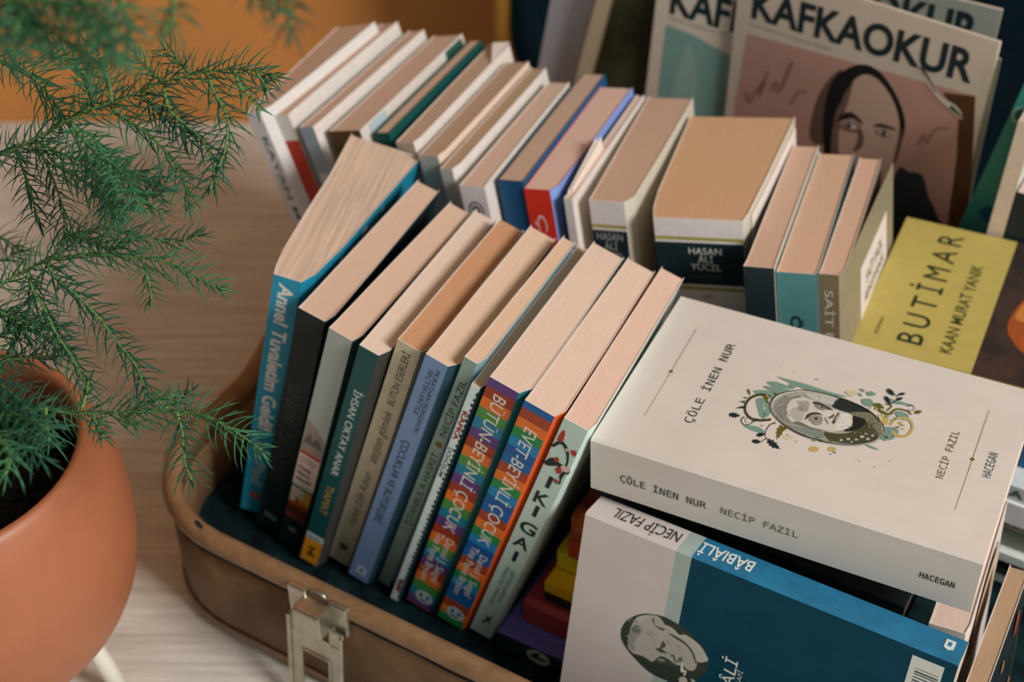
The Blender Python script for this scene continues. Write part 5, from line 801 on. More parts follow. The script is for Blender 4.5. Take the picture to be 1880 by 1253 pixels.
# sage green, thin
L, Rr = chains(0.0073, 0.0074, 0.1160, rb=0.0020)
SG = cov((126, 146, 136))
b = book(mbook(-0.3095, 0.4829, 17.6, 2.2), 'thin sage green paperback with black capitals and an ochre dot', 0.2105, 0.1160, L, Rr, SG, SG, cov((120, 150, 158)), pages((200, 168, 143)), group=FR)
K = INK((34, 40, 36))
sp_text(b, 'NECİP FAZIL', 0.1480, 0.1950, 0.0024, 0.0062, K, 'up'); sp_text(b, "İSTANBUL'A HASRET", 0.0640, 0.1330, 0.0024, 0.0062, K, 'up')
sp_art(b, 'ornament_dot', [((116, 96, 44), disc_pts(0.0042, 0.1405, 0.0021, 0.0024))])
# thin white, red and black lettering, jagged black edge
L, Rr = chains(0.0049, 0.0057, 0.1311, rb=0.0018)
WS = cov((186, 200, 198))
b = book(mbook(-0.2970, 0.4747, 16.9, 1.3), 'thin white paperback with red letters and jagged black edge pattern on its spine', 0.2004, 0.1311, L, Rr, WS, WS, cov((34, 66, 70)), pages((196, 166, 144)), group=FR)
sp_text(b, 'KAFKA', 0.1560, 0.1800, 0.0010, 0.0034, INK((160, 42, 36)), bold=0.04); sp_text(b, 'DÖNÜŞÜM', 0.1240, 0.1490, 0.0008, 0.0030, INK((28, 36, 38)), bold=0.01)
zz = [(0.0052, 0.198)]
for i in range(46): z = 0.196-i*0.0042; zz += [(0.0041-0.0003*(i % 3), z), (0.0041-0.0003*(i % 3), z-0.0022), (0.0047, z-0.0024), (0.0047, z-0.0042)]
zz += [(0.0052, 0.002)]
sp_art(b, 'jagged_edge_print', [((22, 40, 44), zz)])
sp_art(b, 'publisher_mark', [((130, 44, 44), [(0.0012, 0.010), (0.0038, 0.010), (0.0038, 0.022), (0.0012, 0.022)]), ((170, 120, 120), [(0.0018, 0.012), (0.0024, 0.012), (0.0024, 0.020), (0.0018, 0.020)])])
# the two rainbow-striped books
def bands(H, cols, first, step):
    o = []; z = H-first; o.append((z, H, cov(cols[0]))); i = 1
    while z > 0: z1 = max(0.0, z-step); o.append((z1, z, cov(cols[i % len(cols)]))); z = z1; i += 1
    return o
C1 = [(84, 54, 108), (140, 50, 30), (204, 98, 34), (64, 124, 56), (26, 108, 138)]
C2 = [(24, 84, 142), (142, 58, 34), (204, 100, 32), (32, 116, 60), (26, 112, 160), (22, 76, 132)]
L, Rr = chains(0.0166, 0.0189, 0.1269, rb=0.0030)
TE = cov((24, 108, 116))
b = book(mbook(-0.2860, 0.4748, 16.3, 1.7), 'rainbow-striped paperback with teal covers and white capitals beside the thin white book', 0.2048, 0.1269, L, Rr, TE, TE, TE, pages((203, 177, 160)), bands=bands(0.2048, C1, 0.0066, 0.0079), group=FR)
WH = INK((226, 214, 204))
sp_text(b, 'BÜTÜN-BEYİNLİ ÇOCUK', 0.0790, 0.1960, 0.0052, 0.0122, WH, shear=0.12)
sp_text(b, 'Daniel J. Siegel', 0.0290, 0.0730, 0.0094, 0.0142, WH); sp_text(b, 'Tina Payne Bryson', 0.0260, 0.0740, 0.0030, 0.0078, WH)
def sun(b, x, z): sp_art(b, 'publisher_mark', [((180, 196, 196), disc_pts(x, z, 0.0058, 0.0058, 14)), ((44, 110, 120), disc_pts(x-0.0022, z+0.001, 0.0012, 0.002)), ((44, 110, 120), disc_pts(x+0.0022, z+0.001, 0.0012, 0.002)), ((44, 110, 120), disc_pts(x, z-0.003, 0.003, 0.0009))])
sun(b, 0.0095, 0.0110)
L, Rr = chains(0.0167, 0.0165, 0.1309, rb=0.0032)
OR = cov((190, 78, 28))
b = book(mbook(-0.2640, 0.4717, 16.2, 1.7), 'rainbow-striped paperback with orange-red covers and white capitals, left of the pale blossom spine', 0.1994, 0.1309, L, Rr, OR, OR, OR, pages((204, 178, 160)), bands=bands(0.1994, C2, 0.0050, 0.0072), group=FR)
sp_text(b, 'EVET-BEYİNLİ ÇOCUK', 0.0820, 0.1830, 0.0052, 0.0122, WH, shear=0.12)
sp_text(b, 'Daniel J. Siegel', 0.0320, 0.0730, 0.0096, 0.0142, WH); sp_text(b, 'Tina Payne Bryson', 0.0290, 0.0760, 0.0034, 0.0080, WH)
sun(b, 0.0095, 0.0110)
# pale green spine with blossom branch
L, Rr = chains(0.0133, 0.0136, 0.1357, rb=0.0016)
PGN = cov((164, 182, 172))
b = book(mbook(-0.2430, 0.4722, 16.3, 0.5), 'pale green paperback with blossom branch and five stacked black letters, right end of front row', 0.1952, 0.1357, L, Rr, PGN, PGN, cov((176, 194, 188)), pages((204, 172, 154)), group=FR)
K = INK((24, 38, 38))
for ch, z, ww in (('I', 0.1435, 0.0024), ('K', 0.1290, 0.0082), ('I', 0.1180, 0.0024), ('G', 0.1025, 0.0096), ('A', 0.0890, 0.0092), ('I', 0.0760, 0.0024)):
    text(b, 'spine_lettering', ch, (0.0066-ww/2, 0, z), (1, 0, 0), (0, 0, 1), ww, 0.0088, K, bold=0.025 if ch != 'I' else 0.02)
sp_text(b, 'HÉCTOR GARCÍA &', 0.0360, 0.0680, 0.0078, 0.0102, INK((50, 66, 62))); sp_text(b, 'FRANCESC MIRALLES', 0.0310, 0.0690, 0.0042, 0.0066, INK((50, 66, 62)))
sp_art(b, 'publisher_mark', [((50, 66, 62), [(0.004, 0.012), (0.0065, 0.016), (0.0055, 0.020), (0.008, 0.019), (0.0095, 0.022), (0.0088, 0.016), (0.0105, 0.012), (0.0075, 0.015), (0.0060, 0.011)])])
def vs(pts, k=5): return [tuple(p[:2]) for p in crom([(x, y, 0) for x, y in pts], k, True)]
BR = (28, 38, 36); RD = (164, 52, 34); PK = (206, 170, 166)
sp_art(b, 'blossom_branch_print', [
 (BR, vs([(0.0000, 0.1740), (0.0035, 0.1800), (0.0085, 0.1765), (0.0110, 0.1690), (0.0112, 0.1640), (0.0104, 0.1640), (0.0098, 0.1690), (0.0075, 0.1745), (0.0040, 0.1775), (0.0012, 0.1730)])),
 (BR, vs([(0.0000, 0.1600), (0.0025, 0.1655), (0.0060, 0.1650), (0.0095, 0.1645), (0.0134, 0.1640), (0.0134, 0.1600), (0.0100, 0.1608), (0.0070, 0.1620), (0.0045, 0.1600), (0.0015, 0.1585)])),
 (BR, vs([(0.0112, 0.1612), (0.0098, 0.1570), (0.0108, 0.1530), (0.0106, 0.1505), (0.0090, 0.1490), (0.0118, 0.1508), (0.0116, 0.1550), (0.0122, 0.1600)])),
 (RD, vs([(0.0014, 0.1790), (0.0018, 0.1860), (0.0034, 0.1870), (0.0042, 0.1800)])), (RD, vs([(0.0096, 0.1765), (0.0116, 0.1785), (0.0130, 0.1770), (0.0124, 0.1740)])),
 (RD, disc_pts(0.0052, 0.1660, 0.0014, 0.0018)), (RD, vs([(0.0068, 0.1610), (0.0088, 0.1620), (0.0100, 0.1590), (0.0085, 0.1570), (0.0070, 0.1585)])), (RD, vs([(0.0078, 0.1520), (0.0098, 0.1528), (0.0104, 0.1510), (0.0088, 0.1500)])),
 (PK, disc_pts(0.0110, 0.1630, 0.0026, 0.0022, 9)), (PK, disc_pts(0.0008, 0.1660, 0.0008, 0.0022, 8)), (PK, disc_pts(0.0080, 0.1762, 0.0010, 0.0010))])
# ------------------------------------------------------------------ back row
BKG = 'paperbacks in the back row'
CR = cov((206, 197, 190), gain=1.3)
def bookb(t, d, lean, dyaw, H, T, W, T2, z, label, left, spine, right, pg=(186, 160, 142), rb=0.0006, lb=0.0, fan=0.0, **k):
    L, Rr = chains(T, T2, W, rb=rb, lb=lb)
    L = [(x-fan*min(1.0, y/W), y) for x, y in L]
    return book(mbook(t, d, lean, dyaw, z), label, H, W, L, Rr, left, spine, right, pages(pg, 1.5), group=BKG, **k)
b = bookb(-0.4122, 0.6439, -19.2, 0.6, 0.2079, 0.0112, 0.1323, 0.0205, 0.0310, 'pale lavender paperback with vertical dark capitals, leaning out at the left end of back row', cov((150, 150, 156)), cov((186, 178, 180)), cov((190, 186, 184)), fan=0.0125)
sp_text(b, 'KAYAN M A ÖZKIRIMLI', 0.0450, 0.1900, 0.0044, 0.0082, INK((66, 84, 98)), bold=0.02)
b = bookb(-0.4000, 0.6490, -19.2, 1.6, 0.2052, 0.0155, 0.1410, 0.0140, 0.0310, 'white-topped red paperback second from the left in the back row', CR, cov((156, 42, 22)), CR, bands=[(0, 0.187, cov((156, 42, 22))), (0.187, 0.2052, cov((206, 196, 192)))], rb=0.0004)
sp_text(b, 'SİNAN KIRAN', 0.0650, 0.1350, 0.0045, 0.0085, INK((84, 34, 26)))
b = bookb(-0.3826, 0.6474, -17.7, 1.0, 0.2023, 0.0110, 0.1438, 0.0121, 0.0310, 'blue-grey paperback with a white spine label behind the fanned-open blue book', cov((80, 90, 96)), cov((128, 138, 150)), CR, rb=0.0003)
patch(b, 'spine_label', (0.0012, 0, 0.0950), (1, 0, 0), (0, 0, 1), 0.0088, 0.074, INK((186, 186, 182)))
sp_text(b, 'SEFİLLER', 0.1200, 0.1580, 0.0032, 0.0070, INK((50, 60, 60)), lift=0.0002)
b = bookb(-0.3691, 0.6525, -16.4, 0.9, 0.2000, 0.0239, 0.1411, 0.0230, 0.0310, 'thick dark olive paperback with a patchy pale and green cover edge', cov((60, 52, 36)), cov((70, 50, 20)), cov((186, 176, 168)), rb=0.0004)
bm = bmesh.new(); box(bm, (0.0231, 0.114, 0.170), (0.0232, 0.138, 0.1985)); link('cover_print', bm2me(bm), cov((36, 74, 62)), b)
bm = bmesh.new(); box(bm, (0.0243, 0.010, 0.170), (0.0245, 0.030, 0.1985)); link('cover_print', bm2me(bm), cov((150, 164, 170)), b)
GD = cov((16, 66, 62))
b = bookb(-0.3435, 0.6592, -15.0, 0.3, 0.2017, 0.0099, 0.1341, 0.0091, 0.0310, 'paperback with a dark green cover line in the middle left of the back row', GD, GD, GD, rb=0.0003, card=GD)
b = bookb(-0.3316, 0.6551, -13.5, -0.6, 0.2009, 0.0127, 0.1370, 0.0156, 0.0310, 'cream paperback with a folded-back cover corner in the back row', CR, cov((140, 130, 118)), CR, rb=0.0003, pg=(176, 150, 130))
bm = bmesh.new(); prism(bm, [(0.0156, 0.110, 0.2009), (0.0158, 0.1370, 0.2009), (0.0158, 0.1370, 0.179)], (0.0003, 0, 0)); prism(bm, [(0.0150, 0.1100, 0.2010), (0.0160, 0.1380, 0.2022), (0.0062, 0.1320, 0.2046)], (0, 0, 0.0003)); link('folded_corner', bm2me(bm), CARD, b)
b = bookb(-0.3161, 0.6488, -12.7, -0.0, 0.1990, 0.0137, 0.1297, 0.0160, 0.0310, 'brown-edged paperback with a pinkish cover line left of the grey rounded spine', cov((120, 108, 96)), cov((150, 146, 140)), cov((220, 186, 168), gain=1.35), pg=(164, 138, 116))
b = bookb(-0.2990, 0.6402, -12.1, -0.2, 0.1991, 0.0085, 0.1364, 0.0108, 0.0310, 'paperback with grey rounded spine and white cover left of the ringed emblem spine', cov((120, 118, 114)), cov((160, 158, 156)), CR, pg=(164, 140, 114), rb=0.0008)
b = bookb(-0.2847, 0.6301, -11.1, -0.4, 0.1976, 0.0168, 0.1357, 0.0144, 0.0310, 'white paperback with a dark ringed emblem on its spine', cov((170, 166, 164)), cov((200, 192, 194)), CR, pg=(192, 166, 150))
sp_art(b, 'spine_emblem', [((40, 62, 72), disc_pts(0.0082, 0.1810, 0.0050, 0.0058, 24)), ((200, 192, 194), disc_pts(0.0082, 0.1810, 0.0041, 0.0048, 24)), ((40, 62, 72), disc_pts(0.0082, 0.1810, 0.0026, 0.0030, 20)), ((200, 192, 194), disc_pts(0.0084, 0.1812, 0.0011, 0.0012))])
NB = cov((10, 66, 104))
b = bookb(-0.2678, 0.6421, -10.2, -1.1, 0.1993, 0.0166, 0.1402, 0.0156, 0.0310, 'deep blue paperback between the emblem spine and the red spine', NB, NB, NB, pg=(178, 152, 134), rb=0.0003, card=cov((40, 62, 76)))
PW = cov((112, 134, 188))
b = bookb(-0.2503, 0.6412, -10.2, -1.6, 0.1986, 0.0165, 0.1311, 0.0218, 0.0310, 'paperback with red spine and periwinkle blue front cover in the back row', cov((180, 60, 44)), cov((196, 46, 30)), PW, pg=(204, 170, 156), rb=0.0008, card=cov((190, 110, 104)))
sp_text(b, 'ÇOCUK', 0.1160, 0.1810, 0.0050, 0.0110, INK((226, 190, 180)), bold=0.01)
b = bookb(-0.2277, 0.6405, -9.3, -1.7, 0.1988, 0.0053, 0.1300, 0.0052, 0.0310, 'slim white paperback with dark blue spine letters and loose white sheets', cov((60, 80, 110)), cov((196, 192, 190)), CR, pg=(200, 176, 160), rb=0.0002)
sp_text(b, 'FRANZ KAFKA', 0.0950, 0.1650, 0.0010, 0.0042, INK((36, 56, 92)), bold=0.01)
bm = bmesh.new(); prism(bm, [(0.0008, 0.005, 0.2005), (0.0008, 0.055, 0.2085), (0.0011, 0.055, 0.2085), (0.0011, 0.005, 0.2005)], (0, 0, -0.02)); prism(bm, [(0.0020, 0.008, 0.2005), (0.0020, 0.060, 0.2070), (0.0023, 0.060, 0.2070), (0.0023, 0.008, 0.2005)], (0, 0, -0.02)); link('loose_sheet', bm2me(bm), CARD, b)
# two classics with white, gold and black spines
OL = cov((146, 138, 60)); WB = cov((200, 192, 190)); KB = cov((18, 36, 42)); CREAM = cov((188, 180, 164), gain=1.3)
def classic(t, d, lean, dyaw, H, T, W, T2, label, pg, Lx=None, Rx=None, k=0.0):
    L, Rr = chains(T, T2, W, rb=0.0006)
    if Lx: L = Lx
    if Rx: Rr = Rx
    bands_ = [(0, H-0.0495-k, WB), (H-0.0495-k, H-0.0472-k, OL), (H-0.0472-k, H-0.0455-k, WB), (H-0.0455-k, H-0.0163-k, KB), (H-0.0163-k, H-0.0146-k, WB), (H-0.0146-k, H-0.0124-k, OL), (H-0.0124-k, H, WB)]
    b = book(mbook(t, d, lean, dyaw), label, H, W, L, Rr, cov((196, 188, 176)), WB, CREAM, pages(pg, 1.46), bands=bands_, group=BKG)
    return b
b = classic(-0.2160, 0.6466, -8.7, -4.5, 0.1988, 0.0213, 0.1273, 0.0292, 'medium classic with white, gold and black spine and cream cover left of the fattest book', (180, 150, 130), k=0.0040)
for i, (s, ww) in enumerate((('HASAN', 0.0160), ('ÂLİ', 0.0080), ('YÜCEL', 0.0150))): text(b, 'spine_lettering', s, (0.0103-ww/2, 0, 0.1988-0.0270-i*0.0068), (1, 0, 0), (0, 0, 1), ww, 0.0050, INK((160, 166, 162)), bold=0.0)
Hh = 0.1995
Lx = [(0, 0), (-0.0022, 0.010), (-0.0032, 0.028), (-0.0022, 0.07), (-0.0008, 0.1182)]; Rx = [(0.0508, 0), (0.0528, 0.008), (0.0575, 0.05), (0.0641, 0.1182)]
b = classic(-0.1769, 0.6460, -8.3, -8.2, Hh, 0.0508, 0.1182, 0.0641, 'fattest paperback, a classic with black title panel and broad tan page edges', (188, 150, 118), Lx, Rx)
for i, (s, ww) in enumerate((('HASAN', 0.0190), ('ÂLİ', 0.0086), ('YÜCEL', 0.0176))): text(b, 'spine_lettering', s, (0.0285-ww/2, 0, Hh-0.0240-i*0.0056), (1, 0, 0), (0, 0, 1), ww, 0.0044, INK((206, 206, 200)), bold=0.0)
text(b, 'spine_lettering', 'KLASİKLER DİZİSİ', (0.0195, 0, Hh-0.0405), (1, 0, 0), (0, 0, 1), 0.0180, 0.0020, INK((84, 100, 100)))
text(b, 'spine_lettering', 'CİLT V', (0.0255, 0, Hh-0.0550), (1, 0, 0), (0, 0, 1), 0.0070, 0.0026, INK((80, 84, 80)), bold=0.01)
bm = bmesh.new(); prism(bm, [(0.0536, 0.012, 0.006), (0.0578, 0.05, 0.006), (0.0639, 0.112, 0.006), (0.0653, 0.112, 0.006), (0.0590, 0.05, 0.006), (0.0544, 0.012, 0.006)], (0, 0, Hh-0.010)); link('flyleaf', bm2me(bm), CARD, b)
b = bookb(-0.1133, 0.6217, -9.2, -4.2, 0.1988, 0.0170, 0.1334, 0.0154, 0.0310, 'paperback with dark charcoal spine right of the fattest book', cov((28, 38, 42)), cov((26, 38, 44)), cov((170, 164, 152)), pg=(188, 156, 136), rb=0.0004, lb=0.0004)
b = bookb(-0.0959, 0.6248, -9.1, -4.7, 0.1986, 0.0212, 0.1287, 0.0207, 0.0310, 'teal-spined paperback between the charcoal spine and the sand-coloured book', cov((84, 130, 130)), cov((74, 122, 124)), cov((60, 80, 80)), pg=(192, 158, 134), rb=0.0010)
sp_text(b, 'ÖLÜMSÜZ KADIN', 0.0700, 0.1700, 0.0070, 0.0125, INK((22, 54, 56)), bold=0.03)
b = bookb(-0.0742, 0.6321, -9.1, -3.9, 0.1987, 0.0106, 0.1256, 0.0125, 0.0310, 'sand-coloured paperback with white cover label, last on the right in the back row', cov((140, 130, 96)), cov((112, 98, 74)), cov((150, 138, 112), gain=0.95), pg=(196, 160, 138), rb=0.0016)
sp_text(b, 'SAİT FAİK ABASIYANIK', 0.0650, 0.1880, 0.0028, 0.0072, INK((200, 194, 182)))
Rr = chains(0.0105, 0.0130, 0.1268, rb=0.0016)[1]
u = Vector((0.0130-0.0124, 0.1268-0.0070, 0)).normalized()
# front cover sprung slightly open to the right
bm = bmesh.new(); prism(bm, [(0.0119, 0.006, 0.0005), (0.0136, 0.04, 0.0005), (0.0192, 0.1256, 0.0005), (0.0197, 0.1256, 0.0005), (0.0141, 0.04, 0.0005), (0.0124, 0.006, 0.0005)], (0, 0, 0.196)); fc = link('front_cover', bm2me(bm), cov((150, 138, 112), gain=0.95), b)
o0 = Vector((0.0144, 0.044, 0)); u = Vector((0.0197-0.0141, 0.1262-0.04, 0)).normalized()
patch(fc, 'cover_label', o0+Vector((0, 0, 0.095)), u, (0, 0, 1), 0.064, 0.078, INK((206, 194, 186)), lift=0.0002)
for i, (s, ww) in enumerate((('SAİT FAİK', 0.040), ('ABASIYANIK', 0.048))): text(fc, 'cover_lettering', s, o0+u*(0.032-ww/2)+Vector((0, 0, 0.155-i*0.012)), u, (0, 0, 1), ww, 0.0075, INK((110, 100, 88)), lift=0.0006)
# ------------------------------------------------------------------ big white book lying on top
def pose(o, yaw, a, b): return Matrix.Translation(Vector(o)) @ Matrix.Rotation(-R(yaw), 4, 'Z') @ Matrix.Rotation(R(a), 4, 'X') @ Matrix.Rotation(R(b), 4, 'Y')
WC = mat((203, 195, 187), 0.55, 0.05, 30, 1.22, spec=0.25)
H, W, T = 0.1900, 0.1215, 0.0346
# thickness runs up, so left chain = underside, right chain = upper cover
Lc = [(0.0, 0.0), (0.0006, 0.006), (0.0010, 0.05), (0.0, W)]; Rc = [(T-0.0012, 0.0), (T, 0.0016), (T, 0.05), (T-0.0006, W)]
b = book(pose((0.0398, 0.5071, 0.1743), 26.4, 2.2, -1.4), 'big white paperback with bearded man portrait in floral oval', H, W, Lc, Rc, WC, WC, WC, pages((206, 186, 172)), ax='flat', cat='book', cth=0.0005)
X, Y, Z = Vector((1, 0, 0)), Vector((0, 1, 0)), Vector((0, 0, 1))
DG = INK((40, 56, 52)); OG = INK((104, 98, 74))
def top(s, x, y0, y1, h, m, **k): return text(b, 'cover_lettering', s, (x, y0, T), Y, -X, y1-y0, h, m, lift=0.0002, mono=True, **k)
top('ÇÖLE İNEN NUR', 0.0413, 0.0300, 0.0945, 0.0056, DG); top('NECİP FAZIL', 0.1616, 0.0430, 0.0775, 0.0046, OG); top('HACEGAN', 0.1815, 0.0525, 0.0700, 0.0052, INK((70, 96, 104)))
for x in (0.0178, 0.1711): poly_art(b, 'ornament_line', [((110, 104, 84), [(x-0.00012, 0.026), (x+0.00012, 0.026), (x+0.00012, 0.0988), (x-0.00012, 0.0988)]), ((104, 92, 34), disc_pts(x, 0.0617, 0.0011, 0.0011, 8))], (0, 0, T), X, Y)
poly_art(b, 'portrait_print', [(c, pts2(p)) for c, p in ART['portrait_white']], (0, 0, T), X, Y, lift=0.00010, step=0.0000025, label='oval portrait of a bearded man with floral scrolls')
def spn(s, x0, x1, z, h, m, **k): return text(b, 'spine_lettering', s, (x0, 0, z), X, Z, x1-x0, h, m, lift=0.0003, mono=True, **k)
spn('ÇÖLE İNEN NUR', 0.0162, 0.0612, 0.0118, 0.0058, DG, bold=0.004); spn('NECİP FAZIL', 0.0686, 0.1072, 0.0122, 0.0056, INK((92, 92, 70))); spn('HACEGAN', 0.1646, 0.1806, 0.0128, 0.0048, INK((30, 44, 46)), bold=0.01)
# ------------------------------------------------------------------ blue and white book standing on its fore-edge in front
H, T, W = 0.1892, 0.0191, 0.1385
o = Vector((0.0339, 0.4858, 0.0429)); MWb = pose(o, 27.2, 77.7, -3.0)
root = empty('paperback_book', MWb, 'blue and grey-white paperback with smoking man portrait, standing spine up', 'book')
YT = 0.1261; Y0 = YT-W
PWH = mat((194, 182, 178), 0.5, 0.06, 40, 1.25, spec=0.3); PGY = cov((140, 152, 146), 0.4); PBL = mat((1, 62, 80), 0.5, 0.16, 70, 1.1, spec=0.15); PBS = mat((40, 116, 154), 0.42, 0.2, 90, 1.1, spec=0.35)
mats = [PWH, PGY, PBL, PBS, CARD]
xs = [0.0, 0.0500, 0.0583, H]; bm = bmesh.new()
prof = [(Y0, T), (YT-0.0012, T), (YT-0.0002, T-0.0010), (YT, T-0.0022), (YT, 0.0010), (YT-0.0008, 0.0), (Y0, 0.0)]
inn = [(Y0, T-0.0005), (YT-0.0016, T-0.0005), (YT-0.0007, T-0.0014), (YT-0.0005, T-0.0025), (YT-0.0005, 0.0012), (YT-0.0010, 0.0005), (Y0, 0.0005)]
rows = [[bm.verts.new((x, y, z)) for y, z in prof] for x in xs]; rin = [[bm.verts.new((x, y, z)) for y, z in inn] for x in (0.0, H)]
for k in range(3):
    for i in range(6): bm.faces.new((rows[k][i], rows[k][i+1], rows[k+1][i+1], rows[k+1][i])).material_index = (0, 1, 3 if i >= 1 and i < 5 else 2)[k]
for i in range(6):
    bm.faces.new((rin[0][i], rin[0][i+1], rin[1][i+1], rin[1][i])).material_index = 4
    bm.faces.new((rows[0][i], rows[0][i+1], rin[0][i+1], rin[0][i])).material_index = 4; bm.faces.new((rows[3][i], rows[3][i+1], rin[1][i+1], rin[1][i])).material_index = 4
for i in (0, 6): bm.faces.new((rows[0][i], rows[1][i], rows[2][i], rows[3][i], rin[1][i], rin[0][i])).material_index = 4
link('cover', bm2me(bm), mats, root)
bm = bmesh.new(); box(bm, (0.0008, Y0+0.001, 0.0007), (H-0.0008, YT-0.0012, T-0.0007)); link('page_block', bm2me(bm), pages((206, 186, 172)), root)
def sp2(s, x0, x1, z, h, m, **k): return text(root, 'spine_lettering', s, (x1, YT, z), -X, Z, x1-x0, h, m, lift=0.0003, **k)
sp2('NECİP FAZIL', 0.0115, 0.0480, 0.0055, 0.0085, INK((52, 54, 54))); sp2('BÂBIÂLİ', 0.0590, 0.0865, 0.0055, 0.0085, INK((206, 210, 206)), bold=0.015)
poly_art(root, 'publisher_mark', [((206, 210, 206), [(0.1800, 0.0060), (0.1845, 0.0060), (0.1845, 0.0130), (0.1825, 0.0145), (0.1800, 0.0130)]), ((40, 116, 156), [(0.1810, 0.0080), (0.1828, 0.0080), (0.1828, 0.0115), (0.1810, 0.0115)])], (0, YT, 0), X, -Z) if False else poly_art(root, 'publisher_mark', [((206, 210, 206), [(-0.1845, 0.0050), (-0.1800, 0.0050), (-0.1800, 0.0115), (-0.1822, 0.0130), (-0.1845, 0.0115)]), ((40, 116, 156), [(-0.1830, 0.0066), (-0.1812, 0.0066), (-0.1812, 0.0100), (-0.1830, 0.0100)])], (0, YT, 0), -X, Z, lift=0.0003)
poly_art(root, 'portrait_print', [(c, pts2(p)) for c, p in ART['portrait_blue']], (0, 0, T), X, Y, lift=0.00012, step=0.00001, label='oval portrait of a grey-haired man with a cigarette')
def fc2(s, x, y1, wid, h, m, **k): return text(root, 'cover_lettering', s, (x, y1-wid, T), Y, -X, wid, h, m, lift=0.0003, **k)
fc2('BÂBIÂLİ', 0.0918, 0.0772, 0.0400, 0.0062, INK((200, 206, 204)), shear=0.1); fc2('OTOBİYOGRAFİ', 0.0952, 0.0722, 0.0330, 0.0024, INK((180, 190, 190)), shear=0.1); fc2('5. baskı, son', 0.1000, 0.0675, 0.0300, 0.0022, INK((150, 166, 170)), shear=0.1)
bc = [((204, 204, 198), [(0.1690, 0.0850), (0.1838, 0.0850), (0.1838, 0.1212), (0.1690, 0.1212)])]; random.seed(3); yy = 0.1150
while yy > 0.090:
    ww = random.choice((0.0004, 0.0007, 0.0010)); bc.append(((74, 84, 88), [(0.1718, yy-ww), (0.1826, yy-ww), (0.1826, yy), (0.1718, yy)])); yy -= ww+random.choice((0.0005, 0.0008, 0.0011))
poly_art(root, 'barcode', bc, (0, 0, T), X, Y, lift=0.0002, step=0.000004)
# ------------------------------------------------------------------ coloured stack behind it
SG_ = 'books stacked flat in the middle of the suitcase'
def flat(t, d, z, L, W, T, label, spine, top_, pg, yaw=0.0, group=SG_, rough=None, bands=None, cover_b=None, tilt=0.0, roundsp=False, name='paperback_book'):
    mw = Matrix.Translation(S(t, d, z)) @ Matrix.Rotation(-(YS+R(yaw)), 4, 'Z') @ Matrix.Rotation(R(tilt), 4, 'Y')
    if roundsp:
        Lc = [(0.0012, 0.0), (0.0, 0.004), (0, W)]; Rc = [(T-0.0012, 0.0), (T, 0.004), (T, W)]
    else: Lc = [(0.0, 0.0), (0.0, 0.005), (0, W)]; Rc = [(T, 0.0), (T, 0.005), (T, W)]
    return book(mw, label, L, W, Lc, Rc, cover_b or top_, spine, top_, pages(pg), group=group, ax='flat', bands=bands, card=spine, name=name)
b = flat(-0.272, 0.4450, 0.0300, 0.180, 0.115, 0.0125, 'purple hardback with dark green spine and round white emblem, lowest in the coloured stack', cov((20, 56, 44)), cov((96, 82, 146)), PG, yaw=-1.0, name='hardback_book')
poly_art(b, 'publisher_mark', [((206, 206, 200), disc_pts(0.0270, 0.0062, 0.0075, 0.0056, 24)), ((30, 60, 50), vs([(0.0220, 0.0045), (0.0245, 0.0088), (0.0285, 0.0098), (0.0270, 0.0070), (0.0325, 0.0062), (0.0315, 0.0045), (0.0275, 0.0040)]))], (0, 0, 0), X, Z, lift=0.0003)
patch(b, 'bookmark_print', (0.0400, 0.008, 0.0125), X, Y, 0.0110, 0.0040, INK((206, 140, 30)), lift=0.0003); patch(b, 'bookmark_print', (0.0400, 0.0140, 0.0125), X, Y, 0.0100, 0.0022, INK((206, 140, 30)), lift=0.0003)
flat(-0.2630, 0.4590, 0.0428, 0.170, 0.115, 0.0175, 'dark red paperback with rounded spine on the purple book', cov((148, 50, 48)), cov((146, 50, 48)), PG, roundsp=True)
flat(-0.2530, 0.4660, 0.0606, 0.165, 0.110, 0.0100, 'thin black paperback between the dark red and the orange-yellow book', cov((22, 30, 30)), cov((24, 32, 32)), (60, 60, 50))
flat(-0.2520, 0.4640, 0.0709, 0.170, 0.115, 0.0080, 'orange-yellow hardback with broad visible cover in the coloured stack', cov((206, 148, 20)), cov((206, 148, 20)), (190, 150, 60), name='hardback_book')
flat(-0.2510, 0.4760, 0.0792, 0.165, 0.105, 0.0155, 'lime-yellow paperback above the orange-yellow book', cov((188, 164, 30)), cov((180, 150, 24)), PG, roundsp=True)
flat(-0.2430, 0.4740, 0.0950, 0.150, 0.110, 0.0150, 'brick red paperback under the patterned orange one', cov((168, 58, 30)), cov((150, 56, 30)), PG)
ORP = mat((164, 82, 26), 0.5, 0.3, 55, 1.4, c2=(110, 44, 18), thr=(0.42, 0.6))
flat(-0.2410, 0.4720, 0.1103, 0.150, 0.110, 0.0210, 'orange paperback with swirling dark pattern in the coloured stack', ORP, ORP, PG, roundsp=True)
b = flat(-0.2290, 0.4780, 0.1317, 0.166, 0.110, 0.0250, 'black paperback on top of the coloured stack, under the big white book', cov((20, 30, 34)), cov((24, 34, 38)), (70, 70, 66))
text(b, 'spine_lettering', 'ANILAR', (0.008, 0, 0.009), X, Z, 0.030, 0.008, INK((70, 88, 88)), lift=0.0003)
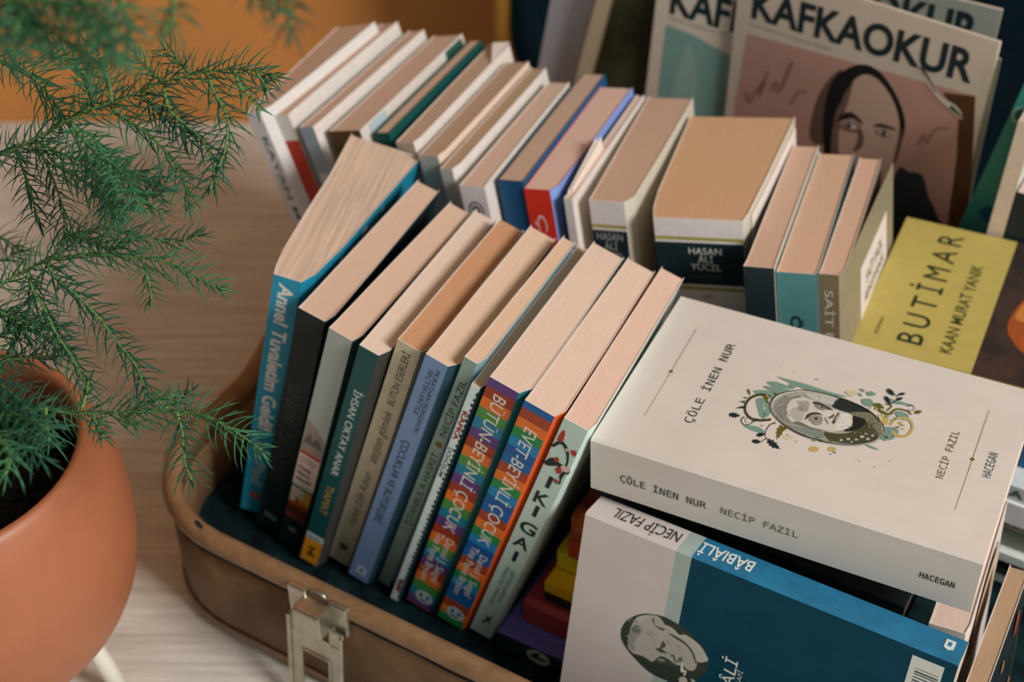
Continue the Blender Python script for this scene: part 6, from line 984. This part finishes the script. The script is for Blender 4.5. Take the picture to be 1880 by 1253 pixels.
# ------------------------------------------------------------------ standing books at the right front
OG_ = 'books standing at the right front'
b = book(mbook(0.0098, 0.4790, -5.0, 1.8, 0.0300), 'white paperback with a thin oval ring on its cover, standing behind the blue book', 0.1250, 0.0980, *chains(0.0172, 0.0172, 0.0980, rb=0.0010), CR, CR, CR, pages((210, 184, 170)), group=OG_)
rb_ = []
for k in range(28): a0 = 2*math.pi*k/28; a1 = 2*math.pi*(k+1)/28; rb_.append(((130, 108, 88), [(0.0500+0.036*math.cos(a0), 0.1000+0.022*math.sin(a0)), (0.0500+0.036*math.cos(a1), 0.1000+0.022*math.sin(a1)), (0.0500+0.0345*math.cos(a1), 0.1000+0.0208*math.sin(a1)), (0.0500+0.0345*math.cos(a0), 0.1000+0.0208*math.sin(a0))]))
rb_.append(((190, 166, 144), disc_pts(0.0500, 0.1000, 0.0335, 0.0200, 24)))
poly_art(b, 'cover_print', rb_, (0.0184, 0, 0), Y, Z, lift=0.0004, step=0.000002)
FL = mat((20, 36, 40), 0.5, 0.3, 50, 1.3, c2=(14, 28, 34), thr=(0.4, 0.6))
b = book(mbook(0.0325, 0.4400, -6.0, 4.5, 0.0300), 'book with tan page edges and a dark flowered cover at the right front edge', 0.1165, 0.1010, *chains(0.0092, 0.0096, 0.1010, rb=0.0006), cov((150, 120, 90)), FL, FL, pages((174, 146, 118), 1.1), group=OG_)
fl = []
def sprig(pts, w_=0.0006):
    p = crom([(x, y, 0) for x, y in pts], 4); A_ = []; B_ = []
    for i in range(len(p)): A_.append((p[i].x-w_/2, p[i].y)); B_.append((p[i].x+w_/2, p[i].y))
    fl.append(((120, 96, 50), A_+B_[::-1]))
sprig([(0.040, 0.046), (0.044, 0.060), (0.043, 0.078), (0.052, 0.092)]); sprig([(0.0435, 0.070), (0.058, 0.074)]); sprig([(0.085, 0.050), (0.090, 0.070), (0.086, 0.090)]); sprig([(0.020, 0.05), (0.024, 0.08)])
for x, y in ((0.040, 0.045), (0.050, 0.073), (0.085, 0.048), (0.0535, 0.0935), (0.024, 0.082)): fl.append(((176, 124, 46), vs([(x-0.0028, y), (x-0.0018, y+0.004), (x, y+0.0055), (x+0.0018, y+0.004), (x+0.0028, y), (x, y-0.003)], 3)))
for x, y in ((0.020, 0.048), (0.078, 0.100), (0.012, 0.03)): fl.append(((150, 52, 30), vs([(x-0.004, y-0.005), (x-0.003, y+0.006), (x+0.001, y+0.010), (x+0.005, y+0.002), (x+0.002, y-0.006)], 3)))
poly_art(b, 'floral_print', fl, (0.0103, 0, 0), Y, Z, lift=0.0003, step=0.00001)
# ------------------------------------------------------------------ pile at the right with the yellow book on top
PL = 'books piled flat at the right'
def lying(z, T, label, spine, top_, t=-0.125, d=0.640, L=0.200, W=0.130, s=None, sx=0.120, sw=0.05, sm=None, yaw=0.0):
    b = flat(t, d, z, L, W, T, label, spine, top_, PG, group=PL, yaw=yaw)
    if s: text(b, 'spine_lettering', s, (sx, 0, T*0.28), X, Z, sw, T*0.5, sm, bold=0.02, lift=0.0003)
    return b
lying(0.0300, 0.0060, 'pale grey paperback at the bottom of the right-hand pile', cov((150, 156, 156)), cov((150, 156, 156)))
lying(0.0362, 0.0175, 'dark charcoal paperback with wide grey capitals in the right-hand pile', cov((44, 54, 56)), cov((60, 66, 66)), s='RÜYALAR', sx=0.040, sw=0.075, sm=INK((20, 26, 28)), t=-0.115)
lying(0.0540, 0.0060, 'thin white paperback above the charcoal one in the right-hand pile', cov((176, 180, 178)), cov((190, 190, 186)), d=0.634)
lying(0.0602, 0.0120, 'grey-green paperback below the red-lettered spine in the right-hand pile', cov((96, 104, 94)), cov((110, 112, 100)))
lying(0.0724, 0.0095, 'pale paperback with red capitals on its spine in the right-hand pile', cov((176, 172, 168)), cov((190, 186, 180)), s='YAŞAMAK', sx=0.055, sw=0.040, sm=INK((166, 52, 46)), d=0.642)
lying(0.0821, 0.0160, 'white paperback with a plain spine in the right-hand pile', cov((196, 194, 196)), cov((206, 200, 196)), d=0.636)
lying(0.0983, 0.0110, 'light grey paperback with spaced dark capitals in the right-hand pile', cov((170, 174, 176)), cov((180, 184, 184)), s='O V A', sx=0.058, sw=0.030, sm=INK((60, 76, 84)), d=0.638)
lying(0.1095, 0.0340, 'deep blue book directly under the yellow book', cov((14, 72, 112)), cov((16, 78, 116)), d=0.655, L=0.185, W=0.115)
b = book(pose((0.1953, 0.6310, 0.1476), 25.9, 3.0, -1.5), 'yellow paperback with black capitals and a dark brown picture, lying on the right-hand pile', 0.2000, 0.1302, [(0, 0), (0, 0.005), (0, 0.1302)], [(0.02, 0), (0.02, 0.005), (0.02, 0.1302)], cov((150, 140, 60)), cov((128, 122, 40)), mat((176, 158, 86), 0.5, 0.06, 120, 1.25), pages(PG), ax='flat', card=cov((150, 140, 62)))
YZ = 0.0200
BRW = mat((62, 44, 36), 0.6, 0.4, 60, 1.4, c2=(40, 32, 30), thr=(0.38, 0.62), bump=0.1)
patch(b, 'cover_picture', (0.0690, 0.0002, YZ), X, Y, 0.1308, 0.1298, BRW, lift=0.0002)
poly_art(b, 'cover_picture_figure', [((150, 74, 30), vs([(0.0790, 0.048), (0.0820, 0.072), (0.0900, 0.086), (0.1050, 0.090), (0.1150, 0.070), (0.1050, 0.040), (0.0950, 0.028), (0.0860, 0.034)])), ((190, 116, 56), vs([(0.0815, 0.058), (0.0850, 0.076), (0.0930, 0.080), (0.0950, 0.066), (0.0880, 0.056)])), ((160, 78, 34), vs([(0.0880, 0.036), (0.0900, 0.050), (0.1000, 0.054), (0.1020, 0.040), (0.0950, 0.030)])), ((40, 30, 28), vs([(0.0900, 0.053), (0.0930, 0.060), (0.1000, 0.060), (0.0980, 0.052)]))], (0, 0, YZ), X, Y, lift=0.0004)
def yt(s, x, y0, y1, h, m, **k): return text(b, 'cover_lettering', s, (x, y0, YZ), Y, -X, y1-y0, h, m, lift=0.0003, **k)
yt('BUTİMAR', 0.0380, 0.0125, 0.1215, 0.0142, INK((26, 46, 30)), sp=1.45); yt('KAAN MURAT YANIK', 0.0552, 0.0118, 0.0975, 0.0068, INK((52, 62, 28)), bold=0.005); yt('ROMAN', 0.0128, 0.0135, 0.0290, 0.0022, INK((78, 80, 40)))
# ------------------------------------------------------------------ rear right: standing books in front of the lid
b = empty('magazine', Matrix.Translation(S(-0.1530, 0.7985, 0.0460)) @ Matrix.Rotation(-YS, 4, 'Z') @ Matrix.Rotation(R(9), 4, 'Y'), 'dark teal booklet leaning at the right rear with a pale swirl and a blue dot', 'magazine')
TL = cov((40, 112, 106))
bm = bmesh.new(); box(bm, (0, 0, 0), (0.090, 0.0005, 0.250)); link('cover', bm2me(bm), TL, b)
bm = bmesh.new(); box(bm, (0.0006, 0.0007, 0.0006), (0.0892, 0.0052, 0.2494)); link('page_block', bm2me(bm), pages((190, 180, 168)), b)
poly_art(b, 'cover_print', [((120, 160, 158), disc_pts(-0.0150+0.02, 0.206, 0.0045, 0.0060, 16)), ((30, 84, 82), disc_pts(0.0056, 0.2065, 0.0032, 0.0045, 16))], (0, 0, 0), X, Z, lift=0.0002)
poly_art(b, 'cover_dot', [((16, 74, 110), disc_pts(0.0140, 0.1340, 0.0060, 0.0060, 16))], (0, 0, 0), X, Z, lift=0.0002)
b = book(Matrix.Translation(S(-0.1165, 0.7790, 0.0310)) @ Matrix.Rotation(-YS, 4, 'Z') @ Matrix.Rotation(R(1.0), 4, 'Y'), 'narrow cream-spined booklet standing left of the black spine with a white star', 0.225, 0.0190, *chains(0.0098, 0.0098, 0.0190, rb=0.0), CR, cov((190, 170, 152)), CR, pages(PG), cat='book')
b = book(Matrix.Translation(S(-0.1055, 0.7790, 0.0310)) @ Matrix.Rotation(-YS, 4, 'Z') @ Matrix.Rotation(R(1.0), 4, 'Y'), 'black-spined book with a white star at the right rear', 0.178, 0.0190, *chains(0.0260, 0.0260, 0.0190, rb=0.0), cov((26, 36, 40)), cov((26, 36, 40)), cov((26, 36, 40)), pages(PG), cat='book')
sp_art(b, 'star_emblem', [((206, 200, 196), [(0.0055+(0.0042 if i % 2 == 0 else 0.0020)*math.cos(math.pi*i/5), 0.1380+(0.0048 if i % 2 == 0 else 0.0022)*math.sin(math.pi*i/5)) for i in range(10)])])
# ------------------------------------------------------------------ magazines leaning against the lid
MG = 'literary magazines leaning against the lid'
PAPER = mat((202, 188, 174), 0.5, 0.04, 30, 1.3, spec=0.25)
def magazine(mw, W, H, label, m=None, th=0.004):
    r = empty('magazine', mw, label, 'magazine', MG); m = m or PAPER
    bm = bmesh.new(); box(bm, (0, 0, 0), (W, 0.0004, H)); box(bm, (0, 0.0004, 0), (0.0004, th, H)); link('cover', bm2me(bm), m, r)
    bm = bmesh.new(); box(bm, (0.0005, 0.0005, 0.0005), (W-0.0004, th, H-0.0005)); link('page_block', bm2me(bm), pages((196, 178, 160)), r)
    return r
def mm(o, yaw, b_, z=0.0): return Matrix.Translation(Vector(o)) @ Matrix.Rotation(-R(yaw), 4, 'Z') @ Matrix.Rotation(R(b_), 4, 'Y')
M1 = mm((0.1503, 0.8763, 0.0318), 38.7, 0.0); MY = 0.0028; MK = 0.985
r = magazine(M1, 0.1790, 0.2560, 'magazine with pink cover and a veiled woman portrait in front of the other magazines')
INKD = INK((18, 40, 46))
text(r, 'masthead', 'KAFKAOKUR', (0.0120, 0, 0.2176+MY), (1, 0, 0.031), (0, 0, 1), 0.1555, 0.0200, INKD, bold=0.03, lift=0.0002)
text(r, 'cover_lettering', 'Aylık Edebiyat ve Düşünce Dergisi', (0.0110, 0, 0.2115+MY), (1, 0, 0.02), (0, 0, 1), 0.0620, 0.0018, INK((130, 118, 108)), lift=0.0002)
poly_art(r, 'cover_portrait', [(c, [(x*MK, max(y*MK+MY, 0.004)) for x, y in pts2(p)]) for c, p in ART['magazine']], (0, 0, 0), X, Z, lift=0.00012, step=0.00002, label='portrait of a woman with a dark head covering on pink')
r2 = magazine(Matrix.Translation(S(-0.3850, 0.8355, 0.0395)) @ Matrix.Rotation(-YS, 4, 'Z') @ Matrix.Rotation(R(2.5), 4, 'Y'), 0.1700, 0.244, 'magazine with pale teal cover picture, left of the pink one')
text(r2, 'masthead', 'KAFKAOKUR', (0.0110, 0, 0.1985), X, Z, 0.1500, 0.0215, INKD, bold=0.03, lift=0.0002)
text(r2, 'cover_lettering', 'Aylık Edebiyat Dergisi', (0.0110, 0, 0.1935), X, Z, 0.0560, 0.0018, INK((130, 118, 108)), lift=0.0002)
poly_art(r2, 'cover_print', [((122, 158, 150), [(0.010, 0.010), (0.158, 0.010), (0.158, 0.1725), (0.110, 0.1795), (0.058, 0.1805), (0.030, 0.1870), (0.010, 0.1885)]), ((140, 168, 160), vs([(0.022, 0.06), (0.020, 0.13), (0.028, 0.18), (0.040, 0.14), (0.038, 0.07)]))], (0, 0, 0), X, Z, lift=0.0002)
r3 = magazine(Matrix.Translation(S(-0.3190, 0.8445, 0.0330)) @ Matrix.Rotation(-YS, 4, 'Z') @ Matrix.Rotation(R(0.5), 4, 'Y'), 0.1690, 0.2580, 'grey magazine showing its masthead above the pink one', mat((150, 152, 144), 0.5, 0.05, 30, 1.2))
text(r3, 'masthead', 'KAFKAOKUR', (0.0100, 0, 0.2290), X, Z, 0.1480, 0.0215, INKD, bold=0.03, lift=0.0002)
r4 = magazine(Matrix.Translation(S(-0.3080, 0.8402, 0.0318)) @ Matrix.Rotation(-YS, 4, 'Z') @ Matrix.Rotation(R(-1.0), 4, 'Y'), 0.1710, 0.2250, 'olive-grey magazine with only its right edge showing behind the pink one', mat((134, 130, 104), 0.5, 0.05, 30, 1.2), th=0.003)
text(r4, 'masthead', "KAFKAOKUR'", (0.0120, 0, 0.2010), X, Z, 0.1540, 0.0200, INK((50, 54, 48)), bold=0.012, lift=0.0002)
# lavender notebook and thick olive book left of the magazines
b = book(Matrix.Translation(S(-0.4870, 0.8520, 0.0985)) @ Matrix.Rotation(-(YS), 4, 'Z') @ Matrix.Rotation(R(9.5), 4, 'Y'), 'plain lavender grey notebook leaning against the lid left of the olive book', 0.240, 0.0085, [(0, 0), (0, 0.004), (0, 0.0085)], [(0.034, 0), (0.034, 0.004), (0.034, 0.0085)], cov((150, 150, 160)), cov((166, 162, 170)), cov((150, 150, 160)), pages(PG), cat='notebook', name='notebook')
b = empty('paperback_book', Matrix.Translation(S(-0.4640, 0.8410, 0.0490)) @ Matrix.Rotation(-(YS), 4, 'Z') @ Matrix.Rotation(R(12.0), 4, 'Y'), 'large dark olive paperback with cream page edge leaning between lavender notebook and teal magazine', 'book')
bm = bmesh.new(); box(bm, (0.0135, -0.0005, 0), (0.080, 0.0, 0.320)); box(bm, (0.0135, 0.0080, 0), (0.080, 0.0085, 0.320)); box(bm, (0.0795, 0, 0), (0.080, 0.008, 0.320)); link('cover', bm2me(bm), mat((84, 80, 58), 0.45, 0.5, 9, 1.0, c2=(44, 42, 26), thr=(0.40, 0.62)), b)
bm = bmesh.new(); box(bm, (0.0, 0.0002, 0.0006), (0.0790, 0.0078, 0.3194)); link('page_block', bm2me(bm), pages((190, 170, 140)), b)
# ------------------------------------------------------------------ potted plant on a low white stand
PC = Vector((-0.291, 0.508, 0.0))
TERRA = mat((196, 120, 82), 0.45, 0.12, 14, 0.76, bump=0.06, spec=0.45)
pl = empty('potted_plant', Matrix.Translation(PC+Vector((0, 0, 0.062))), 'feathery green needle-leaved plant in a round terracotta pot', 'plant')
MP = Matrix.Translation(PC)
def lathe(bm, prof, n=72):
    rings = [[bm.verts.new((r*math.cos(2*math.pi*k/n), r*math.sin(2*math.pi*k/n), z)) for k in range(n)] for r, z in prof]
    for i in range(len(rings)-1):
        for k in range(n): bm.faces.new((rings[i][k], rings[i][(k+1) % n], rings[i+1][(k+1) % n], rings[i+1][k]))
    return rings
bm = bmesh.new()
prof = [(0.0, 0.062), (0.058, 0.062), (0.066, 0.066), (0.077, 0.079), (0.0865, 0.100), (0.0908, 0.124), (0.0916, 0.145), (0.0900, 0.165), (0.0862, 0.183), (0.0818, 0.195), (0.0790, 0.1995), (0.0765, 0.2005), (0.0742, 0.1990), (0.0728, 0.1950), (0.0728, 0.188), (0.0760, 0.170), (0.0770, 0.150)]
prof = [(p[0]+0.0, p[1]) for p in prof]
sm = [(prof[0][0], prof[0][1])]+[(v.x, v.y) for v in crom([(r, z, 0) for r, z in prof[1:]], 4)]
lathe(bm, [(max(r, 0.0002), z) for r, z in sm])
pot = link('pot', bm2me(bm, smooth=True), TERRA, pl); pot.matrix_world = MP
# chalky lime marks: short streaks where a stretched noise peaks
_nt = TERRA.node_tree; _b = _nt.nodes['Principled BSDF']; _src = _b.inputs['Base Color'].links[0].from_socket
_tc = _nt.nodes.new('ShaderNodeTexCoord'); _mp = _nt.nodes.new('ShaderNodeMapping'); _mp.inputs['Scale'].default_value = (34, 34, 16); _mp.inputs['Rotation'].default_value = (0.4, 0.2, 0)
_nz = _nt.nodes.new('ShaderNodeTexNoise'); _nz.inputs['Scale'].default_value = 1.0; _nz.inputs['Detail'].default_value = 5; _nz.inputs['Roughness'].default_value = 0.75
_rp = _nt.nodes.new('ShaderNodeValToRGB'); _rp.color_ramp.elements[0].position = 0.66; _rp.color_ramp.elements[1].position = 0.80; _rp.color_ramp.elements[1].color = (0.55, 0.55, 0.55, 1)
_mx = _nt.nodes.new('ShaderNodeMixRGB'); _mx.inputs['Color2'].default_value = (0.72, 0.42, 0.28, 1)
_nt.links.new(_tc.outputs['Object'], _mp.inputs['Vector']); _nt.links.new(_mp.outputs['Vector'], _nz.inputs['Vector']); _nt.links.new(_nz.outputs['Fac'], _rp.inputs['Fac'])
_nt.links.new(_rp.outputs['Color'], _mx.inputs['Fac']); _nt.links.new(_src, _mx.inputs['Color1']); _nt.links.new(_mx.outputs['Color'], _b.inputs['Base Color'])
bm = bmesh.new(); lathe(bm, [(0.0002, 0.1665), (0.03, 0.168), (0.055, 0.1665), (0.0755, 0.165)], 48)
so = link('soil', bm2me(bm, smooth=True), mat((30, 30, 26), 0.95, 0.6, 260, 1.0, c2=(10, 12, 10), thr=(0.40, 0.66), bump=1.0, spec=0.1), pl); so.matrix_world = MP
NEED = [mat(c, 0.38, 0.12, 40, 1.25, spec=0.4) for c in ((38, 92, 64), (54, 110, 74), (30, 80, 60))]
STEM = mat((96, 130, 72), 0.5, 0.1, 60, 1.25)
def frond(nl, flatpts, k):
    rnd = random.Random(100+k)
    P = [Vector((flatpts[i], flatpts[i+1], flatpts[i+2]))/1e4 for i in range(0, len(flatpts), 3)]
    c = crom(P, 10); d = [0.0]
    for a, b_ in zip(c, c[1:]): d.append(d[-1]+(b_-a).length)
    L = d[-1]; bm = bmesh.new(); keep = [c[int(i*(len(c)-1)/max(6, len(P)*3))] for i in range(max(6, len(P)*3)+1)]
    tube(bm, keep, [0.00085*(1-0.6*i/len(keep)) for i in range(len(keep))], 5, 1)
    s = 0.001; ang = rnd.random()*6; nlen = nl/1000.0*1.2; i = 0
    while s < L:
        while i < len(d)-2 and d[i+1] < s: i += 1
        f = (s-d[i])/max(1e-9, d[i+1]-d[i]); p = c[i].lerp(c[i+1], f); t = (c[i+1]-c[i]).normalized()
        a = t.cross(Vector((0, 0, 1))); a.normalize(); bb = a.cross(t); ang += 2.399+rnd.uniform(-.25, .25)
        rad = a*math.cos(ang)+bb*math.sin(ang); e = s/L
        ln = nlen*(0.78+0.35*rnd.random())*(1.0 if e < 0.88 else 1.0-0.45*(e-0.88)/0.12)
        fw = 0.30+0.30*rnd.random()+(0.9*(e-0.9)/0.1 if e > 0.9 else 0)
        w_ = 0.00046+0.00012*rnd.random(); pp = p; rings_ = []
        for m_ in range(3):
            q = (rad*(1.0-0.10*m_)+t*(fw+0.26*m_)+Vector((0, 0, 0.05*m_))).normalized()
            side = q.cross(t).normalized(); nn = side.cross(q).normalized(); ww = w_*(0.8, 1.0, 0.72)[m_]
            rings_.append([bm.verts.new(pp+side*ww), bm.verts.new(pp-side*ww), bm.verts.new(pp+nn*ww*0.8)])
            pp = pp+q*ln/3
        tip = bm.verts.new(pp); mi_ = 0
        for a_, b_2 in zip(rings_, rings_[1:]):
            for m_ in range(3): bm.faces.new((a_[m_], a_[(m_+1) % 3], b_2[(m_+1) % 3], b_2[m_])).material_index = mi_
        for m_ in range(3): bm.faces.new((rings_[2][m_], rings_[2][(m_+1) % 3], tip)).material_index = mi_
        s += 0.00062+0.00035*rnd.random()
    o = link('frond', bm2me(bm, smooth=True), [NEED[k % 3], STEM], pl); o.matrix_world = Matrix.Identity(4); return o
for k, (nl, fp) in enumerate(FRONDS): frond(nl, fp, k)
# woody stems from the soil that carry the fronds
bm = bmesh.new()
for tgt in (0, 9, 16, 25, 32, 37):
    fp = FRONDS[tgt][1]; e = Vector(fp[:3])/1e4; b0 = PC+Vector((random.uniform(-.012, .012), random.uniform(-.012, .012), 0.166))
    mid = (b0+e)/2+Vector((-0.004, 0, 0.012)); tube(bm, crom([b0, mid, e], 8), [0.0022-0.0012*i/16 for i in range(17)], 7)
st = link('stem', bm2me(bm, smooth=True), mat((104, 112, 62), 0.7, 0.2, 60, 1.1), pl); st.matrix_world = Matrix.Identity(4)
# stand
sd = empty('plant_stand', MP, 'low white plant stand under the terracotta pot', 'plant stand')
WP = mat((206, 200, 188), 0.45, 0.05, 40, 1.25)
bm = bmesh.new(); ring = [(0.052*math.cos(2*math.pi*i/40), 0.052*math.sin(2*math.pi*i/40), 0.0565) for i in range(41)]; tube(bm, ring, 0.0045, 8); link('ring', bm2me(bm, smooth=True), WP, sd)
for a in (0, 90, 180, 270):
    bm = bmesh.new(); ca, sa = math.cos(R(a)), math.sin(R(a)); tube(bm, [(0.052*ca, 0.052*sa, 0.0575), (0.0585*ca, 0.0585*sa, 0.030), (0.0650*ca, 0.0650*sa, 0.0002)], [0.0052, 0.0054, 0.0050], 14); link('leg', bm2me(bm, smooth=True), WP, sd)
